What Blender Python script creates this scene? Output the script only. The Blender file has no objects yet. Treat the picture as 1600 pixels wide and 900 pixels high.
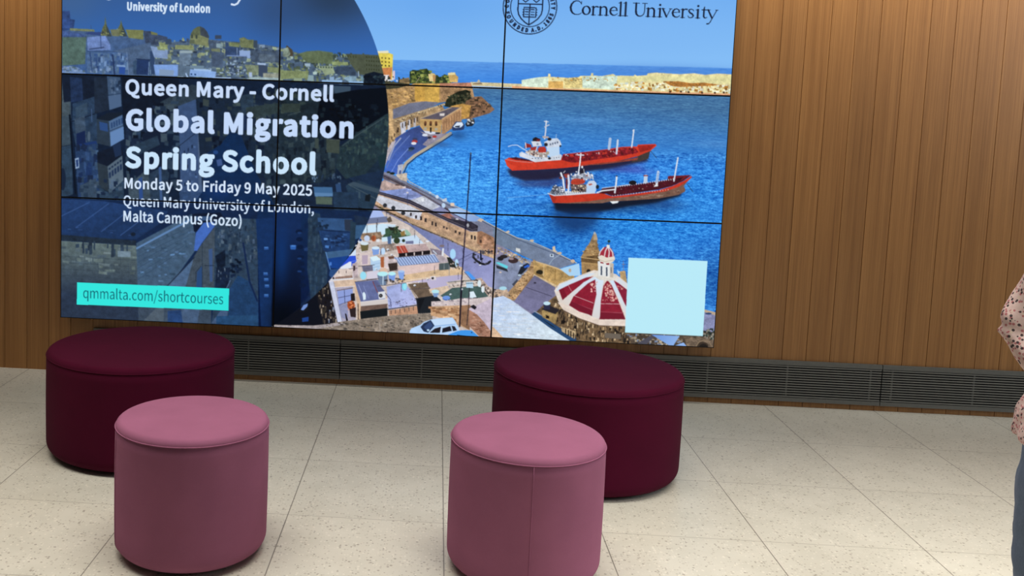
import bpy, bmesh, math, random, json
import numpy as np
from mathutils import Vector, Matrix

scene = bpy.context.scene
COL = scene.collection
PI = math.pi

# ---------------------------------------------------------------- camera
cam_data = bpy.data.cameras.new('camera')
cam_data.sensor_fit = 'HORIZONTAL'
cam_data.sensor_width = 36.0
cam_data.lens = 36.0 * 1528.24 / 1600.0
cam_data.shift_x = 199.48 / 1600.0
cam_data.shift_y = -131.90 / 1600.0
cam_data.clip_start = 0.05
cam = bpy.data.objects.new('camera', cam_data)
COL.objects.link(cam)
right = Vector((0.99785217, 0.05549679, 0.03480171))
up = Vector((-0.03979851, 0.09163466, 0.99499707))
fwd = Vector((-0.05203011, 0.99424504, -0.09364653))
cm = Matrix((right, up, -fwd)).transposed().to_4x4()
cm.translation = (2.09085, -5.44050, 1.55676)
cam.matrix_world = cm
scene.camera = cam

# ---------------------------------------------------------------- world, lights, exposure
scene.view_settings.view_transform = 'Standard'
scene.view_settings.look = 'None'
scene.view_settings.exposure = 0.0
scene.view_settings.gamma = 1.0
scene.view_settings.use_curve_mapping = False
world = bpy.data.worlds.new('lobby_daylight')
scene.world = world
world.use_nodes = True
bg = world.node_tree.nodes['Background']
bg.inputs[0].default_value = (1.0, 0.94, 0.85, 1)
bg.inputs[1].default_value = 0.05


def area(name, loc, target, size, size_y, power, color):
    d = bpy.data.lights.new(name, 'AREA')
    d.shape = 'RECTANGLE'
    d.size, d.size_y = size, size_y
    d.energy = power
    d.color = color
    o = bpy.data.objects.new(name, d)
    o.location = loc
    o.rotation_euler = (Vector(target) - Vector(loc)).to_track_quat('-Z', 'Y').to_euler()
    COL.objects.link(o)
    return o


lamp = area('overhead_light', (1.9, -2.45, 3.9), (1.9, -2.45, 0), 8.4, 0.9, 78, (1.0, 0.965, 0.90))
lamp.data.spread = math.radians(74)
lamp = area('overhead_light', (4.1, -4.4, 3.6), (4.0, -3.4, 0.9), 0.9, 0.9, 16, (1.0, 0.965, 0.90))  # added fill lamp above the frame, brightens the person
lamp.data.spread = math.radians(56)
lamp = area('wall_fill_light', (2.2, -0.75, 3.7), (2.2, 0.0, 2.8), 9.0, 0.12, 88, (1.0, 0.965, 0.92))  # added lamp out of view, lifts the upper part of the wood wall
lamp.data.spread = math.radians(74)
area('side_light', (8.6, -3.2, 3.0), (2.3, -0.8, 1.3), 3.2, 2.2, 110, (0.80, 0.90, 1.0))  # unseen cool area light from the right, no window behind it


# ---------------------------------------------------------------- helpers
def link(name, me, parent=None, mat=None, loc=None):
    o = bpy.data.objects.new(name, me)
    COL.objects.link(o)
    if parent is not None:
        o.parent = parent
    if mat is not None:
        me.materials.clear()
        me.materials.append(mat)
    if loc is not None:
        o.location = loc
    return o


def from_bm(name, bm, parent=None, mat=None, loc=None, smooth=False):
    me = bpy.data.meshes.new(name)
    bmesh.ops.recalc_face_normals(bm, faces=bm.faces[:])
    bm.to_mesh(me)
    bm.free()
    if smooth:
        me.polygons.foreach_set('use_smooth', [True] * len(me.polygons))
    return link(name, me, parent, mat, loc)


def thing(name, label, cat, loc=(0, 0, 0), group=None):
    o = bpy.data.objects.new(name, None)
    o.empty_display_size = 0.1
    COL.objects.link(o)
    o.location = loc
    o['label'] = label
    o['category'] = cat
    if group:
        o['group'] = group
    return o


def bx(bm, x0, x1, y0, y1, z0, z1):
    v = [bm.verts.new((x, y, z)) for z in (z0, z1) for y in (y0, y1) for x in (x0, x1)]
    for f in ((0, 2, 3, 1), (4, 5, 7, 6), (0, 1, 5, 4), (2, 6, 7, 3), (0, 4, 6, 2), (1, 3, 7, 5)):
        bm.faces.new([v[i] for i in f])


def lathe(bm, prof, seg=96):
    """prof: list of (r, z); r = 0 closes the shape."""
    rings = []
    for r, z in prof:
        if r < 1e-6:
            rings.append([bm.verts.new((0, 0, z))])
        else:
            rings.append([bm.verts.new((r * math.cos(2 * PI * i / seg), r * math.sin(2 * PI * i / seg), z)) for i in range(seg)])
    for a, b in zip(rings, rings[1:]):
        for i in range(seg):
            j = (i + 1) % seg
            if len(a) == 1:
                bm.faces.new((a[0], b[i], b[j]))
            elif len(b) == 1:
                bm.faces.new((a[i], b[0], a[j]))
            else:
                bm.faces.new((a[i], b[i], b[j], a[j]))


def ring_tube(bm, R, z, r, seg=96, sides=8):
    rows = []
    for i in range(seg):
        a = 2 * PI * i / seg
        rows.append([bm.verts.new(((R + r * math.cos(t)) * math.cos(a), (R + r * math.cos(t)) * math.sin(a), z + r * math.sin(t)))
                     for t in [2 * PI * k / sides for k in range(sides)]])
    for i in range(seg):
        a, b = rows[i], rows[(i + 1) % seg]
        for k in range(sides):
            bm.faces.new((a[k], b[k], b[(k + 1) % sides], a[(k + 1) % sides]))


def ellip(bm, c, r, rot=None, seg=20):
    m = Matrix.Translation(c) @ (rot.to_4x4() if rot is not None else Matrix.Identity(4)) @ Matrix.Diagonal((r[0], r[1], r[2], 1))
    bmesh.ops.create_uvsphere(bm, u_segments=seg, v_segments=max(8, seg * 2 // 3), radius=1, matrix=m)


def limb(bm, pts, seg=14):
    """closed tapering tube through (x,y,z,r) joints with a ball at every joint."""
    for (a, b) in zip(pts, pts[1:]):
        pa, pb = Vector(a[:3]), Vector(b[:3])
        d = pb - pa
        q = d.to_track_quat('Z', 'Y').to_matrix()
        ra, rb = [], []
        for i in range(seg):
            t = 2 * PI * i / seg
            n = q @ Vector((math.cos(t), math.sin(t), 0))
            ra.append(bm.verts.new(pa + n * a[3]))
            rb.append(bm.verts.new(pb + n * b[3]))
        for i in range(seg):
            j = (i + 1) % seg
            bm.faces.new((ra[i], ra[j], rb[j], rb[i]))
        bm.faces.new(list(reversed(ra)))
        bm.faces.new(rb)
    for p in pts:
        ellip(bm, p[:3], (p[3],) * 3, seg=seg)


def loft(bm, rings, seg=40):
    """rings: (cx, cy, z, rx, ry[, power]) stacked ellipses, closed at both ends."""
    rows = []
    for R in rings:
        cx, cy, z, rx, ry = R[:5]
        e = R[5] if len(R) > 5 else 1.0
        row = []
        for i in range(seg):
            t = 2 * PI * i / seg
            c, s = math.cos(t), math.sin(t)
            row.append(bm.verts.new((cx + rx * math.copysign(abs(c) ** e, c), cy + ry * math.copysign(abs(s) ** e, s), z)))
        rows.append(row)
    for a, b in zip(rows, rows[1:]):
        for i in range(seg):
            j = (i + 1) % seg
            bm.faces.new((a[i], a[j], b[j], b[i]))
    bm.faces.new(list(reversed(rows[0])))
    bm.faces.new(rows[-1])


def fused(name, bm, voxel, parent, mat, smooth_it=6, wrinkle=None):
    """one continuous skin over everything in bm."""
    bmesh.ops.recalc_face_normals(bm, faces=bm.faces[:])
    me = bpy.data.meshes.new(name + '_rough')
    bm.to_mesh(me)
    bm.free()
    o = bpy.data.objects.new(name + '_rough', me)
    COL.objects.link(o)
    r = o.modifiers.new('r', 'REMESH')
    r.mode = 'VOXEL'
    r.voxel_size = voxel
    s = o.modifiers.new('s', 'SMOOTH')
    s.factor = 0.5
    s.iterations = smooth_it
    dg = bpy.context.evaluated_depsgraph_get()
    new = bpy.data.meshes.new_from_object(o.evaluated_get(dg))
    bpy.data.objects.remove(o)
    bpy.data.meshes.remove(me)
    new.name = name
    n = len(new.vertices)
    co = np.empty(n * 3, dtype=np.float32)
    new.vertices.foreach_get('co', co)
    co = co.reshape(-1, 3)
    if wrinkle is not None:
        no = np.empty(n * 3, dtype=np.float32)
        new.vertices.foreach_get('normal', no)
        co = co + no.reshape(-1, 3) * wrinkle(co)[:, None]
        new.vertices.foreach_set('co', co.astype(np.float32).ravel())
    new.polygons.foreach_set('use_smooth', [True] * len(new.polygons))
    return link(name, new, parent, mat)


def srgb(h):
    c = [int(h[i:i + 2], 16) / 255 for i in (0, 2, 4)]
    return tuple(v / 12.92 if v <= 0.04045 else ((v + 0.055) / 1.055) ** 2.4 for v in c)


# ---------------------------------------------------------------- materials
class Mat:
    def __init__(self, name, rough=0.6, spec=0.5):
        self.m = bpy.data.materials.new(name)
        self.m.use_nodes = True
        self.t = self.m.node_tree
        self.b = self.t.nodes['Principled BSDF']
        self.b.inputs['Roughness'].default_value = rough
        self.b.inputs['Specular IOR Level'].default_value = spec

    def n(self, kind, **kw):
        nd = self.t.nodes.new(kind)
        for k, v in kw.items():
            setattr(nd, k, v)
        return nd

    def l(self, a, b):
        self.t.links.new(a, b)

    def math(self, op, a, b=None, c=None):
        nd = self.n('ShaderNodeMath', operation=op)
        for i, v in enumerate((a, b, c)):
            if v is None:
                continue
            if isinstance(v, (int, float)):
                nd.inputs[i].default_value = v
            else:
                self.l(v, nd.inputs[i])
        return nd.outputs[0]

    def coord(self):
        return self.n('ShaderNodeTexCoord').outputs['Object']

    def mapped(self, co, scale):
        mp = self.n('ShaderNodeMapping')
        mp.inputs['Scale'].default_value = scale
        self.l(co, mp.inputs['Vector'])
        return mp.outputs[0]

    def noise(self, co, scale, detail=3, rough=0.55):
        nd = self.n('ShaderNodeTexNoise')
        nd.inputs['Scale'].default_value = scale
        nd.inputs['Detail'].default_value = detail
        nd.inputs['Roughness'].default_value = rough
        self.l(co, nd.inputs['Vector'])
        return nd.outputs['Fac']

    def ramp(self, fac, stops):
        r = self.n('ShaderNodeValToRGB')
        e = r.color_ramp.elements
        while len(e) < len(stops):
            e.new(0.5)
        for el, (p, c) in zip(e, stops):
            el.position = p
            el.color = (*c, 1) if len(c) == 3 else c
        self.l(fac, r.inputs[0])
        return r.outputs[0]

    def mix(self, fac, a, b, mode='MIX'):
        nd = self.n('ShaderNodeMix', data_type='RGBA', blend_type=mode)
        for sock, v in ((nd.inputs[0], fac), (nd.inputs[6], a), (nd.inputs[7], b)):
            if isinstance(v, (int, float)):
                sock.default_value = v
            elif isinstance(v, tuple):
                sock.default_value = (*v, 1)
            else:
                self.l(v, sock)
        return nd.outputs[2]

    def base(self, v):
        if isinstance(v, tuple):
            self.b.inputs['Base Color'].default_value = (*v, 1)
        else:
            self.l(v, self.b.inputs['Base Color'])

    def bump(self, h, strength, dist):
        nd = self.n('ShaderNodeBump')
        nd.inputs['Strength'].default_value = strength
        nd.inputs['Distance'].default_value = dist
        self.l(h, nd.inputs['Height'])
        self.l(nd.outputs[0], self.b.inputs['Normal'])


def plain(name, col, rough=0.5, spec=0.5, metal=0.0, var=0.06, scale=40):
    m = Mat(name, rough, spec)
    co = m.coord()
    f = m.noise(co, scale)
    m.base(m.ramp(f, [(0.3, tuple(c * (1 - var) for c in col)), (0.7, tuple(c * (1 + var) for c in col))]))
    m.b.inputs['Metallic'].default_value = metal
    return m.m


def wood():
    m = Mat('walnut_boards', 0.42, 0.5)
    co = m.coord()
    sep = m.n('ShaderNodeSeparateXYZ')
    m.l(co, sep.inputs[0])
    idx = m.math('FLOOR', m.math('DIVIDE', m.math('SUBTRACT', sep.outputs[0], 3.784), 0.1297))
    wn = m.n('ShaderNodeTexWhiteNoise', noise_dimensions='1D')
    m.l(idx, wn.inputs['W'])
    cmb = m.n('ShaderNodeCombineXYZ')
    m.l(m.math('ADD', sep.outputs[0], m.math('MULTIPLY', wn.outputs[0], 7.0)), cmb.inputs[0])
    m.l(sep.outputs[1], cmb.inputs[1])
    m.l(m.math('ADD', sep.outputs[2], m.math('MULTIPLY', wn.outputs[0], 3.0)), cmb.inputs[2])
    broad = m.noise(m.mapped(cmb.outputs[0], (26, 26, 0.5)), 1.0, 3)
    fine = m.noise(m.mapped(cmb.outputs[0], (150, 150, 1.1)), 1.0, 4, 0.65)
    hair = m.noise(m.mapped(cmb.outputs[0], (420, 420, 9)), 1.0, 2)
    c = m.ramp(broad, [(0.28, WOOD[0]), (0.5, WOOD[1]), (0.74, WOOD[2])])
    c = m.mix(0.8, c, m.ramp(fine, [(0.3, (0.66, 0.6, 0.55)), (0.55, (1, 1, 1)), (0.75, (1.16, 1.14, 1.1))]), 'MULTIPLY')
    c = m.mix(0.3, c, m.ramp(hair, [(0.35, (0.75, 0.7, 0.66)), (0.6, (1.05, 1.05, 1.05))]), 'MULTIPLY')
    c = m.mix(1.0, c, m.ramp(wn.outputs[0], [(0.0, (0.95, 0.95, 0.96)), (1.0, (1.05, 1.045, 1.03))]), 'MULTIPLY')
    m.base(c)
    m.bump(fine, 0.12, 0.001)
    return m.m


WOOD = [(0.280, 0.123, 0.034), (0.340, 0.156, 0.046), (0.398, 0.189, 0.058)]


def terrazzo():
    m = Mat('terrazzo_tiles', 0.38, 0.4)
    co = m.coord()
    sep = m.n('ShaderNodeSeparateXYZ')
    m.l(co, sep.inputs[0])
    u = m.math('DIVIDE', m.math('SUBTRACT', sep.outputs[0], 1.5721), 0.59793)
    v = m.math('DIVIDE', m.math('ADD', sep.outputs[1], 0.6308), 0.59793)
    du = m.math('ABSOLUTE', m.math('SUBTRACT', m.math('FRACT', m.math('ADD', u, 0.5)), 0.5))
    dv = m.math('ABSOLUTE', m.math('SUBTRACT', m.math('FRACT', m.math('ADD', v, 0.5)), 0.5))
    gu = m.math('SUBTRACT', 1.0, m.math('SMOOTH_MIN', m.math('DIVIDE', du, 0.0050), 1.0, 0.1))
    gv = m.math('SUBTRACT', 1.0, m.math('SMOOTH_MIN', m.math('DIVIDE', dv, 0.0044), 1.0, 0.1))
    tid = m.n('ShaderNodeCombineXYZ')
    m.l(m.math('FLOOR', u), tid.inputs[0])
    m.l(m.math('FLOOR', v), tid.inputs[1])
    wn = m.n('ShaderNodeTexWhiteNoise', noise_dimensions='2D')
    m.l(tid.outputs[0], wn.inputs['Vector'])
    c = m.ramp(wn.outputs[0], [(0, tuple(k * 0.965 for k in FLOOR)), (1, tuple(k * 1.03 for k in FLOOR))])
    big = m.noise(co, 7, 4)
    c = m.mix(1.0, c, m.ramp(big, [(0.3, (0.95, 0.95, 0.94)), (0.7, (1.05, 1.05, 1.05))]), 'MULTIPLY')
    # chips of stone
    vor = m.n('ShaderNodeTexVoronoi', feature='F1')
    vor.inputs['Scale'].default_value = 95
    m.l(co, vor.inputs['Vector'])
    cs = m.n('ShaderNodeSeparateColor')
    m.l(vor.outputs['Color'], cs.inputs[0])
    size = m.math('MULTIPLY', cs.outputs[1], 0.5)
    chip = m.math('LESS_THAN', vor.outputs['Distance'], size)
    dark = m.math('MULTIPLY', chip, m.math('GREATER_THAN', cs.outputs[0], 0.80))
    mid = m.math('MULTIPLY', chip, m.math('GREATER_THAN', cs.outputs[0], 0.50))
    lite = m.math('MULTIPLY', chip, m.math('LESS_THAN', cs.outputs[0], 0.3))
    c = m.mix(m.math('MULTIPLY', mid, 0.36), c, (0.27, 0.225, 0.17))
    c = m.mix(m.math('MULTIPLY', lite, 0.5), c, (0.80, 0.75, 0.64))
    c = m.mix(m.math('MULTIPLY', dark, 0.42), c, (0.16, 0.13, 0.10))
    v2 = m.n('ShaderNodeTexVoronoi', feature='F1')
    v2.inputs['Scale'].default_value = 38
    m.l(co, v2.inputs['Vector'])
    c2 = m.n('ShaderNodeSeparateColor')
    m.l(v2.outputs['Color'], c2.inputs[0])
    spot = m.math('MULTIPLY', m.math('LESS_THAN', v2.outputs['Distance'], m.math('MULTIPLY', c2.outputs[1], 0.2)), m.math('GREATER_THAN', c2.outputs[0], 0.72))
    c = m.mix(m.math('MULTIPLY', spot, 0.5), c, (0.13, 0.10, 0.075))
    c = m.mix(m.math('MULTIPLY', gv, 0.72), c, (0.17, 0.14, 0.11))
    c = m.mix(m.math('MULTIPLY', gu, 1.0), c, (0.10, 0.082, 0.066))
    m.base(c)
    return m.m


FLOOR = (0.610, 0.578, 0.488)


def fabric(name, col, sheen=0.3):
    m = Mat(name, 0.95, 0.15)
    co = m.coord()
    weave = m.noise(co, 900, 2)
    soft = m.noise(co, 6, 4)
    c = m.ramp(soft, [(0.3, tuple(k * 0.93 for k in col)), (0.7, tuple(k * 1.07 for k in col))])
    c = m.mix(0.5, c, m.ramp(weave, [(0.3, (0.88, 0.88, 0.88)), (0.7, (1.1, 1.1, 1.1))]), 'MULTIPLY')
    m.base(c)
    m.b.inputs['Sheen Weight'].default_value = sheen
    m.b.inputs['Sheen Roughness'].default_value = 0.5
    m.b.inputs['Sheen Tint'].default_value = (*[min(1, k * 2.2) for k in col], 1)
    m.bump(m.noise(co, 16, 5), 0.12, 0.004)
    return m.m


M_WOOD = wood()
M_FLOOR = terrazzo()
M_METAL = plain('grey_metal', (0.125, 0.122, 0.108), 0.5, 0.5, 0.0)
M_BAR = plain('grille_bars', (0.165, 0.160, 0.142), 0.5, 0.5, 0.0)
M_DARK = plain('black_gap_shade', (0.002, 0.002, 0.002), 0.8, 0.2)  # shade in the slat gaps put into the colour, no duct built
M_BEZEL = plain('black_plastic', (0.004, 0.004, 0.005), 0.5, 0.25)
M_GLIDE = plain('black_glides', (0.01, 0.01, 0.01), 0.6, 0.3)
M_WINE = fabric('wine_wool', (0.064, 0.0016, 0.0165), 0.0)
M_ROSE = fabric('rose_wool', (0.300, 0.105, 0.178), 0.06)

# ---------------------------------------------------------------- setting
bm = bmesh.new()
bx(bm, -3.0, 9.0, -9.0, 0.06, -0.08, 0.0)
floor = from_bm('floor', bm, None, M_FLOOR)
floor['kind'] = 'structure'

# board wall with a real groove at every joint
bm = bmesh.new()
prof = []
x = 3.784 - 0.1297 * 52
g, dep = 0.0016, 0.004
xs = []
while x < 9.0:
    xs.append(x)
    x += 0.1297
prof.append((xs[0], 0.0))
for xx in xs[1:-1]:
    prof += [(xx - g, 0.0), (xx - g * 0.6, dep), (xx + g * 0.6, dep), (xx + g, 0.0)]
prof.append((xs[-1], 0.0))
lo = [bm.verts.new((a, b, 0.0)) for a, b in prof]
hi = [bm.verts.new((a, b, 4.2)) for a, b in prof]
for i in range(len(prof) - 1):
    bm.faces.new((lo[i], lo[i + 1], hi[i + 1], hi[i]))
bl = [bm.verts.new((a, 0.08, z)) for z in (0.0, 4.2) for a in (xs[0], xs[-1])]
bm.faces.new((bl[0], bl[2], bl[3], bl[1]))
bm.faces.new([lo[0], hi[0], bl[2], bl[0]])
bm.faces.new([lo[-1], bl[1], bl[3], hi[-1]])
bm.faces.new(hi + [bl[3], bl[2]])
bm.faces.new(list(reversed(lo)) + [bl[0], bl[1]])
wall = from_bm('wall_back', bm, None, M_WOOD)
wall['kind'] = 'structure'

# ---------------------------------------------------------------- floor level air grilles
def air_grille(x0, x1, label, stiles):
    t = thing('air_grille', label, 'air vent', ((x0 + x1) / 2, 0, 0.033), 'air grilles along the foot of the wood wall')
    c = (x0 + x1) / 2
    a, b = x0 - c + 0.001, x1 - c - 0.001
    H = 0.229
    bm = bmesh.new()
    bx(bm, x0 - c, x1 - c, -0.002, 0.0, 0.0, H)
    from_bm('backing', bm, t, M_DARK)  # flat black sheet standing in for the dark depth behind the slats
    bm = bmesh.new()
    bx(bm, a + 0.001, b - 0.001, -0.018, -0.002, H - 0.024, H)
    bx(bm, a + 0.001, b - 0.001, -0.018, -0.002, 0.0, 0.022)
    from_bm('frame', bm, t, M_METAL)
    n = 13
    p = (H - 0.046) / n
    for i in range(n):
        z = 0.022 + p * (i + 0.5)
        bm = bmesh.new()
        bx(bm, a + 0.002, b - 0.002, -0.0170, -0.0110, z - 0.0034, z + 0.0034)
        from_bm('slat', bm, t, M_BAR)
    for s in stiles:
        bm = bmesh.new()
        bx(bm, s - c - 0.004, s - c + 0.004, -0.0110, -0.0020, 0.022, H - 0.024)
        from_bm('support', bm, t, M_BAR)
    return t


air_grille(0.16, 1.586, 'dark grey slatted air grille at the floor, end section running behind the left wine pouf', [0.62, 1.06])
air_grille(1.586, 4.585, 'long dark grey slatted air grille section under the video wall, behind the right wine pouf',
           [2.05, 2.5, 2.94, 3.641, 4.076, 4.527])
air_grille(4.585, 7.585, 'dark grey slatted air grille section under bare wood boards, nearest the person', [4.644, 5.082, 5.53, 5.97, 6.41, 6.85, 7.3])

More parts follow.
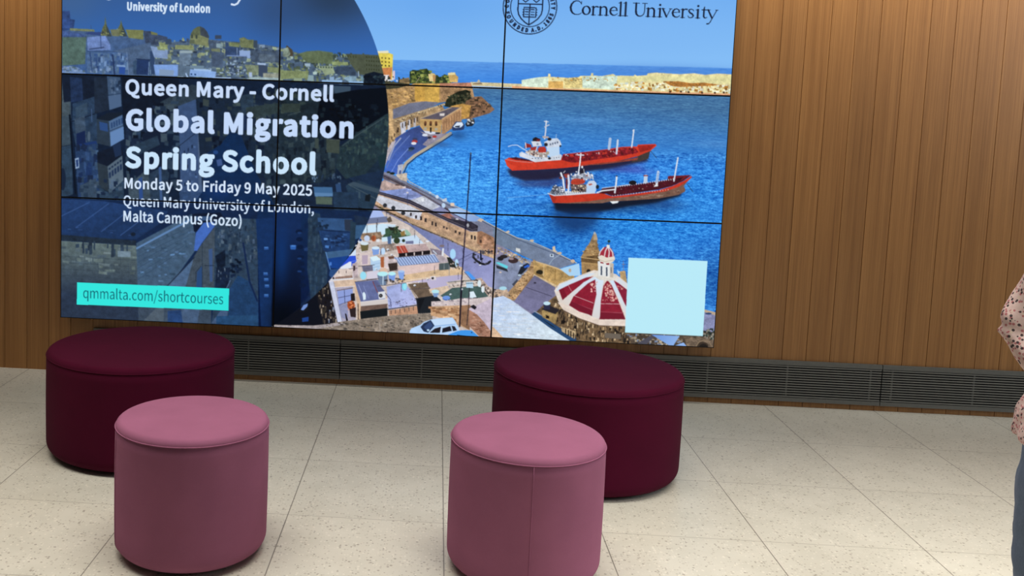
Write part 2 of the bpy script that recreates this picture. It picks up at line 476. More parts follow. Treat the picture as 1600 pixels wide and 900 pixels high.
# ---------------------------------------------------------------- display picture
GLYPHS = json.loads('''{"(":[118,[84,-69,103,-60,84,-21,70,21,62,64,59,109,62,153,70,197,84,238,103,277,84,286,62,246,46,204,36,158,32,109,36,59,46,14,62,-29]],")":[118,[35,-69,56,-29,72,14,83,59,86,109,83,158,72,204,56,246,35,286,15,277,34,238,49,197,57,153,60,109,57,64,49,21,34,-21,15,-60]],",":[97,[26,-67,54,-49,71,-24,77,7,74,27,65,40,50,44,38,41,30,34,26,22,30,10,38,2,50,-1,54,0,49,-20,37,-36,19,-48]],"-":[121,[16,86,106,86,106,110,16,110]],".":[97,[49,-5,60,-1,69,7,72,20,69,32,60,41,49,44,37,41,29,32,26,20,29,7,37,-1]],"/":[137,[4,-63,27,-63,132,278,109,278]],"0":[194,[97,-5,130,4,156,29,172,70,177,129,172,187,156,229,130,253,97,261,64,253,39,229,23,187,18,129,23,70,39,29,64,4],[97,21,72,33,55,68,48,129,55,190,72,225,97,236,123,225,140,190,146,129,140,68,123,33]],"1":[194,[31,0,172,0,172,27,120,27,120,257,96,257,81,249,63,243,42,238,42,218,88,218,88,27,31,27]],"2":[194,[15,0,177,0,177,28,106,28,92,27,78,26,64,25,105,67,137,108,157,147,165,186,155,226,129,252,90,261,60,257,36,244,14,224,33,206,48,221,66,231,86,235,112,229,128,211,133,185,126,150,104,112,68,68,15,19]],"5":[194,[92,-5,123,1,150,18,169,46,176,83,165,130,137,157,98,165,84,164,72,161,60,155,67,229,163,229,163,257,39,257,30,137,47,126,61,134,75,139,90,141,118,134,137,114,143,83,136,50,116,29,89,22,62,26,42,37,26,50,9,29,30,13,56,0]],"6":[194,[105,-5,142,6,169,35,179,79,170,124,146,150,108,159,87,156,67,145,50,129,56,179,70,212,91,229,116,235,131,233,145,226,157,215,175,235,159,249,139,258,114,261,79,254,48,230,27,187,20,123,26,67,44,27,71,3],[50,103,68,122,86,132,103,136,128,129,144,109,149,79,143,48,128,28,105,21,78,30,59,58]],"8":[194,[98,-5,140,4,168,28,178,62,172,92,156,114,135,129,135,131,151,146,164,168,169,193,161,228,136,252,99,261,63,252,38,230,28,195,33,171,46,151,63,136,63,135,40,118,23,95,16,64,27,28,56,4],[116,139,87,152,66,170,57,195,63,217,77,232,98,237,122,231,137,214,142,191,139,173,130,155],[98,19,71,25,52,42,44,67,49,90,61,109,80,125,114,110,138,91,148,63,142,40,124,25]],"9":[194,[82,-5,117,3,147,28,168,73,175,139,169,193,151,231,123,254,89,261,52,251,26,222,15,178,24,133,49,106,86,97,107,101,128,112,145,129,139,78,125,45,105,28,81,22,65,24,50,31,38,42,20,22,37,8,57,-1],[145,155,127,136,109,125,91,121,66,128,51,148,46,178,51,209,67,229,89,236,117,227,136,200]],"A":[213,[1,0,34,0,59,78,153,78,177,0,211,0,124,257,88,257],[67,104,79,144,88,172,97,201,105,230,106,230,115,201,123,172,132,144,145,104]],"C":[223,[132,-5,163,0,189,12,211,32,193,53,176,37,156,27,133,24,100,31,75,52,59,85,54,129,59,172,76,205,101,226,134,233,155,230,172,221,187,209,204,230,187,245,163,257,134,261,89,252,53,226,29,184,20,128,29,72,52,31,88,4]],"D":[241,[35,0,101,0,152,9,190,34,212,75,220,129,212,184,189,224,152,248,99,257,35,257],[68,27,68,230,97,230,136,224,165,204,181,172,187,129,181,86,165,54,136,34,97,27]],"E":[206,[35,0,187,0,187,28,68,28,68,121,165,121,165,149,68,149,68,229,183,229,183,257,35,257]],"F":[193,[35,0,68,0,68,115,166,115,166,143,68,143,68,229,183,229,183,257,35,257]],"G":[241,[136,-5,168,-1,195,10,215,25,215,133,131,133,131,106,186,106,186,39,173,31,157,26,139,24,103,31,76,52,59,85,54,129,60,172,77,205,104,226,139,233,162,230,180,221,194,209,212,230,194,245,170,256,138,261,91,252,54,226,29,184,20,128,29,72,53,31,90,4]],"I":[103,[35,0,68,0,68,257,35,257]],"L":[190,[35,0,180,0,180,28,68,28,68,257,35,257]],"M":[284,[35,0,64,0,64,142,64,167,62,193,60,218,62,218,82,159,131,26,153,26,201,159,222,218,223,218,221,193,220,167,219,142,219,0,249,0,249,257,210,257,161,119,143,66,142,66,123,119,74,257,35,257]],"N":[253,[35,0,66,0,66,135,65,162,64,189,62,215,63,215,91,162,185,0,218,0,218,257,187,257,187,123,188,96,189,69,192,42,190,42,162,95,68,257,35,257]],"O":[260,[130,-5,174,5,209,31,231,74,239,129,231,185,209,226,174,252,130,261,86,252,51,226,28,185,20,129,28,74,51,31,86,5],[130,24,98,31,74,52,59,86,54,129,59,172,74,205,98,226,130,233,161,226,185,205,201,172,206,129,201,86,185,52,161,31]],"Q":[260,[130,22,98,30,74,51,59,85,54,129,59,172,74,205,98,226,130,233,161,226,185,205,201,172,206,129,201,85,185,51,161,30],[208,-64,223,-64,236,-62,245,-58,239,-34,231,-36,222,-37,212,-37,186,-34,164,-22,149,-3,186,11,215,39,233,79,239,129,231,185,209,226,174,252,130,261,86,252,51,226,28,185,20,129,27,78,46,38,76,10,114,-4,134,-35,166,-56]],"R":[222,[68,135,68,230,111,230,145,226,166,212,173,185,166,157,145,140,111,135],[176,0,213,0,147,112,178,126,198,150,205,185,194,227,162,250,116,257,35,257,35,0,68,0,68,109,114,109]],"S":[209,[106,-5,153,5,183,31,194,68,187,100,168,122,141,137,104,153,84,162,68,175,62,196,68,215,84,228,110,233,132,230,151,222,168,209,185,230,164,246,139,257,110,261,68,252,39,228,29,193,37,162,57,141,81,127,118,111,140,101,155,87,161,65,154,44,136,29,107,24,81,28,57,39,36,56,17,33,42,13,72,0]],"T":[210,[89,0,121,0,121,229,199,229,199,257,11,257,11,229,89,229]],"U":[252,[126,-5,163,1,192,20,211,54,218,106,218,257,187,257,187,105,179,57,157,31,126,24,96,31,75,57,67,105,67,257,34,257,34,106,41,54,61,20,90,1]],"V":[201,[82,0,120,0,201,257,168,257,127,118,119,89,111,62,102,33,101,33,76,118,34,257,0,257]],"Y":[186,[77,0,109,0,109,99,186,257,153,257,120,184,94,128,92,128,67,184,34,257,0,257,77,99]],"a":[197,[76,-5,99,-1,120,9,139,23,140,23,143,0,169,0,169,117,162,158,141,185,103,195,74,191,49,182,29,170,41,148,58,158,77,165,98,168,122,161,134,144,137,120,85,111,49,97,28,77,21,49,28,20,47,2],[85,21,68,24,56,34,51,51,59,73,87,89,137,99,137,46,120,32,103,24]],"b":[216,[116,-5,147,2,173,22,192,55,199,98,194,138,179,169,155,188,123,195,102,191,82,182,63,168,64,202,64,279,32,279,32,0,58,0,61,20,62,20,79,7,98,-2],[111,22,97,24,81,30,64,42,64,142,82,156,99,165,115,168,144,159,160,135,165,98,158,57,139,31]],"c":[179,[107,-5,129,-2,150,7,169,19,155,41,142,31,127,25,110,22,79,31,59,57,51,95,59,133,80,159,111,168,125,166,137,160,149,152,165,173,150,184,132,192,110,195,75,188,46,169,26,137,18,95,25,53,44,22,72,2]],"d":[217,[97,-5,119,-1,138,9,155,22,156,22,159,0,185,0,185,279,153,279,153,206,154,173,138,185,121,192,101,195,70,188,43,168,25,137,19,95,24,53,40,21,65,2],[104,22,76,31,58,56,51,95,59,133,79,159,106,168,122,166,137,160,153,148,153,48,137,34,121,25]],"e":[194,[109,-5,133,-2,154,5,172,15,160,36,146,28,130,23,113,21,81,29,59,52,50,88,178,88,179,106,170,153,145,184,103,195,72,188,44,168,25,137,18,95,25,53,45,22,74,2],[49,110,59,142,79,163,104,169,129,163,146,143,151,110]],"f":[114,[12,164,37,164,37,0,69,0,69,164,110,164,110,190,69,190,69,220,72,241,81,253,96,258,103,257,110,255,118,252,125,277,115,280,104,282,93,283,62,276,43,254,37,221,37,190,12,188]],"g":[197,[96,-88,147,-78,181,-54,193,-22,185,4,163,19,126,23,89,23,69,26,59,33,56,44,57,53,62,61,68,67,77,63,86,61,96,60,131,68,156,91,166,126,164,142,158,155,150,166,189,166,189,190,123,190,115,193,106,194,96,195,61,187,35,163,25,127,29,106,38,89,50,76,50,75,40,66,32,54,29,39,31,26,37,15,46,8,46,6,31,-6,21,-21,18,-37,28,-64,55,-82],[96,82,76,87,61,103,56,127,61,151,76,166,96,172,117,166,131,151,137,127,131,103,116,87],[101,-65,71,-61,52,-50,46,-32,48,-21,54,-10,65,0,74,-2,82,-3,90,-3,123,-3,144,-5,157,-13,161,-27,154,-46,133,-60]],"h":[213,[32,0,64,0,64,138,82,154,98,164,116,167,137,162,149,145,152,116,152,0,184,0,184,120,178,161,159,186,126,195,102,191,81,179,63,163,64,202,64,279,32,279]],"i":[96,[32,0,64,0,64,190,32,190],[48,229,59,232,67,239,70,251,67,262,59,269,48,271,37,269,30,262,27,251,30,239,37,232]],"l":[99,[66,-5,74,-4,79,-3,84,-2,80,23,73,22,69,23,66,28,64,36,64,279,32,279,32,38,36,15,47,0]],"m":[324,[32,0,64,0,64,138,81,154,97,164,112,167,132,162,144,145,147,116,147,0,179,0,179,138,196,154,212,164,227,167,247,162,259,145,263,116,263,0,294,0,294,120,288,161,269,186,237,195,215,190,194,178,174,159,164,178,146,191,121,195,100,191,80,179,62,162,62,162,58,190,32,190]],"n":[214,[32,0,64,0,64,138,82,154,98,164,116,167,137,162,149,145,152,116,152,0,184,0,184,120,178,161,159,186,126,195,102,191,81,179,62,162,62,162,58,190,32,190]],"o":[212,[106,-5,139,2,167,22,187,53,194,95,187,137,167,169,139,188,106,195,73,188,45,169,25,137,18,95,25,53,45,22,73,2],[106,22,77,31,58,57,51,95,58,133,77,159,106,168,135,159,154,133,161,95,154,57,135,31]],"p":[217,[32,-80,64,-80,64,-16,63,18,81,5,98,-2,116,-5,147,2,173,22,192,55,199,98,194,138,179,169,155,188,123,195,101,191,81,181,62,168,62,168,58,190,32,190],[111,22,97,24,81,30,64,42,64,142,82,156,99,165,115,168,144,159,160,135,165,98,158,57,139,31]],"q":[217,[153,-80,185,-80,185,190,159,190,156,172,155,172,139,185,121,192,101,195,70,188,43,168,25,137,19,95,24,53,40,21,65,2,97,-5,118,-1,138,8,154,22,153,-13],[104,22,76,31,58,56,51,95,59,133,79,159,106,168,122,166,137,160,153,148,153,48,137,34,121,25]],"r":[136,[32,0,64,0,64,122,79,148,95,162,112,166,119,166,125,165,131,163,137,191,131,193,124,195,116,195,96,190,78,176,62,155,62,155,58,190,32,190]],"s":[164,[82,-5,120,3,143,24,151,52,142,81,120,98,93,110,73,118,58,128,52,143,56,156,68,166,88,170,103,168,117,162,131,153,146,173,130,184,110,192,87,195,52,188,29,168,22,141,30,115,51,97,77,86,98,78,114,66,120,50,116,35,104,24,83,20,62,23,44,31,27,43,11,22,31,8,56,-1]],"t":[132,[92,-5,104,-4,116,-1,127,2,121,27,114,24,106,22,99,21,82,26,72,38,70,58,70,164,121,164,121,190,70,190,70,244,43,244,40,190,9,188,9,164,38,164,38,59,43,25,60,3]],"u":[213,[88,-5,112,0,132,12,151,30,152,30,154,0,181,0,181,190,149,190,149,55,132,37,115,26,97,23,77,28,65,45,62,74,62,190,29,190,29,70,36,29,55,4]],"v":[182,[73,0,111,0,178,190,146,190,110,82,93,26,91,26,74,82,38,190,5,190]],"y":[182,[35,-82,68,-73,91,-50,106,-16,178,190,147,190,112,85,97,31,95,31,76,85,38,190,5,190,81,0,77,-15,67,-36,53,-50,34,-56,29,-55,24,-54,19,-53,13,-78,19,-80,27,-81]],"z":[166,[12,0,156,0,156,26,53,26,153,173,153,190,23,190,23,164,112,164,12,17]]," ":[78]}''')
ART = json.loads('''[["layer","R"],
["G",[420.9,-101.1,1553.8,-127.4,1582.6,264.9,430.1,303.8],"5f9eea","84bdf6",[831.2,-44.8,841.9,215.4],0],
["K",[1243.8,155.9,220.4,62],"7eb6f2",0.5],
["K",[823.4,94.9,165.3,68.9],"63a2ea",0.4],
["G",[649.9,217.4,1486.4,211.4,1490.3,268,652.5,296.3],"5a98e4","3580e0",[950.9,217.3,953.3,269.9],0],
["K",[1314.6,223,192.9,16.5],"5286d2",0.6],
["W",[649.9,217.4,1486.4,211.4,1490.3,268,652.5,296.3],0.05,14,1,3],
["G",[651.8,275.9,1489.9,261.3,1529.2,828.4,671.2,870.4],"44729f","3484de",[980.7,274.4,973,401.3],0],
["K",[852.8,481.6,179.1,103.3],"46a2f4",0.9],
["K",[1266.9,547.9,234.2,82.7],"2485dd",0.8],
["K",[1037.3,599,124,62],"1a78d6",0.7],
["K",[1384,474.6,96.4,82.7],"2f8be2",0.7],
["K",[1423.3,665.8,55.1,82.7],"1b5ca8",0.8],
["K",[1363.2,359.9,165.3,13.8],"3d7fcb",0.35],
["K",[1146.3,331,82.7,6.9],"5b97d6",0.5],
["K",[1410.8,371.7,62,11],"5f9ad9",0.4],
["W",[652,282.7,1490.3,268,1504.3,469.9,659.2,503],0.1,9,1,4],
["W",[656.1,406.1,1498.7,388.7,1529.2,828.4,671.2,870.4],0.17,6,2,5],
["P",[891.5,258.4,925.6,258.6,1000.4,258.9,1000.8,267,891.8,266.5],"cfc39a",0.1],
["P",[891.8,266.5,1000.8,267,1001,271,892.1,271.9],"a8c2e6",0],
["P",[905.1,257.9,909,252.4,913.3,257.7],"c7bb9e",0],
["P",[898.4,260.9,914.7,259,917.6,263,895.8,263.7],"8f7a62",0],
["P",[1000.7,265.6,1000,250.8,1033.5,244,1055.1,241.8,1056.1,235.4,1060.2,236,1060.5,242,1097,242.9,1118.6,242.2,1123.7,237.9,1145.2,237.2,1146.3,231.2,1150.3,231.7,1150.6,236.4,1168.1,237.2,1192,231.7,1197.5,234.9,1235.1,234.3,1237.6,231.5,1241.7,234.1,1263,232.1,1264.1,228,1281.4,226.1,1330.9,227.8,1360,224.9,1384.1,227.4,1409.1,223.9,1460.9,224.9,1463.7,266.2,1000.8,268.3],"e4d9a2",0.1],
["P",[1000.7,265.6,1000,250.8,1033.5,244,1056.5,243.5,1056.2,263.8],"d4e6d2",0.1],
["P",[1056.9,251.6,1088,250.6,1088.7,265.4,1057.7,266.4],"d2a860",0.15],
["P",[1090.3,243.8,1127.9,239.8,1129.1,262.7,1091.4,263.9],"d9c685",0.2],
["P",[1127.9,239.8,1201.6,235.4,1199.9,253.6,1193.8,264.6,1129.1,262.7],"cfe2d0",0.12],
["P",[1201.6,236.1,1461.1,227.6,1462.2,243.6,1302.6,244.8,1249.1,245.3,1202.6,253.5],"e0daa0",0.08],
["S",[1063.3,243.3,1195.1,239,1195.5,247,1063.5,248.7],
["b98b46","e9efcf","c79a58","8f7440"],40,[1.38,5.51,1.38,2.76],2],
["S",[1198.5,252.3,1249.2,246.6,1302.7,246.2,1462.3,246.2,1463.5,263.6,1199.3,265.7],
["f0eccb","e6d7a0","c78e3f","b07a32","dfeadd","f3f0da","9a6c34"],230,[2.07,8.27,2.07,5.51],3],
["P",[1297.2,243.7,1329.1,242.6,1356,245.7,1382.5,243.5,1416,247.8,1369.7,252,1329.9,254.6,1313.7,252.5],"b3793a",0.2],
["P",[980.2,263.6,1061.7,266.3,1196.6,265.8,1463.6,264.9,1463.9,268.9,980.5,269.7],"d9a077",0.08],
["P",[1315.6,265.2,1315.3,266.3,1314.5,267.1,1313.3,267.4,1312.1,267.2,1311.2,266.4,1310.8,265.3,1311,264.3,1311.9,263.5,1313.1,263.1,1314.3,263.4,1315.2,264.1],"4a3020",0],
["P",[1427.4,262.8,1427.1,263.9,1426.3,264.7,1425.1,265,1423.9,264.7,1423,264,1422.6,262.9,1422.8,261.9,1423.7,261,1424.8,260.7,1426,261,1427,261.7],"4a3020",0],
["P",[1338.2,263.8,1337.9,264.8,1337.1,265.7,1335.9,266,1334.7,265.7,1333.8,265,1333.4,263.9,1333.7,262.8,1334.5,262,1335.7,261.7,1336.9,261.9,1337.8,262.7],"4a3020",0],
["P",[1354.3,264.6,1354,265.6,1353.2,266.5,1352,266.8,1350.8,266.5,1349.9,265.8,1349.5,264.7,1349.7,263.6,1350.5,262.8,1351.7,262.5,1352.9,262.7,1353.9,263.5],"4a3020",0],
["P",[1382.3,265,1382,266,1381.2,266.9,1380,267.2,1378.8,266.9,1377.9,266.2,1377.5,265.1,1377.7,264,1378.6,263.2,1379.7,262.9,1381,263.1,1381.9,263.9],"4a3020",0],
["P",[1408.8,264.1,1408.6,265.1,1407.8,266,1406.6,266.3,1405.4,266,1404.4,265.3,1404.1,264.2,1404.3,263.1,1405.1,262.3,1406.3,262,1407.5,262.3,1408.4,263],"4a3020",0],
["P",[683.9,202.8,704.4,199.4,723.8,205.6,724.4,261.2,692.8,262.2],"e0cd58",0.06],
["P",[691.9,236.4,723.4,232.7,721.7,261.3,692.8,262.2],"c98250",0.08],
["P",[700.6,249.7,717.1,249.2,717.6,264.1,701.1,264.7],"e6e2e2",0],
["P",[699.3,212,702,211.9,702.2,215.5,699.4,215.5],"5a4a20",0],
["P",[706.9,212.5,709.6,212.4,709.7,215.9,707,216],"5a4a20",0],
["P",[714.4,212.9,717.2,212.8,717.3,216.3,714.6,216.4],"5a4a20",0],
["P",[699.6,220.2,702.3,220.1,702.5,223.6,699.7,223.7],"5a4a20",0],
["P",[707.2,220.6,709.9,220.5,710,224,707.3,224.1],"5a4a20",0],
["P",[714.7,221,717.5,220.9,717.6,224.5,714.9,224.5],"5a4a20",0],
["P",[699.8,227.6,702.6,227.5,702.7,231,700,231.1],"3a3420",0],
["P",[707.4,228,710.2,228,710.3,231.5,707.5,231.6],"3a3420",0],
["P",[715,228.5,717.7,228.4,717.9,231.9,715.1,232],"3a3420",0],
["P",[706.2,251.6,708.9,251.5,709.2,258.3,706.4,258.4],"2a2630",0],
["P",[714.4,251.3,717.2,251.2,717.4,258,714.7,258.1],"2a2630",0],
["P",[725.1,240.8,729.1,239.3,729.8,258.3,723,261.2],"dfc9d2",0],
["P",[690.6,199.8,713.9,197.8,714.1,203.2,690.8,203.9],"e8e2c0",0],
["S",[692.6,256.8,740.6,252.5,761.6,262.7,761.8,269.5,707,275.4,693.2,273.1],
["1c2418","3a3f2c","c9d0dc","2a3026","b0a088"],60,[2.76,6.89,2.76,6.89],4],
["P",[739.4,258,759.9,253.2,763.1,266.7,739.9,270.2],"7e6a4c",0.2],
["P",[761.7,266.8,760.8,241,767.5,236.7,777.1,237.7,788,234.7,797.5,233,803.2,239.6,810.4,247.5,819.9,245.8,827,252.4,834.9,244,845.9,246.3,851.7,254.3,860.1,259.4,830.3,265.9],"34432a",0.25],
["S",[762.1,238.2,801.7,235.6,822.8,249.8,848.6,246.3,854.7,259.6,764.4,265.3],
["6f7d3c","20301c","8b9450","27381f","55632f"],75,[3.44,8.27,3.44,6.89],6],
["P",[800.7,245.1,808.8,242.1,815.7,244.6,813.6,259.6,804,259.9],"dcc88e",0.1],
["P",[810.3,246.2,817.2,245.9,816.4,260.9,812.3,261],"b58c58",0],
["P",[843,242.4,849.7,239.4,858,240.5,860.9,245.9,865.1,248.4,864.3,260.7,847.8,259.8],"c9a766",0.12],
["P",[843,241,857.9,239.2,858.1,244.6,843.1,245.1],"e6d8a4",0],
["L",[775.4,263.6,783.1,251.1],0.96,"b9a78c"],
["P",[706.9,272.7,761.6,262.7,762.7,292.6,709.1,335.4],"a88a5e",0.15],
["P",[703.8,261.9,761.7,266.8,762,273.6,707.2,280.8],"3a3a2c",0.2],
["P",[715.6,283.3,761.8,269.5,772.7,265,826.1,263.3,891.5,259.8,896.1,270.4,901.1,290.6,831.8,303.9,729.4,323.8,716.9,321.5],"ac895c",0.16],
["P",[772.7,266.4,826.1,264.6,826.3,304.1,796.1,302.4,774.1,303.1],"c99e4c",0.12],
["P",[715.6,284.6,772.7,266.4,774.1,301.8,725.2,322.6],"a8875c",0.2],
["P",[793.3,265.7,826.1,264.6,826.3,304.1,796.1,302.4],"cda552",0.12],
["P",[826.1,264.6,894.5,265.1,901.1,290.6,831.7,301.2],"a3815e",0.2],
["P",[826.1,263.3,892.9,259.7,894.7,269.1,826.4,271.4],"b07a62",0.15],
["S",[718.5,287.3,773,273.2,774.1,301.8,725.1,319.8],
["8d6c42","c9a468","a07c4c","76603e"],60,[2.07,8.27,1.38,4.13],8],
["P",[837.6,311.9,842.5,296.7,855.7,285.4,866.4,279.6,882.6,275,893.7,278.7,890,288.3,899.9,294.8,894.8,304.5,867.6,308.1,851.4,314.1],"23281c",0.2],
["S",[845,289.8,892.2,276,897.3,298.9,854.1,311.3],
["12180f","3d4230","59523c"],50,[2.76,6.89,2.76,5.51],9],
["P",[876.5,324.2,883.7,299.4,902.4,289.2,916,288.1,927.3,297.9,938.7,308.4,945.8,314.9,935.3,323.5,912.4,331.1,894.9,337.2,879.8,337.7],"84634c",0.16],
["S",[886.4,299.3,916.1,290.1,940.2,311.1,912.3,328.4,894.8,334.4],
["4a3a2c","997455","6e523e","3a3026"],46,[2.76,11.02,2.07,5.51],10],
["P",[851.3,311.4,875.7,305.1,895,308.5,892,333.2,877.2,339.1,854.7,327.6],"b98e4c",0.18],
["P",[726.6,322.5,763.3,307.6,796.1,303.1,829.1,304,815.7,312.6,737.1,345.4,728.7,343],"6c7084",0.08],
["L",[763.3,307.6,739.3,328.9],0.69,"565a70"],
["P",[716.8,318.8,728,322.5,728.7,343,737.2,348.2,738.3,378.3,720.5,424.4],"b5976e",0.2],
["P",[728.7,343,832,308,839.3,320,792,338,787.1,354.6,765.3,360.9,749.1,372.4,734.6,392.2],"9f8564",0.22],
["L",[734.4,346.9,764.3,334.9,796.9,322.8,837.5,307.8],4.13,"bfa780"],
["S",[734.3,344.2,764.2,332.2,837.4,305.1,838.9,310.5,791.6,329.8,737.3,350.9],
["5a4a3c","d8c8a4","87725a"],50,[1.38,4.13,1.38,3.31],11],
["P",[744.2,350.7,756.4,346.1,757.3,370.8,747.9,376.6],"c6c9d6",0.1],
["P",[760.5,344.6,766,343,766.8,364.9,761.4,367.9],"cfd0da",0],
["P",[772.8,340.1,778.2,338.5,778.9,357.7,773.5,359.2],"b8b2b4",0],
["P",[738.9,360.5,741.9,360.3,742.3,371.3,739.3,371.4],"3a2c24",0],
["P",[748.5,351.2,751,351.1,751.3,360.7,748.8,360.8],"4a3c34",0],
["P",[754.7,348.2,757.2,348.1,757.6,357.7,755.1,357.8],"4a3c34",0],
["P",[761,345.3,763.4,345.2,763.8,354.8,761.3,354.9],"4a3c34",0],
["P",[767.2,342.3,769.7,342.2,770,351.8,767.5,351.9],"4a3c34",0],
["P",[773.4,339.4,775.9,339.3,776.3,348.8,773.8,348.9],"4a3c34",0],
["P",[779.6,336.4,782.1,336.3,782.5,345.9,780,346],"4a3c34",0],
["P",[726.2,380.8,728.4,380.7,728.7,387.6,726.4,387.7],"4a3a2c",0],
["P",[731.5,373.8,733.7,373.7,733.9,380.5,731.7,380.6],"4a3a2c",0],
["P",[736.8,366.7,739,366.6,739.2,373.5,737,373.6],"4a3a2c",0],
["P",[724,394,726,393.9,726.2,399.4,724.2,399.5],"54402e",0],
["P",[729.3,386.9,731.3,386.8,731.5,392.3,729.4,392.4],"54402e",0],
["P",[786.5,340.3,852.7,312.7,873.3,313.4,833.3,340.7],"5e5864",0.1],
["L",[787.9,339.5,852.8,314.1],1.65,"bda88a"],
["L",[834.6,339.3,874.7,312.6],2.2,"c9ab86"],
["P",[828.7,327.9,839.6,326.8,838.5,332.3,828.9,332.6],"d8d2d0",0],
["P",[787.1,340.5,833.3,340.7,833.3,374.9,787.6,368.3],"bf9c66",0.08],
["P",[833.3,340.7,874.7,314.7,876,343.3,856,359,834.7,374.9],"b48c66",0.12],
["P",[837.5,343.3,839.4,341.8,840.3,363.7,838.4,365.1],"8f6a4e",0],
["P",[842.9,339.5,844.7,338.1,845.6,359.4,843.7,360.8],"8f6a4e",0],
["P",[848.2,335.8,850.1,334.4,850.9,355.1,849.1,356.5],"8f6a4e",0],
["P",[853.5,332,855.4,330.6,856.2,350.8,854.4,352.2],"8f6a4e",0],
["P",[858.9,328.3,860.7,326.9,861.6,346.5,859.7,348],"8f6a4e",0],
["P",[864.2,324.6,866.1,323.2,866.9,342.2,865,343.7],"8f6a4e",0],
["P",[869.5,320.8,871.4,319.4,872.2,337.9,870.3,339.4],"8f6a4e",0],
["L",[786.7,345.1,833.5,344.8],1.1,"a98450"],
["P",[787.4,364.2,806.8,366.3,831.7,368.1,833.4,376.3,787.8,372.4],"d2d8ea",0],
["P",[796,354.3,795.8,347.5,798.4,344.1,801.3,347.3,801.5,354.1],"6b4630",0],
["P",[797.2,350.2,800,350.1,800.2,355.5,797.5,355.6],"3c2c22",0],
["P",[807.7,353.9,807.4,347.1,810.1,343.7,812.9,346.9,813.2,353.7],"6b4630",0],
["P",[808.9,349.7,811.7,349.6,811.9,355.1,809.1,355.2],"3c2c22",0],
["P",[819.4,353.5,819.1,346.6,821.7,343.3,824.6,346.5,824.9,353.3],"6b4630",0],
["P",[820.6,349.3,823.3,349.2,823.6,354.7,820.8,354.8],"3c2c22",0],
["P",[795.8,358.4,802.1,358.2,802.3,363.7,796,363.9],"a9a494",0],
["P",[819.2,359,825.5,358.7,825.7,364.2,819.4,364.4],"a9a494",0],
["P",[809,358,812.3,357.8,812.7,368.8,809.4,368.9],"17120f",0],
["G",[713.5,462.1,721.6,414.7,735.7,383.9,765.4,363.6,787.1,356,804.4,375.9,834.8,377.6,805.3,397.9,774.3,418.3,754.2,435.6,744,460.9],"3a4a80","466ac4",[793.1,366.8,727.2,456],0.06],
["L",[718.6,448,734,414.3,765.9,377.3],2.2,"6078b8"],
["L",[730,455.9,742.9,430.5,766.8,402.1],1.1,"8aa6ea"],
["L",[722.2,431.3,733.5,400.5,746.8,383.5],3.03,"9aa4c2"],
["P",[714.8,417.8,727.7,392.5,737.2,388,721.9,424.4,714.4,448.2],"b7aeb4",0.1],
["P",[787.6,366.9,809.8,373,852.3,368.7,835,381.7,805.3,399.3,794.2,395.5,807.4,381.3],"8e8796",0.1],
["L",[853.7,368.7,835,382.4,805.5,402,778.5,419.5,759.8,436.8,749.5,457.9],5.79,"b6a893"],
["L",[857.9,371.3,837.9,385.7,808.3,405.3,782.8,422.1,764,439.4,756.4,457.6,755.3,466],2.2,"262c3c"],
["P",[743.3,441.5,754.3,438.4,752.6,467.5,741.5,467.9],"aeb6cc",0.12],
["P",[746.5,452.5,750.7,452.3,749.8,466.2,745.6,466.4],"46588c",0],
["P",[783.4,384.3,782.7,385.8,780.7,387,778,387.5,775.2,387.2,773.2,386.1,772.4,384.7,773,383.1,775,381.9,777.8,381.4,780.5,381.7,782.6,382.8],"3a3f60",0],
["P",[783.7,389.1,782.9,390.7,780.6,392,777.5,392.6,774.3,392.3,771.9,391.1,771,389.5,771.8,387.8,774.1,386.5,777.2,386,780.4,386.3,782.8,387.4],"a83a38",0],
["P",[781.2,393.3,780.5,394.8,778.5,396,775.6,396.5,772.7,396.2,770.5,395.2,769.7,393.7,770.4,392.2,772.5,391,775.3,390.5,778.3,390.8,780.4,391.8],"dfe2ee",0],
["P",[777.9,404.4,777.1,406.2,774.6,407.6,771.2,408.2,767.7,407.9,765.1,406.7,764.1,404.9,765,403.1,767.5,401.7,770.9,401.1,774.4,401.4,776.9,402.6],"22324a",0],
["P",[774,408.7,773.3,409.8,771.3,410.7,768.5,411.1,765.7,410.9,763.7,410.2,762.9,409.1,763.6,408,765.6,407.1,768.4,406.7,771.1,406.9,773.2,407.6],"40566a",0],
["P",[805.1,374.6,804.3,376.1,802.1,377.3,799,377.8,795.9,377.5,793.6,376.5,792.7,375,793.5,373.5,795.7,372.3,798.8,371.8,801.9,372.1,804.2,373.1],"d4dcec",0],
["P",[812.9,379.8,812.4,381.1,810.9,382.2,808.8,382.6,806.8,382.4,805.2,381.4,804.6,380.1,805.1,378.7,806.6,377.6,808.6,377.2,810.7,377.5,812.2,378.4],"2c2c40",0],
["P",[824.6,377.3,824,378.5,822.2,379.4,819.7,379.8,817.3,379.6,815.4,378.8,814.7,377.6,815.3,376.4,817.1,375.5,819.6,375.1,822,375.3,823.9,376.1],"b03a34",0],
["P",[832.3,369.5,831.5,370.4,829.3,371.2,826.3,371.6,823.3,371.4,821,370.8,820.2,369.9,820.9,368.9,823.1,368.1,826.1,367.8,829.2,367.9,831.4,368.5],"20222c",0],
["P",[821.8,382.2,821.4,383,820.2,383.7,818.5,383.9,816.9,383.8,815.6,383.2,815.2,382.4,815.6,381.6,816.8,380.9,818.4,380.7,820.1,380.8,821.3,381.4],"b9bccc",0],
["P",[855.9,356.3,863.6,343.7,877.3,343.2,883.1,349.9,882.1,359.5,870,364,857.6,363.1],"2a3c66",0],
["P",[858.6,354.8,866.4,345,877.4,344.6,880.4,350,875.1,355.6,864.2,357.4],"d9e6f6",0],
["P",[862.7,353.3,873.6,351.6,872.4,355.7,862.8,356],"2a3448",0],
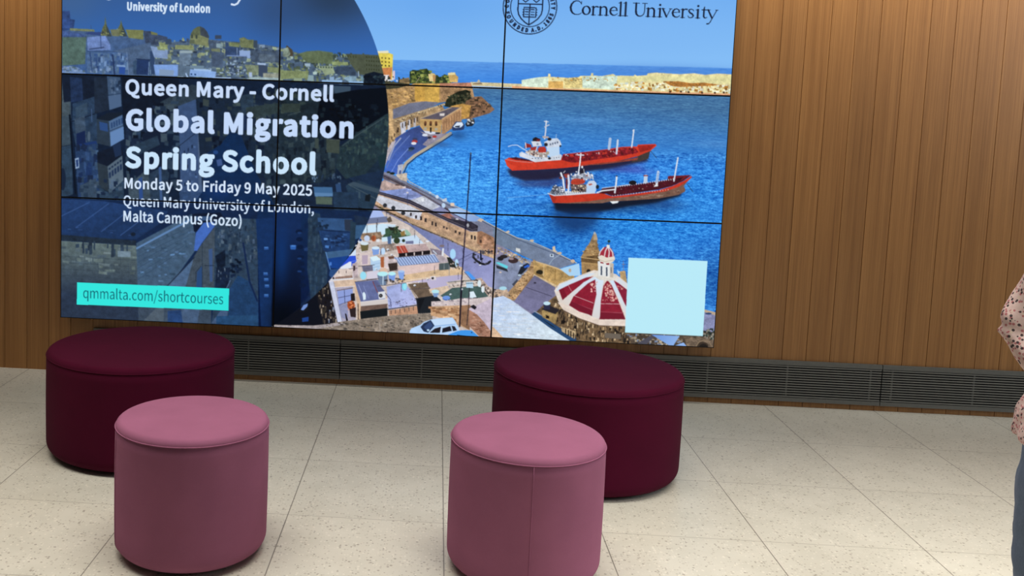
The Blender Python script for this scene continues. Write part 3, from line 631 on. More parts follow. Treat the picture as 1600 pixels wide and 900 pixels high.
["L",[859,364.4,880.9,362.2],2.2,"3f86dc"],
["P",[884.4,348.4,890.8,337.3,903.1,336.9,904.8,345,899.6,352,887.4,353.8],"1f2734",0],
["S",[886.7,338.8,903.1,336.9,903.4,345,889.9,348.3],
["d8dce0","b4b6b8","8a8478"],14,[2.07,5.51,1.38,4.13],12],
["K",[870.4,373.6,22,12.4],"1e4a86",0.7],
["K",[835.5,394,24.8,8.3],"2a4c86",0.6],
["P",[680.1,502.2,714.1,477.3,784.7,509.2,855.5,548.1,919.2,581.7,957.4,599.6,1039.3,640.8,1137.6,678.4,1114.5,763.8,978.5,819.7,690.5,812.1],"8a86a0",0.05],
["P",[710.6,456.6,730.2,461.4,749.9,470.4,764.1,477.4,778.2,483.8,812,499.1,831.8,509.5,862.8,523.5,879.7,530.4,899.3,537.3,924.8,550.2,938.9,558.6,967.1,571.4,1006.5,589.2,1017.7,592.2,1035.8,596.3,1059.7,606.5,1084.8,615.1,1103,621.3,1121.3,630.3,1136.8,638,1101.8,651.4,1092.1,650.4,1069.7,642.3,1043.3,636.4,1016.4,623.6,981.4,611.2,957.4,601,919.4,584.5,855.6,550.9,784.7,509.2,714.2,480.1],"7c8096",0.06],
["G",[953,563.6,1006.5,589.2,1035.8,596.3,1103,621.3,1136.8,638,1101.8,651.4,1043.3,636.4,981.4,611.2,954.7,601.1],"6f8098","74809a",[967.2,574.1,1108,637.8],0.07],
["L",[760.9,465.8,769.6,476.5,811.9,497.1,862.8,522.1,899.3,536.6,938.9,557.2,974.2,574.5,1006.5,588.5,1035.7,594.9,1084.8,613.7,1136.8,638],1.52,"c3b8a6"],
["L",[764.2,480.9,812.2,502.6,863,527,924.9,553.6,1006.7,592,1085,617.9,1134.1,638.1],1.1,"3a4660"],
["P",[713.5,462.1,734.7,470.9,769.9,486.2,840.7,523.7,904.3,555.9,920,567.7,912,573.6,827,527,770.3,495.9,730.8,478,711.1,471.8],"59525e",0.15],
["L",[710.9,464.9,750.4,482.8,840.9,527.8,920,566.3],1.65,"2f2a36"],
["L",[727.9,475.4,770.2,493.1,846.6,533.2],1.38,"8a7a78"],
["P",[737.1,459.8,736.4,461.2,734.4,462.3,731.6,462.7,728.8,462.5,726.8,461.5,726,460.2,726.7,458.8,728.7,457.7,731.4,457.2,734.2,457.5,736.3,458.4],"1d2418",0],
["P",[727.3,457.4,726.7,458.5,725.2,459.4,723.2,459.7,721.1,459.5,719.5,458.8,718.9,457.7,719.5,456.6,721,455.7,723,455.3,725.1,455.5,726.7,456.3],"26301f",0],
["P",[738.5,462.5,763.3,457.4,764,476.7,750,473.1],"c6b8a8",0.15],
["P",[833.9,506.6,833.5,508.7,832.3,510.3,830.5,510.9,828.7,510.4,827.3,508.9,826.7,506.9,827.1,504.8,828.4,503.2,830.2,502.6,832,503.1,833.3,504.5],"cfdcee",0],
["P",[840.2,512.6,851.1,508,851.5,516.3,843.2,516.6],"c3ccd8",0],
["P",[849,524.7,848.6,527.5,847.2,529.6,845.1,530.4,843,529.8,841.4,527.8,840.7,525.1,841.2,522.3,842.6,520.2,844.7,519.4,846.8,520,848.4,522],"bcd4f0",0],
["P",[859.9,518.7,868.1,518.4,868.4,525.3,860.2,525.7],"e6cdb8",0],
["P",[817.5,498.2,817.2,499.3,816.2,500.2,814.8,500.5,813.4,500.3,812.4,499.5,812,498.4,812.3,497.3,813.3,496.5,814.7,496.1,816.1,496.4,817.1,497.1],"c3ccd8",0],
["G",[854.9,531.4,879.7,529.1,924.7,549.5,919.5,556.6,894.7,557.6,866.5,546.3],"a8c8f0","86a4d8",[868.7,530.9,918.1,555.3],0],
["P",[918,553.9,926.1,549.4,933.1,551.9,927.9,557.7],"cdb8a4",0],
["P",[981.1,576.3,987.9,573.3,990.8,577.3,985.4,578.9],"cfc0ae",0],
["P",[1043.2,593.2,1042.6,594.5,1040.9,595.5,1038.5,595.9,1036.1,595.7,1034.3,594.9,1033.6,593.6,1034.2,592.4,1035.9,591.4,1038.3,590.9,1040.7,591.2,1042.5,592],"c9b8a0",0],
["P",[1083,605.5,1088.3,602.5,1090.2,612.1,1095.9,616.1,1084.8,615.1],"d6c2a4",0],
["P",[1104.2,617.8,1103.5,619.1,1101.6,620.1,1098.9,620.5,1096.1,620.3,1094,619.5,1093.2,618.3,1093.9,617,1095.9,616,1098.6,615.5,1101.4,615.7,1103.4,616.6],"cdb496",0],
["P",[1133,634,1132.5,635.8,1130.9,637.2,1128.6,637.8,1126.2,637.4,1124.5,636.1,1123.7,634.4,1124.3,632.5,1125.9,631.1,1128.2,630.5,1130.6,630.9,1132.3,632.2],"cfb59c",0],
["P",[1004.8,610.2,1014.5,612.5,1014.9,620.9,1005.1,617.1],"d3d6d6",0],
["P",[1078.3,621,1086.5,620.6,1086.9,627.6,1078.6,626.5],"c8d8e8",0],
["P",[1084.4,623.5,1084.2,624.5,1083.6,625.2,1082.6,625.5,1081.7,625.3,1080.9,624.6,1080.6,623.7,1080.8,622.7,1081.5,621.9,1082.4,621.6,1083.4,621.9,1084.1,622.5],"20283a",0],
["L",[1078,643.3,1085.7,631.8,1101.6,620],1.24,"9fb4c8"],
["P",[700.5,487.5,714,474.5,730.9,480.8,758.9,488,764.6,492,714.8,499.5],"b09a94",0.15],
["P",[749.1,484.3,748.3,485.2,746.3,485.9,743.6,486.3,740.8,486.1,738.7,485.6,738,484.7,738.7,483.8,740.7,483,743.4,482.7,746.2,482.8,748.3,483.4],"5f4a44",0],
["P",[753.4,488.2,761.6,486.5,761.8,490.7],"dcd6da",0],
["G",[705.1,499.9,764.6,490.6,784.3,498.1,840.9,527.8,857.9,538.3,921.4,567.7,920.4,577.5,905.2,576.7,856,559.2,771.3,523.7],"8296d2","85809a",[714.9,500.9,905.1,573.9],0.08],
["S",[714.9,500.9,770.2,493.1,841,530.6,771.2,520.9],
["93a8e2","788ac0","a0aee0","6f7fb0"],40,[5.51,19.29,1.38,4.13],13],
["P",[771.1,516.7,801.2,505.8,838.1,527.9,810.9,540.2],"b6bac8",0.12],
["P",[784.8,513.4,795.7,507.4,804.2,511.2,793.4,520],"cfd3dc",0],
["P",[795.9,513,801.4,511.3,803,516.8,799,519.8],"e8ecf4",0],
["P",[837.4,546.1,858,539.7,869.5,550.3,855.9,556.4],"9d6a5e",0.1],
["P",[858.2,546.6,875.1,551.5,904.7,565.6,898.1,572.8,872.8,564.1],"57525e",0.1],
["P",[878.5,554.1,878.1,555.5,876.9,556.6,875.3,557,873.6,556.7,872.4,555.8,871.9,554.4,872.2,553,873.4,551.9,875.1,551.5,876.7,551.8,878,552.8],"c8ccd4",0],
["P",[701.1,505.6,771.3,523.7,856,559.2,905.2,578.1,920.4,577.5,921.4,567.7,903,558.7,855.7,552.3,771,515.3,703.7,499.9],"34303c",0.2],
["L",[703.8,502.7,771.2,519.5,855.8,555.7,909.3,575.1,920.2,571.9],1.38,"5c5866"],
["L",[857.9,538.3,883.3,549.8,920,566.3],1.38,"2e2b38"],
["P",[693.4,524,701.1,505.6,771.4,525.1,856,560.6,905.3,579.5,920.5,578.9,921.4,599.7,955.2,612.3,958.9,633.1,920.9,620.7,857.4,594,772.8,562.6,702.2,536.2],"b4957a",0.16],
["P",[696,519.7,704,508.2,771.5,527.8,799.8,540.6,793.5,559,772.5,554.3,716,531.4],"c3c6d2",0.1],
["P",[920.5,578.9,928.7,577.1,956.9,589.9,962.9,630.1,920.2,604],"a0785e",0.2],
["P",[905.3,579.5,920.5,578.9,920.1,601.2,898.9,592.3],"c9aa8a",0.1],
["P",[722.7,529.8,722.2,532.2,720.5,534,718.2,534.7,715.8,534.2,714,532.5,713.3,530.2,713.8,527.8,715.5,526,717.8,525.2,720.2,525.8,722,527.4],"2c3038",0],
["P",[741,534.6,740.5,537,738.8,538.8,736.5,539.5,734.1,539,732.3,537.3,731.6,535,732.1,532.6,733.8,530.8,736.1,530.1,738.5,530.6,740.3,532.3],"2c3038",0],
["P",[763,544.9,762.4,547.3,760.7,549.1,758.4,549.8,756,549.3,754.2,547.6,753.5,545.3,754.1,542.9,755.7,541.1,758.1,540.4,760.4,540.9,762.2,542.6],"2c3038",0],
["P",[772.8,543.8,777,543.6,777.2,550.6,773,550.8],"3a3234",0],
["P",[784.1,548.9,788.3,548.7,788.5,555.7,784.4,555.9],"3a3234",0],
["P",[795.1,550.6,799.6,550.4,799.9,558.7,795.5,558.9],"332c2e",0],
["P",[805,554.3,809.5,554.2,809.8,562.5,805.3,562.7],"332c2e",0],
["P",[820.3,560.7,823.9,560.5,824.2,568.9,820.6,569],"2c2628",0],
["P",[828,563.2,831.6,563,831.9,571.4,828.3,571.5],"2c2628",0],
["P",[845.5,569.7,849.3,569.5,849.5,574.5,845.7,574.7],"463a3a",0],
["P",[851.8,572.2,855.7,572.1,855.9,577.1,852,577.2],"463a3a",0],
["P",[871.5,578.1,875.3,577.9,875.6,583.5,871.7,583.7],"2a2426",0],
["P",[879.9,581.2,883.8,581.1,884,586.7,880.1,586.8],"2a2426",0],
["P",[906.6,586.8,910.2,586.6,910.6,595.7,907,595.8],"221e22",0],
["P",[913.6,587.9,917.1,587.7,917.5,596.8,914,596.9],"221e22",0],
["P",[925.7,596.1,930.6,595.9,930.9,602.8,926.1,603],"4a3830",0],
["L",[695,529.5,730.4,546.2,772.8,564,801.2,576.8,857.5,596.8,921,622.1],3.58,"5a4a40"],
["S",[702,532,772.7,561.2,857.4,592.7,920.8,617.9,921.1,623.5,857.7,601,773,568.2,699.5,539.1],
["2c3020","8a765e","4c4a34"],60,[2.07,5.51,1.38,3.31],14],
["P",[764.3,557.4,920.7,615.1,958.7,630.3,959,635.9,921.1,623.5,857.5,596.8,772.9,565.4],"bda080",0.18],
["G",[699.5,540.5,716.4,544,773,568.2,857.7,601,921.2,626.3,956.2,636,963.2,728.4,910.5,699.8,860.2,662.6,803,625.7,746.3,600.1,711.8,573.5],"6b76a4","8f93c4",[745.2,569.3,937.7,687.3],0.05],
["P",[716.5,546.8,773.1,569.6,773.3,576.6,724,563.2],"59648c",0.1],
["P",[959,635.9,983.3,623.7,1046.1,637.7,1043.7,646.2,1000.6,698.6,982.1,716.3,960.3,725.7],"828ca8",0.08],
["K",[945,694,24.8,35.8],"a3a6d2",0.8],
["S",[929.9,603.6,957.7,608,982.9,615.3,1018.2,630.5,1045,643.4,1039.7,649.2,997.6,634.2,955.6,622],
["a89272","d4c2a2","6a5a48","8f7a60","c2ae90"],90,[2.07,5.51,1.65,3.58],15],
["P",[936.3,592.1,951.8,598.5,955.5,619.3,930.4,614.7],"a8826a",0.2],
["L",[914.3,626.6,913.9,635,920.5,641.7,929,647,938.8,649.4,947,646.9,951,642.5],4.68,"24242a"],
["S",[911.5,626.7,953.6,638.9,948.6,651.7,917.9,647.5],
["4a4a54","17171c","34343c"],16,[2.76,5.51,1.93,3.58],90],
["P",[927.8,619,930.6,618.9,932.9,639.8,928.7,640],"18203a",0],
["S",[930.6,618.9,952.5,615.2,954.4,624.9,935.2,629.9],
["2a2a34","50505c","1a1a20"],18,[2.76,6.89,1.38,3.44],16],
["P",[932,651.1,931.6,651.8,930.6,652.3,929.3,652.6,927.9,652.4,926.8,652,926.4,651.3,926.8,650.6,927.8,650,929.1,649.8,930.5,649.9,931.6,650.4],"dfe4ee",0],
["L",[879,644.9,907.4,628.3,929.2,619],1.1,"4a5078"],
["L",[882,651.8,907.7,635.3,928.1,626],0.83,"5a608a"],
["P",[962.2,644.8,969,643.1,990.1,651.3,987.7,657.7],"66d2e2",0],
["P",[963.8,649.7,987.6,657,990.7,663.9,965.5,656.6],"2c3038",0],
["P",[979.7,635,978.9,637.5,976.4,639.4,973,640.2,969.5,639.7,966.9,638,965.9,635.6,966.7,633.1,969.2,631.2,972.6,630.4,976.1,630.9,978.7,632.6],"221f24",0],
["P",[1011.6,637.8,1010.3,641,1006.3,643.5,1000.9,644.6,995.3,644,991.2,641.8,989.5,638.8,990.9,635.6,994.8,633.1,1000.3,632,1005.8,632.6,1010,634.7],"3a2c30",0],
["P",[1001.8,634.7,1001.1,635.9,999.1,636.8,996.4,637.2,993.6,637,991.6,636.3,990.8,635.2,991.5,634.1,993.4,633.2,996.2,632.7,998.9,632.9,1001,633.7],"a08a8a",0],
["P",[987.8,630.4,986.8,632.6,983.8,634.2,979.7,635,975.5,634.6,972.4,633.2,971.2,631.2,972.2,629,975.2,627.4,979.3,626.6,983.5,627,986.6,628.4],"2a2628",0],
["P",[1017.7,650.1,1031.1,642.6,1036.9,646.5,1026.5,660.9,1014.6,672.7,1010.4,671.5],"20242e",0],
["P",[1023.3,651.3,1032.7,645.3,1037,649.3,1026.2,654],"2f62cc",0],
["P",[1021.8,648.6,1021.3,649.6,1019.8,650.3,1017.7,650.7,1015.7,650.5,1014.1,649.9,1013.5,648.9,1014,647.9,1015.5,647.1,1017.5,646.8,1019.6,647,1021.2,647.6],"b8c8d8",0],
["P",[1019.3,669.7,1018.8,670.8,1017.4,671.7,1015.3,672.1,1013.2,671.9,1011.7,671.1,1011.1,670,1011.6,668.9,1013,668,1015.1,667.6,1017.2,667.8,1018.7,668.6],"b4c8dc",0],
["P",[976.9,665.2,976.6,666.1,975.6,666.7,974.3,667,972.9,666.9,971.8,666.3,971.4,665.5,971.7,664.6,972.7,663.9,974.1,663.7,975.5,663.8,976.5,664.4],"d4c0b4",0],
["P",[1000.3,690.2,1010.8,678.5,1013.8,683.9,1004.7,695.6],"404656",0],
["P",[1044.5,633.6,1053.1,640.2,1048.8,665.6,1013,724.7,997.8,726.8,986.2,716.1,1002,697.1,1034.5,655],"b1906a",0.18],
["P",[1048.7,664.2,1044.7,665.7,1007.5,726.4,1013.2,729],"8d6d4c",0],
["S",[1041.9,637.9,1050.4,641.7,1010.1,723.5,993.3,718.6],
["d0b48c","8c6c4a","c4a478","77593e"],55,[2.07,6.89,1.65,4.13],17],
["P",[1043.3,636.4,1069.7,642.3,1094.9,651,1131.4,664.7,1137.6,678.4,1103.9,692.5,1046.1,665.7],"b3935f",0.16],
["L",[1050.3,638.9,1094.9,651,1132.8,666.1],2.76,"cfb388"],
["P",[1065.8,661.3,1065,664.2,1062.3,666.3,1058.6,667.2,1054.7,666.7,1051.9,664.7,1050.7,662,1051.6,659.1,1054.3,657,1058,656.1,1061.8,656.6,1064.7,658.6],"26241c",0],
["P",[1050.1,664.1,1066.8,667.6,1067.1,673.2,1049,668.4],"8b7046",0],
["L",[1067,643.8,1066.9,669],1.38,"d8c298"],
["L",[1092.3,653.9,1092.1,676.3],1.65,"8a6c40"],
["P",[1046.1,665.7,1096.8,688.7,1094.5,697.2,1043.6,671.4],"cbb48e",0.12],
["G",[1047.6,668.4,1094.3,693,1092.7,715.5,1069.1,740.5,1047.6,752.8,1006.2,727.9],"6d6c8a","79789c",[1055.1,682.1,1030.3,739.5],0.06],
["L",[1031,695.8,1087,712.9],1.1,"3c3a50"],
["P",[1052.5,685,1052.2,685.9,1051.2,686.5,1049.9,686.8,1048.5,686.7,1047.4,686.1,1047,685.3,1047.3,684.4,1048.3,683.7,1049.7,683.5,1051.1,683.6,1052.1,684.2],"2a2834",0],
["P",[1101.8,652.1,1142.3,638.4,1146.5,665.5,1121.8,666.5],"a9d2f2",0],
["P",[1126.3,654.5,1126,656.6,1125,658.2,1123.5,658.8,1122,658.3,1120.8,656.8,1120.3,654.7,1120.6,652.6,1121.6,651.1,1123.1,650.4,1124.6,650.9,1125.8,652.4],"b8a898",0],
["P",[953.2,723.2,967.6,702.9,989.7,701.9,997.4,717,963.2,728.4],"b9a18c",0.15],
["S",[951,703.6,987,702,997.3,715.6,957.5,725.9],
["4c4440","d8c8ba","8f7c70"],30,[2.07,6.89,1.38,4.13],18],
["P",[989.6,699.8,988.6,701.9,985.6,703.6,981.5,704.3,977.3,704,974.2,702.6,973,700.5,974,698.3,977,696.7,981.1,695.9,985.3,696.3,988.4,697.7],"a8d6e8",0],
["G",[951.9,724.7,982.1,717,999.1,724,1044.9,754.3,1087.8,783.4,1134.9,810.8,955.8,812.3],"bccfee","d0e0ec",[967.3,728.2,1074.9,801],0.05],
["S",[960.7,735.6,1002.1,729.5,1073.7,777,1123.7,807.1,966.8,807.5],
["c2ccdc","d8e4ee","bac6d8","dcd8d6"],90,[8.27,27.55,0.55,1.38],19],
["P",[954.3,778.3,970.2,791.7,987.7,809.4,955.8,812.3],"d9b898",0.1],
["P",[1134.9,810.8,1087.8,783.4,1044.9,754.3,1052.9,748.3,1089.9,769.1,1172.5,816.1],"27466e",0.05],
["L",[1050,747,1089.8,767.7,1173.8,814.6],1.38,"9fb0bc"],
["P",[1066,761.8,1090.3,776.2,1101.7,784.1,1084.7,775],"10161f",0],
["P",[1142.6,773.7,1443.7,769.4,1447.8,832.4,1146.5,847.1],"4d4238",0.2],
["P",[1095.2,711.2,1112.3,721.6,1183.3,760.6,1259.3,768.3,1262.3,820.3,1179.5,818.6,1144.1,801.9,1090,770.6,1055.6,748.2,1071.4,731.9],"6a563f",0.25],
["S",[1095.7,719.6,1118.4,732.6,1190.5,767.3,1259.4,771.1,1261.9,813.2,1179.3,814.4,1136.8,793.8,1089.9,769.1],
["1f1a18","2b231e","3a3028","8f7658","b59c78","463a30","1a1614","c4ae8c","6f5a44"],240,[1.65,4.41,4.13,12.4],20],
["P",[1066.6,746.2,1080.1,738.6,1102.6,747.4,1098.4,773,1070.1,760.2],"a08759",0.15],
["P",[1065,742.1,1085.4,734.1,1105.1,741.7,1097.3,751.9],"26242a",0],
["P",[1076.7,754.2,1083.7,756.7,1084,762.4,1077,761.3],"1d1712",0],
["P",[1069.9,729.2,1085.1,728.5,1084.4,742.6,1071.9,741.8],"2a2e48",0],
["P",[1085.2,728.5,1084.3,730.6,1081.5,732.3,1077.7,733.1,1073.8,732.7,1070.9,731.3,1069.8,729.2,1070.7,727,1073.5,725.4,1077.3,724.6,1081.2,725,1084.1,726.4],"c2e2f0",0],
["P",[1109.7,778.1,1143.4,787.8,1141.5,804.9,1113,789.2],"b8a07c",0.2],
["P",[1119.9,782.6,1122.1,782.5,1122.8,795.1,1120.5,795.3],"241c18",0],
["P",[1125.6,785.1,1127.8,785,1128.4,797.7,1126.2,797.8],"241c18",0],
["P",[1131.2,787.7,1133.4,787.6,1134.1,800.3,1131.9,800.4],"241c18",0],
["P",[1136.9,790.2,1139.1,790.1,1139.7,802.8,1137.5,802.9],"241c18",0],
["P",[1205.4,787.7,1239.9,788.9,1240.5,800.1,1206,799],"6c6258",0],
["S",[1253.6,788.2,1444.9,787.6,1446.7,815.6,1255.2,816.4],
["6a5a4c","4a4038","8f8676","a89a88","33302c","7a8aa8","b4a890","5a4a3a"],260,[2.07,8.27,2.07,5.51],21],
["P",[1276.6,806.9,1307,787.1,1314,789.6,1290.8,814.7],"4d4c58",0],
["G",[1305.6,787.2,1365.8,787.1,1353.5,808.8,1345.3,809.2],"6b95dc","8ab0e8",[1308.3,787,1350.7,808.9],0],
["P",[1353.6,810.2,1374.8,800.8,1386.6,814.3,1353.8,814.4],"8fb4ee",0],
["P",[1374,788.1,1417.5,786.1,1441.2,793.4,1443.8,812.9,1385.2,812.9],"6f5f50",0.25],
["P",[1428.4,806.6,1427.1,811.6,1422.9,815.4,1416.8,817,1410.6,816,1405.9,812.6,1404,807.8,1405.3,802.8,1409.5,799,1415.6,797.4,1421.8,798.4,1426.5,801.8],"3c3128",0],
["P",[1427.2,809.5,1426.2,813.7,1423,817,1418.3,818.4,1413.4,817.5,1409.8,814.5,1408.2,810.4,1409.2,806.1,1412.5,802.9,1417.2,801.5,1422,802.4,1425.7,805.3],"1f1a17",0],
["L",[1402.5,806.5,1408.7,797,1418,793.8,1429.1,796.7,1435.2,806.3],2.2,"87745e"],
["P",[1412.3,726.1,1441.5,735.9,1444.1,776.4,1411.2,772.3],"8488ae",0.12],
["P",[1412.3,726.1,1444,733,1444.5,740,1412.7,731.7],"b9a48e",0],
["S",[1413.8,769.4,1440.9,768.1,1442.3,790.5,1414.9,787.6],
["1f2a2a","35443c","8f8a80"],40,[2.76,6.89,2.76,5.51],22],
["P",[1430.6,735.1,1429.7,736.2,1427.3,737.1,1423.9,737.6,1420.5,737.5,1418,736.8,1417,735.7,1417.8,734.5,1420.3,733.6,1423.6,733.1,1427,733.3,1429.6,734],"2d4470",0],
["P",[1149.3,666.7,1145.7,623.7,1151.8,610.9,1163.1,591,1167.8,576.9,1171.4,568.4,1175.8,573.8,1180,600,1187.9,620.5,1182.7,624.9,1186,659.5,1169.7,663],"9f8057",0.14],
["P",[1171.3,567.1,1169.7,586.5,1179.2,586.1,1175.8,573.8],"c8ac84",0],
["P",[1145.7,625.1,1185,617.8,1186.1,637.2,1146.3,634.8],"6d5436",0.2],
["L",[1145.7,625.1,1185.6,628.9],1.93,"c2a274"],
["L",[1150.7,615.1,1185,616.4],1.38,"7d6244"],
["L",[1158.2,602.3,1181.5,602.7],1.1,"7d6244"],
["L",[1147.8,637.5,1184.8,638.7],2.2,"b2915f"],
["P",[1167.5,654.8,1167,657.3,1165.5,659.2,1163.4,660,1161.1,659.4,1159.4,657.6,1158.7,655.2,1159.2,652.6,1160.7,650.7,1162.8,650,1165.1,650.5,1166.8,652.3],"221c17",0],
["P",[1174,571.8,1173.8,573.1,1172.9,574,1171.7,574.4,1170.5,574.1,1169.5,573.2,1169.1,572,1169.4,570.7,1170.2,569.8,1171.5,569.4,1172.7,569.7,1173.6,570.6],"dcd6c8",0],
["S",[1150.2,605.4,1176.5,587.6,1185,617.8,1148.3,622.2],
["7a5e3e","b89a6c","8d6f4a"],40,[2.07,5.51,1.38,3.31],23],
["P",[1229.3,652.1,1241.5,650.1,1247.1,676.4,1233.3,674.2],"b2966c",0.12],
["L",[1236.2,629.5,1237.4,650.3],0.96,"8f7a80"],
["L",[1233.9,636.6,1240.7,636.3],0.96,"8f7a80"],
["P",[1223.7,649.5,1230.7,652,1227.1,660.5],"a8cdec",0],
["P",[1091.9,700.1,1102.1,684.2,1137.1,668.7,1155.8,659.5,1174.6,651.7,1221.5,658,1252.9,681.7,1257.7,765.5,1225,769.9,1186.2,764.6,1141.3,748.4,1111.7,735.7,1101.3,722.1],"ded4cc",0.05],
["P",[1094.7,701.4,1104.9,685.5,1139.8,668.6,1166.7,659,1177.7,658.5,1144.4,678.1,1116.5,696.2],"cfdff0",0],
["P",[1101.5,698.3,1122.9,686.1,1159,668.4,1174,665.6,1155.5,679,1130.5,701.2,1110.9,720.3],"8c2034",0.06],
["L",[1121.6,687.6,1129.1,699.8],1.1,"c08a90"],
["P",[1101.5,698.3,1110.9,693.6,1120.1,711.5,1110.9,720.3],"7a1a2c",0],
["P",[1125.2,730.9,1135,708,1161,678.8,1181,668.1,1189.3,671.3,1184,698.8,1177.8,735.5,1175.9,751.1,1147.9,743.9],"8a1f33",0.06],
["L",[1135.1,709.4,1177.1,723.6],1.38,"c9a2a6"],
["L",[1130.3,723.6,1176.5,738.4],1.24,"a0505e"],
["P",[1125.2,730.9,1130.3,722.2,1176.6,739.8,1175.9,752.5],"741a2d",0],
["P",[1191.3,757.4,1192.2,723.6,1196.9,684.2,1204.5,672,1214.7,683.4,1231.8,719,1247.5,754.8],"8a1f33",0.06],
["L",[1192.3,724.3,1233.4,723.1],1.38,"c9a2a6"],
["L",[1191.9,741.9,1242.7,742.3],1.24,"a0505e"],
["P",[1191.9,743.3,1242.8,743.7,1247.6,756.2,1191.4,758.8],"741a2d",0],
["P",[1215.3,670.8,1228,677.2,1253.7,695.6,1256.3,740.3,1238.3,713.1],"86203a",0.06],
["G",[1101.6,727.7,1112.2,720.2,1154.1,679.1,1180.7,664,1187.7,666.4,1162.5,681.5,1132.5,712.3,1121.2,732.5],"cfe0f2","dcd2ca",[1165,677.2,1112.5,724.4],0],
["G",[1178.2,668.3,1197.5,669.5,1193.5,696.9,1192.7,757.3,1176,753.9,1182.9,704.4],"d4e4f4","d8d4d4",[1185.5,676.3,1182.9,753.5],0],
["G",[1205.5,665.7,1215.1,666.6,1238.1,710.3,1256.6,745.9,1257.7,764.1,1239.1,727.1],"cfe2f4","d8d8dc",[1212.8,675.1,1248.2,743.5],0],
["G",[1215,663.8,1227.4,666.1,1252.9,681.7,1253.7,695.6,1228,677.2],"cfe0f0","dcd8d8",[1216.3,663.8,1250.5,687.4],0],
["S",[1166.5,680,1184.1,676.4,1178.7,701.8,1171.7,699.3],
["d8a8a0","c98a84","e0b8b0"],26,[1.1,4.13,1.1,4.13],24],
["S",[1198.1,679.9,1208.9,678.1,1227.3,713.6,1219.5,719.6,1202.3,706.3],
["d49a90","c07870","dca8a0","e2b8ae"],70,[1.1,4.13,1.38,4.82],25],
["S",[1222.7,680.2,1239.6,687.9,1242.8,696.1,1228.8,691.1],
["d49a90","c07870"],14,[1.1,4.13,1.1,2.76],26],
["S",[1194.4,712.3,1221.9,713.8,1216.9,722.5,1197.6,720.6],
["d49a90","b86a6a"],12,[0.83,2.76,0.83,2.76],27],
["P",[1100.1,725,1111.2,727.3,1148,745.3,1176.1,754.6,1194.2,759.3,1257.3,758.5,1258.1,771.1,1192.1,771.4,1148.7,757.9,1113.3,741.3],"e2d2c6",0.05],
["L",[1113.4,742.7,1148.8,759.3,1192.2,772.1,1258.1,772.5],1.65,"6a564a"],
["P",[1172.4,662.9,1182.9,654.1,1186.7,648.4,1211.6,652.8,1221.6,660.8,1227.6,670.3,1205.9,674,1186.7,672.1],"dcd8d0",0.05],
["P",[1181.7,631.9,1214.7,634.6,1212.2,664,1184.8,663.8],"e2e4e4",0],
["P",[1207.9,634.9,1216.1,635.9,1216.5,666.6,1209.6,665.5],"c2b6a8",0],
["P",[1188.7,642.7,1191.7,642.6,1192.8,662,1189.8,662.2],"2a3a52",0],
["P",[1200,644.3,1203,644.2,1204.1,663.6,1201.1,663.8],"2a3a52",0],
["P",[1210.3,643.8,1211.9,643.8,1212.6,656.3,1211,656.3],"4a5666",0],
["P",[1187.2,633,1194.1,632.7,1194.3,636.9,1187.4,635.8],"8c2430",0],
["P",[1199.6,634.6,1206.5,635,1206.7,639.1,1199.9,638.7],"8c2430",0],
["P",[1183.7,619.3,1184.7,610.9,1191,602.3,1199.1,599.9,1208.8,602.9,1214.9,613.8,1216.7,622,1200.5,625.5],"a02c3c",0],
["L",[1183.7,619.3,1186,610.8,1192.4,602.2],2.07,"e4e2e2"],
["L",[1194.9,622.9,1196.8,609,1200.5,600.5],2.07,"e4e2e2"],
["L",[1204.5,623.9,1205.1,610,1201.8,600.4],2.07,"e4e2e2"],
["L",[1214,622.1,1212,611.1,1204.6,601.7],2.07,"e4e2e2"],
["P",[1181.2,622.1,1189.2,618.3,1200.4,623.4,1216.6,619.9,1218.3,626.1,1213.2,633.3,1201.1,635.9,1187.2,633],"e2dacd",0],
["L",[1182.8,627.6,1196.8,632.6,1215.6,627.6],1.1,"b5a898"],
["P",[1199.3,603.3,1200.2,596.3,1203.6,596.2,1204.7,603.1],"e6e6e6",0],
["P",[1205.7,598.2,1205.3,599.9,1204.1,601.1,1202.3,601.7,1200.5,601.3,1199.1,600.1,1198.6,598.5,1199,596.8,1200.2,595.5,1201.9,595,1203.7,595.4,1205.1,596.5],"e8e8e6",0],
["P",[1206.3,587.8,1206,589.2,1204.9,590.2,1203.3,590.7,1201.7,590.4,1200.5,589.4,1200,588,1200.4,586.6,1201.5,585.6,1203,585.1,1204.6,585.4,1205.8,586.4],"1f3a34",0],
["L",[1202.7,590.7,1202.3,596.2],0.96,"2a4a50"],
["P",[1246.7,621.6,1414.3,621.3,1415.2,784.8,1248.6,785.1],"b9eaf8",0],
["K",[1084.8,453.4,96.4,13.8],"241f3c",0.5],
["K",[1192.3,430.1,75.8,9.6],"2a2346",0.5],
["K",[1071.8,466.2,62,12.4],"2a3a78",0.5],
["K",[1260.3,435.7,41.3,8.3],"5a4ac0",0.3],
["F",[977.6,441,1049.9,436.8,1110.8,429.1,1274.4,401.1,1275.2,413.3,1205.8,429.6,1125.2,443.6,1071.6,460.7,1017.1,465.6,986.5,455.8],"211a30",4.1,0.9],
["F",[989.9,469.4,1071.8,464.8,1098.4,452.8,1072.3,475.8,1017.7,478],"33305e",6.9,0.6],
["F",[1205.8,429.6,1275.3,416,1260.1,433,1179.5,444.2],"5a4cb8",6.9,0.3],
["P",[972,421.3,981.9,416.1,994.4,419.7,1032.8,423.1,1092.3,413.3,1096,405,1145.8,397.7,1188.8,390.7,1219.5,384.8,1237,383.4,1250.4,383,1252.9,378.8,1289.1,376.1,1292,379.4,1279.2,391.4,1266.1,397.3,1254.3,403.2,1213.1,415,1147.4,427,1097.5,434.4,1044.6,439.8,988.7,444,977.3,434.1],"cb3b27",0.06],
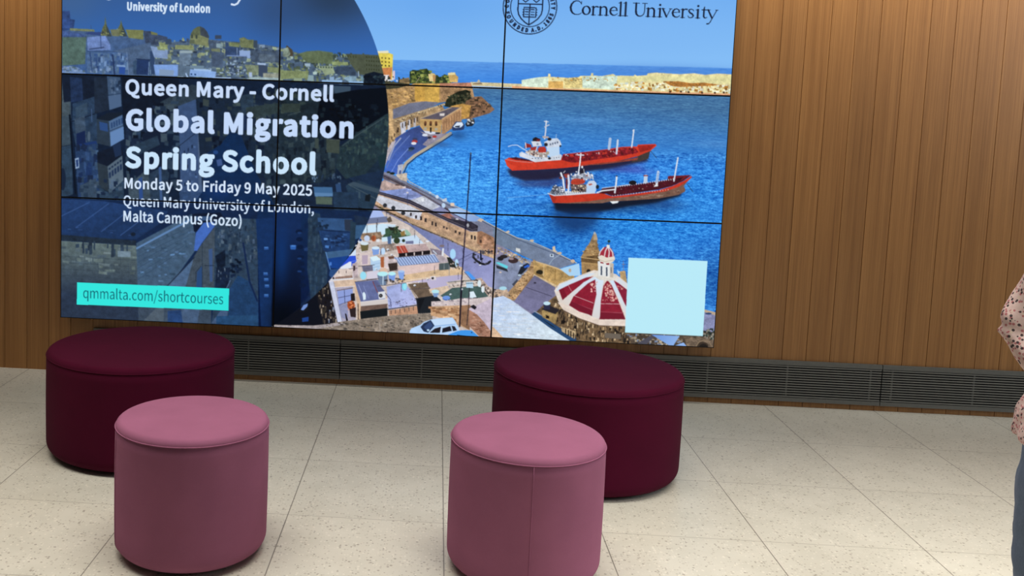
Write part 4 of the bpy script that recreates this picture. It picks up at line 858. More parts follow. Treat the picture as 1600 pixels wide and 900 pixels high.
["P",[1092.5,417.4,1096,406.4,1145.8,398.4,1190.2,392,1219.6,386.8,1246.6,385.8,1255.2,395,1224.6,403,1177.7,411.5,1124,421.7,1114.5,422.1],"7c1d27",0.22],
["S",[1096.1,407.7,1149.9,398.9,1203.6,390.1,1244,387.3,1249.9,396.6,1177.7,410.2,1123.9,419],
["5a141d","a63028","93222a","4a1018","c23a2c"],110,[2.07,8.27,1.38,3.31],30],
["S",[1098.7,405.6,1203.8,394.2,1206.7,397.5,1101.6,408.9],
["c9d0e0","e6e8ee"],16,[1.1,2.76,1.1,2.2],31],
["P",[1251.7,381.5,1289.2,377.5,1279.1,388.7,1257.9,394.9],"9c2620",0.1],
["P",[1254.3,403.2,1266.1,397.3,1279.2,391.4,1276.2,407.8,1259,413.9,1239,417.4],"423a38",0.08],
["L",[1279.9,391.4,1293.6,405.8],0.96,"20304c"],
["P",[1124.4,428.6,1213.1,415,1254.5,405.9,1253.5,411.4,1178.4,423.8],"8a4034",0.1],
["P",[981.9,416.8,995.5,414.9,1023.1,419.3,1032.8,423.1,994.4,420.4],"4a1a20",0.2],
["L",[973.9,420.5,996,423.8,1031.6,425.2],0.96,"c8a0a0"],
["P",[972.6,421.9,985.4,431,996.5,434.7,988.7,443.3,977.3,434.1],"d8442e",0],
["P",[1002,407.1,1007.3,402.8,1025.4,410.4,1039.2,414.6,1066.4,412.3,1090.5,405.2,1093.3,407.1,1091.8,417.5,1055.9,421.5,1037,424.3,1023,418.7,1003.7,413.2],"cfd6e2",0.05],
["P",[1030,415.4,1032.2,415.3,1032.3,417.2,1030.1,417.3],"3a4050",0],
["P",[1036.3,415.2,1038.5,415.1,1038.6,417,1036.4,417.1],"3a4050",0],
["P",[1042.7,414.9,1044.9,414.8,1045,416.7,1042.8,416.8],"3a4050",0],
["P",[1049.1,414.7,1051.2,414.6,1051.3,416.5,1049.1,416.6],"3a4050",0],
["P",[1070.5,414.8,1070.1,416.2,1068.9,417.3,1067.3,417.7,1065.7,417.4,1064.4,416.4,1063.9,415.1,1064.3,413.7,1065.4,412.7,1067.1,412.2,1068.7,412.5,1070,413.5],"20242c",0],
["P",[1076.5,413.1,1078.1,413,1078.2,414.7,1076.6,414.7],"3a4050",0],
["P",[1081.2,412.2,1082.9,412.2,1082.9,413.8,1081.3,413.9],"3a4050",0],
["P",[1085.9,411.4,1087.6,411.3,1087.7,413,1086,413],"3a4050",0],
["P",[1014.1,403.9,1026.1,396.6,1041.2,400.2,1060.4,402.2,1063.7,413,1039.2,413.9,1022.6,409.1],"b9b0a8",0.2],
["S",[1014,401.2,1063.1,402.1,1063.6,411.7,1022.6,410.5],
["e2e4ea","5a3a38","d8d0c8","86504a","40383c"],36,[1.38,4.68,1.38,4.13],32],
["P",[1059.9,391.3,1086.9,387.6,1088.6,406.6,1069.1,411.5,1062.1,409],"bdd6f0",0],
["P",[1053.9,380.6,1069.8,372.5,1082,371.4,1087.7,376.6,1091.5,384.7,1087,388.9,1059.9,392.7],"c8d2e2",0.05],
["P",[1066.3,382.9,1069,382.8,1069.2,386.9,1066.5,387],"55607a",0],
["P",[1071.2,381.3,1073.9,381.2,1074.1,385.3,1071.4,385.4],"55607a",0],
["P",[1076.1,379.8,1078.8,379.7,1079,383.8,1076.3,383.9],"55607a",0],
["P",[1081,378.2,1083.7,378.1,1083.9,382.2,1081.2,382.3],"55607a",0],
["P",[1062.3,385.7,1061.9,387.7,1060.4,389.1,1058.4,389.7,1056.4,389.3,1054.8,387.9,1054.2,386,1054.6,384.1,1056,382.7,1058.1,382.1,1060.1,382.5,1061.7,383.9],"25222a",0],
["P",[1069.5,373.9,1069,375.5,1067.4,376.8,1065.3,377.3,1063.1,377,1061.5,375.8,1060.8,374.2,1061.3,372.6,1062.8,371.3,1065,370.8,1067.2,371.1,1068.8,372.3],"1f1c20",0],
["P",[1091.1,387.8,1090.9,388.9,1090.1,389.8,1089.1,390.1,1088,389.8,1087.1,389.1,1086.8,388,1087,386.9,1087.8,386.1,1088.8,385.7,1089.9,386,1090.8,386.8],"20222c",0],
["P",[1066.1,403.4,1065.7,405.4,1064.5,407,1062.7,407.6,1060.9,407.1,1059.6,405.7,1059,403.6,1059.4,401.6,1060.6,400,1062.3,399.4,1064.1,399.9,1065.5,401.3],"a8a08e",0],
["P",[1026.6,380.2,1045.6,378.2,1050.2,388.9,1031.2,391],"d3d8e4",0],
["P",[1029.3,379.4,1029.7,374,1035.7,370.3,1041.3,372.9,1046.1,374.1,1045,379.6],"1e171b",0],
["P",[1037.3,375.1,1045.4,374.1,1044.3,379.6,1037.5,379.8],"6a1f24",0],
["P",[1043,385.1,1042.7,386.3,1041.8,387.3,1040.6,387.6,1039.4,387.4,1038.4,386.5,1038.1,385.3,1038.3,384,1039.2,383.1,1040.4,382.7,1041.6,383,1042.6,383.9],"8c96a8",0],
["P",[1041,396.1,1044.9,391.2,1055.7,390.1,1059.4,395.4,1059.1,402.3,1044.1,403.5],"b5372a",0.05],
["P",[1025.9,393.2,1038.1,390.7,1039.1,398.9,1026.9,399.3],"a5332c",0.05],
["P",[1013,394.4,1014.5,384.1,1027,387,1027.9,393.2],"8f2b2c",0.08],
["L",[1014.5,383.4,1016.5,395.6],1.93,"d8dae2"],
["L",[1036.6,403.1,1040.1,391.3],1.93,"d8dae2"],
["L",[978.1,392.9,986.2,389.9,997,389,1005.5,394,1019.5,401.7],1.52,"d6e2f4"],
["L",[1056.5,335.6,1056.3,357.3,1054.9,373.7],2.62,"d4d8e4"],
["L",[1052.4,336.4,1061.2,337.4],1.65,"dfe2ea"],
["L",[1053.7,348.6,1062.9,343.5],2.2,"c4cad8"],
["L",[1052,369.8,1061.5,370.1],4.13,"b4a8a8"],
["L",[1079.5,363.3,1078.6,371.5],0.83,"c8d4e4"],
["L",[1193.5,368.7,1192.2,389.8],5.79,"a9bfde"],
["L",[1209.7,370.9,1208.6,399.5],3.86,"c9d4e6"],
["L",[1242.2,348,1239.8,384.7],2.76,"d8deec"],
["P",[1243,349.3,1242.8,350.1,1242.1,350.7,1241.2,351,1240.2,350.8,1239.5,350.2,1239.2,349.4,1239.4,348.6,1240.1,348,1241,347.7,1241.9,347.9,1242.7,348.5],"d8deec",0],
["K",[1183.6,516.9,137.8,13.8],"121a38",0.5],
["K",[1264.3,504,82.7,11],"141a34",0.4],
["K",[1124.2,553.8,66.1,35.8],"143a74",0.75],
["K",[1318.3,501.8,48.2,19.3],"1a3c78",0.5],
["F",[1079.3,505.9,1203.1,502.3,1354.2,471.7,1347,485.6,1298,501.3,1237.6,511.9,1170.5,527,1124.5,534.4,1085.8,526.3],"0e1526",4.1,0.95],
["F",[1077.7,528,1183.9,523.7,1171.9,551.8,1131.7,567.3,1090,555.2],"143a70",9.6,0.7],
["P",[1069.5,491.1,1085.6,494.6,1112.7,491.5,1173.7,485.6,1184.5,485.2,1205.2,491.2,1249.6,484,1303.1,473.7,1329.5,464.4,1353,452.6,1368.4,441.1,1369.9,443.8,1359.9,455.1,1354.3,463.5,1358.1,470.2,1357.1,475,1344.1,482.3,1304.1,491.4,1249,497.7,1200.4,502.4,1183,506.6,1110.9,510.1,1079.5,510],"7a5a4c",0.1],
["P",[1069.5,491.1,1085.6,494.6,1112.7,491.5,1173.7,485.6,1184.5,485.2,1205.2,491.2,1249.6,484,1303.1,473.7,1329.5,464.4,1353,452.6,1368.4,441.1,1369.9,443.8,1358.5,455.1,1343,465.3,1316.7,475.9,1270,485.3,1229.7,491.6,1196,495.7,1155.6,503.5,1108.1,508.9,1079.5,510],"c13825",0.06],
["P",[1070.3,491.1,1087.1,498.7,1083.6,509.1,1078.8,509.3],"a63020",0],
["S",[1243.2,491.1,1316.9,480,1353.9,467.6,1351.7,474.5,1303.9,487.3,1250.2,495],
["a08878","6a4a42","8d7464"],30,[2.76,11.02,0.96,2.2],33],
["P",[1176.4,485.5,1182.6,474.3,1255.1,463.2,1301.9,454.6,1319.2,451.2,1320.1,443.6,1368.3,439.1,1352.9,451.9,1329.4,463.8,1303,472.3,1249.5,482.6,1205.2,490.6,1192.7,486.2],"491420",0.12],
["P",[1319.1,448.5,1320.1,443,1368.3,439.1,1350.1,450],"6f1e26",0.1],
["P",[1335.2,447.8,1352.5,444.5,1344.8,451.6],"2c1018",0],
["S",[1188.2,478.2,1255.3,466,1315.4,455.4,1322.5,460.6,1249.3,478.5,1209.1,487],
["2c0c14","64202a","9a8078","551822"],50,[1.38,4.13,1.1,2.2],34],
["P",[1204.5,488.8,1205.7,488.7,1205.8,490.9,1204.6,491],"dcd2cc",0],
["P",[1210.1,488,1211.3,487.9,1211.4,490.1,1210.2,490.1],"dcd2cc",0],
["P",[1215.6,487.1,1216.9,487.1,1217,489.3,1215.8,489.3],"dcd2cc",0],
["P",[1221.2,486.3,1222.4,486.2,1222.6,488.4,1221.3,488.5],"dcd2cc",0],
["P",[1226.8,485.4,1228,485.4,1228.1,487.6,1226.9,487.6],"dcd2cc",0],
["P",[1232.4,484.6,1233.6,484.5,1233.7,486.7,1232.5,486.8],"dcd2cc",0],
["P",[1237.9,483.8,1239.1,483.7,1239.3,485.9,1238.1,485.9],"dcd2cc",0],
["P",[1243.5,482.9,1244.7,482.9,1244.8,485.1,1243.6,485.1],"dcd2cc",0],
["P",[1249.1,482.1,1250.3,482,1250.4,484.2,1249.2,484.3],"dcd2cc",0],
["P",[1254.6,481.2,1255.8,481.2,1256,483.4,1254.7,483.4],"dcd2cc",0],
["P",[1260.2,480.4,1261.4,480.4,1261.5,482.5,1260.3,482.6],"dcd2cc",0],
["P",[1265.7,479.6,1266.9,479.5,1267.1,481.7,1265.9,481.7],"dcd2cc",0],
["P",[1271.3,478.7,1272.5,478.7,1272.6,480.9,1271.4,480.9],"dcd2cc",0],
["P",[1276.8,477.9,1278.1,477.8,1278.2,480,1277,480.1],"dcd2cc",0],
["P",[1282.4,477,1283.6,477,1283.7,479.2,1282.5,479.2],"dcd2cc",0],
["P",[1287.9,476.2,1289.2,476.2,1289.3,478.4,1288.1,478.4],"dcd2cc",0],
["P",[1293.5,475.4,1294.7,475.3,1294.8,477.5,1293.6,477.6],"dcd2cc",0],
["P",[1299,474.5,1300.2,474.5,1300.4,476.7,1299.2,476.7],"dcd2cc",0],
["P",[1304.6,473.7,1305.8,473.7,1305.9,475.8,1304.7,475.9],"dcd2cc",0],
["P",[1310.1,472.9,1311.3,472.8,1311.5,475,1310.3,475.1],"dcd2cc",0],
["P",[1315.7,472,1316.9,472,1317,474.2,1315.8,474.2],"dcd2cc",0],
["P",[1321.2,471.2,1322.4,471.1,1322.5,473.3,1321.3,473.4],"dcd2cc",0],
["P",[1210,468.7,1211.5,468.6,1211.7,472.2,1210.2,472.2],"d2d6e2",0],
["P",[1214.8,467.8,1216.3,467.8,1216.5,471.3,1215,471.4],"d2d6e2",0],
["P",[1219.7,467,1221.2,466.9,1221.4,470.5,1219.9,470.5],"d2d6e2",0],
["P",[1224.5,466.1,1226,466.1,1226.2,469.6,1224.7,469.7],"d2d6e2",0],
["P",[1229.3,465.3,1230.8,465.2,1231,468.8,1229.5,468.9],"d2d6e2",0],
["P",[1234.2,464.5,1235.6,464.4,1235.9,468,1234.4,468],"d2d6e2",0],
["P",[1239,463.6,1240.5,463.6,1240.7,467.1,1239.2,467.2],"d2d6e2",0],
["P",[1243.8,462.8,1245.3,462.7,1245.5,466.3,1244,466.3],"d2d6e2",0],
["P",[1248.6,461.9,1250.1,461.9,1250.3,465.4,1248.8,465.5],"d2d6e2",0],
["P",[1253.5,461.1,1254.9,461,1255.2,464.6,1253.7,464.6],"d2d6e2",0],
["P",[1258.3,460.2,1259.8,460.2,1260,463.7,1258.5,463.8],"d2d6e2",0],
["P",[1263.1,459.4,1264.6,459.3,1264.8,462.9,1263.3,462.9],"d2d6e2",0],
["P",[1267.9,458.6,1269.4,458.5,1269.6,462,1268.1,462.1],"d2d6e2",0],
["P",[1272.7,457.7,1274.2,457.7,1274.4,461.2,1272.9,461.3],"d2d6e2",0],
["P",[1277.5,456.9,1279,456.8,1279.2,460.4,1277.8,460.4],"d2d6e2",0],
["P",[1282.4,456,1283.8,456,1284,459.5,1282.6,459.6],"d2d6e2",0],
["P",[1287.2,455.2,1288.6,455.1,1288.9,458.7,1287.4,458.7],"d2d6e2",0],
["P",[1292,454.3,1293.5,454.3,1293.7,457.8,1292.2,457.9],"d2d6e2",0],
["P",[1296.8,453.5,1298.3,453.4,1298.5,457,1297,457],"d2d6e2",0],
["P",[1301.6,452.7,1303.1,452.6,1303.3,456.1,1301.8,456.2],"d2d6e2",0],
["P",[1306.4,451.8,1307.9,451.8,1308.1,455.3,1306.6,455.4],"d2d6e2",0],
["P",[1311.2,451,1312.7,450.9,1312.9,454.5,1311.4,454.5],"d2d6e2",0],
["P",[1316,450.1,1317.5,450.1,1317.7,453.6,1316.2,453.7],"d2d6e2",0],
["P",[1320.8,449.3,1322.3,449.2,1322.5,452.8,1321,452.8],"d2d6e2",0],
["P",[1325.6,448.5,1327.1,448.4,1327.3,451.9,1325.8,452],"d2d6e2",0],
["P",[1330.4,447.6,1331.9,447.6,1332.1,451.1,1330.6,451.2],"d2d6e2",0],
["L",[1182.6,474.3,1209.5,469.8,1255.1,461.9],1.38,"c9d2e2"],
["P",[1100.1,485.8,1105.5,483.5,1145,484,1167.9,479,1168.2,485.8,1107.3,493],"d2dae6",0],
["P",[1108.7,487.3,1110.8,487.3,1110.9,488.9,1108.8,489],"5a6474",0],
["P",[1113.3,486.9,1115.3,486.8,1115.4,488.5,1113.3,488.5],"5a6474",0],
["P",[1117.8,486.4,1119.8,486.4,1119.9,488,1117.9,488.1],"5a6474",0],
["P",[1122.3,486,1124.3,485.9,1124.4,487.5,1122.4,487.6],"5a6474",0],
["P",[1126.8,485.5,1128.9,485.4,1128.9,487.1,1126.9,487.2],"5a6474",0],
["P",[1131.3,485.1,1133.4,485,1133.5,486.6,1131.4,486.7],"5a6474",0],
["P",[1135.9,484.6,1137.9,484.5,1138,486.2,1135.9,486.3],"5a6474",0],
["P",[1145.7,471.6,1168.6,467.3,1170,480.3,1165.5,485.2,1146.4,485.3],"b7d0ee",0],
["P",[1153.3,460.3,1164,458.5,1169.8,463.8,1170.1,469.3,1147.1,471.5],"c6d4e8",0],
["P",[1152.3,467.2,1159,464.9,1161.8,467.5,1155.1,469.9],"b05a48",0],
["P",[1175.8,471.8,1175.4,474.1,1174.2,475.9,1172.5,476.6,1170.7,476,1169.3,474.4,1168.7,472.1,1169.1,469.7,1170.3,468,1172,467.3,1173.8,467.8,1175.2,469.5],"1c2430",0],
["P",[1114.2,468.7,1148.2,467.4,1149.1,483.8,1117.8,485.1],"6a5a58",0.2],
["S",[1114.2,468.7,1148.4,470.1,1146.4,483.9,1117.8,485.1],
["d8c8a8","2c2830","b8a490","e4e6ea","463c40"],26,[1.93,5.51,1.65,4.13],35],
["P",[1134.1,480.3,1133.8,481.5,1133.1,482.5,1132,482.8,1130.9,482.6,1130.1,481.7,1129.7,480.5,1129.9,479.2,1130.7,478.3,1131.8,477.9,1132.9,478.2,1133.7,479.1],"1c1a20",0],
["P",[1141.5,479.3,1141.3,480.4,1140.5,481.3,1139.4,481.6,1138.3,481.3,1137.5,480.6,1137.1,479.5,1137.4,478.4,1138.1,477.5,1139.2,477.2,1140.3,477.5,1141.1,478.2],"1c1a20",0],
["P",[1114.8,465.9,1116.5,459.7,1123.1,455.3,1133.9,453.5,1143.5,455.2,1145.8,461.3,1142.7,466.2,1129.2,468.8,1117,468.6],"b6402e",0.05],
["L",[1116.7,464.5,1143.8,462.1],0.83,"8c3024"],
["P",[1116,450.8,1132,443.3,1152.4,443.9,1159.5,449.1,1159.7,454.6,1144.9,456.5,1123.1,456,1116.5,459],"aab4c8",0.2],
["S",[1114.5,446.7,1133,437.8,1160.6,445,1163.9,455.8,1145,457.9,1116.5,459],
["e4e8f0","d0d6e2","4a4a58","a4564a","eef0f4"],44,[1.65,4.68,1.38,4.13],36],
["P",[1133,437.8,1143.7,434.7,1144.2,442.9,1133.5,446],"23202a",0],
["L",[1133.3,402.2,1132.3,424.1,1130.2,446.1],2.76,"e2e6ee"],
["L",[1126.5,405.2,1139.4,405.4],2.48,"d2d8e6"],
["P",[1139.7,430.7,1139.5,432.1,1138.8,433.1,1137.7,433.5,1136.6,433.2,1135.7,432.2,1135.4,430.9,1135.6,429.5,1136.3,428.5,1137.4,428.1,1138.5,428.4,1139.3,429.4],"e6eaf0",0],
["L",[1141,434.8,1142.9,444.3],1.24,"d8dce6"],
["L",[1149.5,441.3,1152.7,450.8],1.65,"dfe4ec"],
["L",[1160.7,446.3,1161.9,455.9],1.93,"dfe4ec"],
["L",[1093.3,445.5,1098.8,459.7,1102,481.6],3.86,"dfe6f0"],
["L",[1098.7,444.6,1101.9,440.4],1.38,"d4d8e0"],
["P",[1098.1,447.4,1110.3,445.5,1113.3,450.9,1104.1,456.7],"8f3a34",0.1],
["L",[1109.2,449.7,1111.3,464.7,1110.9,482.6],3.86,"dfe4ee"],
["P",[1104.1,458.1,1108.2,457.9,1109.3,478.5,1105.2,478.7],"6a2a2c",0],
["P",[1096.7,455.6,1096.3,457,1095,458.1,1093.3,458.5,1091.5,458.2,1090.1,457.3,1089.6,455.9,1090,454.5,1091.2,453.5,1093,453,1094.8,453.3,1096.1,454.3],"6a3434",0],
["P",[1070.3,489.7,1080.4,472.8,1099.6,476.1,1105.9,491,1089.7,494.4],"6a7080",0.25],
["S",[1070.1,486.9,1080.3,471.4,1102.3,474.7,1105.8,489.7,1086.9,494.5],
["dfe6ee","2c3442","aab4c4","3c3a44","eef2f6"],70,[1.24,4.13,1.1,2.76],37],
["L",[1067.6,489.8,1081.4,494.1,1105.9,491.7],1.93,"d6dee8"],
["L",[980.5,502.9,1032.3,496.7,1069,491.8],0.83,"7fb4e8"],
["L",[1172.2,484.3,1182.9,479.8,1209.8,476],2.62,"e2e8f0"],
["L",[1211.9,447.8,1211.2,464.9,1209.7,482.8],3.31,"dce4ee"],
["P",[1213.5,447.1,1213.2,447.7,1212.6,448.2,1211.6,448.4,1210.7,448.2,1210,447.8,1209.7,447.2,1209.9,446.6,1210.6,446.1,1211.5,445.9,1212.5,446,1213.2,446.4],"24202a",0],
["P",[1254.3,459.8,1253.3,462.3,1250.5,464.3,1246.5,465.1,1242.4,464.6,1239.3,462.9,1238.1,460.5,1239,458,1241.9,456.1,1245.9,455.2,1250,455.7,1253,457.4],"17141a",0],
["L",[1273,445.5,1272.9,457.1],8.27,"bccde4"],
["L",[1268.9,444.2,1277,443.9],2.2,"8a2c2c"],
["L",[1298.7,434.9,1296.9,460.2],5.24,"bccfe8"],
["L",[1298.8,437,1296.9,460.2],1.24,"6a8cc0"],
["P",[1290.5,467.3,1299.3,456.1,1299.9,465.6],"e2e6ea",0],
["L",[1338.2,403.5,1332.8,453.4],2.76,"dbe2ee"],
["L",[1360,457.8,1374.6,475],0.96,"1f3450"],
["P",[1200.4,501.7,1219.3,500.3,1216.9,504.5,1206.1,507],"e8eef2",0],
["P",[477.5,815,505.1,777.8,539.8,747.7,579,728.8,609.1,694.8,647.2,650.7,678.3,574.9,699.6,543.3,716.4,544,773.1,571,859.1,634.6,923.9,687.9,959.1,700.4,962.3,770.9,961.3,810.6,754,811.9,484.4,804.6],"c9bcb6",0.08],
["S",[608.9,687.7,675.9,586.2,774.2,598.9,845.8,649.2,889.2,689.5,779.3,736.8,667,741.9],
["dccfcc","ac9c9c","cbbcc0","9a8c8e","e8e2e2","c0a894"],110,[4.13,12.4,2.76,6.89],40],
["P",[695.3,537.9,710.8,542.8,719.6,556.4,682,559.3],"a8bcee",0],
["P",[682,559.3,723.7,553.5,725.5,566,676.9,572.2],"6e7898",0],
["P",[722.5,559.1,730.7,553.2,735.2,564.2,727,567.3],"5a5048",0],
["P",[678.3,574.9,722.9,568.9,726.5,592.5,707,594.7,704,589.2,670.5,592],"cae4f6",0],
["P",[722.9,568.9,742.5,570.9,742.7,577.8,723.2,578.6],"c6dcee",0],
["L",[680.4,574.8,681,591.6],1.1,"5a5a60"],
["L",[701.2,568.4,702,590.7],1.65,"3a3438"],
["P",[669.2,593.5,710.9,587.6,715.7,604.2,665.5,609.1],"86705c",0.25],
["P",[720.5,580.2,745.4,574.9,754.3,590,776.7,593.2,735.2,602,712.8,600.1,720.8,591.3],"38523f",0.2],
["P",[725.9,575.7,742.7,577.8,745.7,584.7,731.8,583.9],"22241f",0],
["P",[754.1,585.8,762.4,582.6,764.2,593.7,755.9,595.5],"8f7340",0],
["P",[762.3,581.2,767.9,581,778.1,591.8,767,593.6],"92bcaa",0],
["P",[749.9,583.1,759.5,578.5,765.1,581.1,756.9,585.6],"cfd8dc",0],
["S",[735.8,579.5,748.1,573.4,754.1,585.8,740.4,591.9],
["1e2c20","55664a","30402c"],24,[2.07,5.51,2.07,4.13],41],
["P",[736.6,601.9,787.8,591.4,806.6,610.2,781.6,612.6,738.3,610.2],"c6dcf2",0],
["P",[766.1,606.3,782.7,604.2,783,611.2,766.3,611.9],"6e7498",0],
["P",[753.5,605.4,752.7,608.9,750.2,611.6,746.8,612.7,743.2,611.9,740.6,609.4,739.5,606,740.3,602.4,742.8,599.8,746.2,598.7,749.8,599.5,752.4,601.9],"2f3e2a",0],
["P",[764.8,604.9,764.3,606.8,763.1,608.2,761.3,608.7,759.4,608.3,758.1,607,757.5,605.2,757.9,603.4,759.2,602,761,601.4,762.8,601.9,764.2,603.1],"26301f",0],
["L",[733.6,596.4,734.9,613.2],2.2,"cfe4f4"],
["P",[725.3,598.2,733.6,596.4,734.2,613.2,727.2,613.5],"4a6690",0],
["P",[702.2,617.4,743.9,611.4,747.2,625.3,719.5,632.1],"8f8078",0.25],
["P",[687.6,603.3,686.8,606.7,684.5,609.2,681.3,610.3,678.1,609.5,675.7,607.1,674.7,603.8,675.4,600.4,677.7,597.8,680.9,596.8,684.1,597.6,686.6,599.9],"c2d2ec",0],
["P",[701.5,602.7,700.9,606.2,699,608.9,696.3,609.9,693.6,609.1,691.5,606.6,690.6,603.1,691.2,599.6,693.1,596.9,695.8,595.9,698.6,596.7,700.7,599.2],"b0623a",0],
["P",[698.3,602.1,697.9,604.6,696.6,606.6,694.8,607.3,693,606.7,691.6,604.9,691,602.4,691.4,599.9,692.7,598,694.5,597.2,696.3,597.8,697.7,599.6],"8c4a30",0],
["P",[712.8,600.1,725.3,598.2,727,607.9,714.5,609.8],"cbe4f2",0],
["P",[701.7,604.8,708.7,603.1,708.9,610.1,701.9,610.4],"dfe4ea",0],
["P",[658.4,606.6,669.5,604.7,674,611.6,662.9,614.8],"d6dce6",0],
["P",[670.2,607.5,669.8,608.9,668.6,610,666.9,610.4,665.2,610.1,664,609.2,663.5,607.8,663.9,606.4,665.1,605.3,666.7,604.8,668.4,605.1,669.7,606.1],"2c4478",0],
["P",[667.1,616.1,685.3,615.3,684.4,629.4,670.5,632.8],"68603e",0],
["P",[685.4,614.6,684.2,616.5,680.9,618.1,676.3,618.8,671.7,618.5,668.2,617.2,666.9,615.4,668.1,613.4,671.4,611.9,676.1,611.2,680.7,611.5,684.1,612.7],"d2e2ec",0],
["P",[692.6,624.8,709.4,624.1,708.4,636.8,695.9,640.2],"7d9fdc",0],
["P",[709.7,623.4,708.6,625.1,705.4,626.5,701.1,627.1,696.8,626.9,693.5,625.8,692.3,624.1,693.4,622.4,696.6,621,700.9,620.4,705.2,620.7,708.4,621.8],"cfe6f6",0],
["P",[722.3,629.9,721.8,633.8,720.1,636.8,717.6,638,715,637,713.1,634.2,712.3,630.3,712.8,626.4,714.6,623.4,717,622.2,719.6,623.2,721.5,626],"bcd8f4",0],
["L",[712.3,626.8,712.7,638],1.65,"2f4470"],
["P",[745.5,617.7,809.4,609.4,819,623.7,751,633.6],"bba4a4",0.08],
["P",[745.5,617.7,763.6,615.2,772.5,630.3,751,633.6],"ad473a",0.08],
["L",[752.5,617.4,761.4,631.7],1.38,"d8b0a8"],
["L",[759.5,616.4,767,630.8],1.1,"c88878"],
["P",[751,633.6,819.7,623.6,820.1,633.4,803.4,635.6,751.3,642],"1d181c",0],
["P",[749,635.1,751.8,635,752.1,643.4,749.3,643.5],"d2c4c0",0],
["P",[766.6,632.4,769.4,632.3,769.7,640.7,766.9,640.9],"d2c4c0",0],
["P",[784.1,629.8,786.9,629.7,787.2,638.1,784.5,638.2],"d2c4c0",0],
["P",[801.7,627.2,804.5,627.1,804.8,635.5,802,635.6],"d2c4c0",0],
["P",[819.5,619.4,844.7,622.6,845.2,635.2,825.7,634.6],"7f7684",0.2],
["L",[826.7,624.7,833.9,631.4],2.48,"c6d2e2"],
["L",[848,619.6,847.2,633.7],3.58,"dfe6ee"],
["L",[847.1,595.9,847.2,615.5],0.83,"46406a"],
["P",[850.5,612.9,849.9,614.4,847.9,615.5,845.1,616,842.3,615.7,840.2,614.8,839.4,613.4,840.1,612,842.1,610.9,844.9,610.4,847.7,610.6,849.7,611.6],"7c6f74",0],
["P",[817.5,604.1,817,605,815.5,605.8,813.4,606.1,811.3,605.9,809.8,605.3,809.2,604.5,809.7,603.5,811.2,602.8,813.3,602.5,815.4,602.6,816.9,603.2],"dce4f0",0],
["P",[740.9,643.2,829.7,631.6,841.5,648,755.5,660.8],"a6bce8",0],
["L",[743.6,642.8,757.6,660.3],1.79,"69799f"],
["L",[749.6,642,763.4,659.5],1.79,"69799f"],
["L",[755.6,641.2,769.3,658.6],1.79,"69799f"],
["L",[761.6,640.4,775.1,657.8],1.79,"69799f"],
["L",[767.6,639.6,780.9,656.9],1.79,"69799f"],
["L",[773.5,638.9,786.8,656.1],1.79,"69799f"],
["L",[779.5,638.1,792.6,655.2],1.79,"69799f"],
["L",[785.5,637.3,798.4,654.4],1.79,"69799f"],
["L",[791.5,636.5,804.3,653.6],1.79,"69799f"],
["L",[797.4,635.8,810.1,652.7],1.79,"69799f"],
["L",[803.4,635,815.9,651.9],1.79,"69799f"],
["L",[809.4,634.2,821.7,651],1.79,"69799f"],
["L",[815.3,633.4,827.6,650.2],1.79,"69799f"],
["L",[821.3,632.7,833.4,649.3],1.79,"69799f"],
["L",[827.2,631.9,839.2,648.5],1.79,"69799f"],
["L",[755.5,661.5,841.6,648.8],1.38,"5a6a90"],
["P",[751.3,661.7,841.6,649.4,839.9,677.6,753.8,692.6],"dac2be",0.05],
["P",[752.1,682.8,840.8,664.9,892,657,895.5,675.1,840.1,681.8,777.7,694.4,752.6,696.9],"d4b794",0.08],
["P",[829.7,631.6,845.1,633.8,865.1,646.9,843,650.7],"b0a4ac",0.1],
["P",[840.3,652.2,863.8,648.4,864.5,663.8,840.9,667],"4c585c",0],
["L",[851.4,651.7,851.9,664.4],1.24,"8a9296"],
["L",[862.4,648.5,863.3,687.8],1.1,"8a8a92"],
["P",[856.4,637.5,863.4,637.2,876.4,650.7,876.8,660.5,864.2,658.2],"262a26",0],
["P",[875.8,629.4,875.2,635,873,639.2,869.9,640.8,866.6,639.5,864.1,635.5,863.1,629.9,863.7,624.3,865.8,620.1,869,618.5,872.2,619.8,874.7,623.8],"a8d6f6",0],
["P",[882.4,648.4,882.1,652.5,880.7,655.6,878.8,656.7,876.7,655.7,875.1,652.8,874.4,648.8,874.8,644.7,876.1,641.7,878.1,640.5,880.1,641.5,881.7,644.4],"b5dcf6",0],
["S",[863.6,642.8,882,650.4,885.2,661.5,868.6,663.6],
["3a3a34","c8b8b0","7a6a60"],18,[1.93,5.51,1.38,4.13],42],
["G",[772.2,696.1,847,680.1,891.3,673.9,891.7,683.7,862.1,707.6,817.5,709.6,808.5,694.5],"c2b8d6","b4aece",[791.7,693.8,875.3,690.1],0],
["P",[766.9,681.5,766.6,682.5,765.8,683.2,764.7,683.5,763.6,683.3,762.7,682.6,762.4,681.7,762.7,680.7,763.5,679.9,764.6,679.6,765.7,679.8,766.5,680.5],"2a2228",0],
["P",[821.9,681.2,833,679.3,836.1,687.6,825.1,689.5],"dcd6d8",0],
["P",[830.4,684.5,830.1,686,829.2,687.2,827.8,687.7,826.4,687.3,825.3,686.2,824.9,684.7,825.2,683.1,826.2,682,827.5,681.5,828.9,681.8,830,682.9],"1f1c22",0],
["P",[690.5,646,703,641.3,711.7,649.3,712.4,670.5,697.1,675.4,691.1,664.3],"b3d0ec",0],
["P",[689.1,644.7,703,640.6,713.1,648.6,696.4,653.5],"d6eef8",0],
["L",[696.6,659.9,711.9,656.4],0.83,"86a8cc"],
["L",[696.9,666.9,712.2,663.4],0.83,"86a8cc"],
["P",[712.2,643.7,719.8,642,720.7,665.9,713.7,666.2],"a7603c",0],
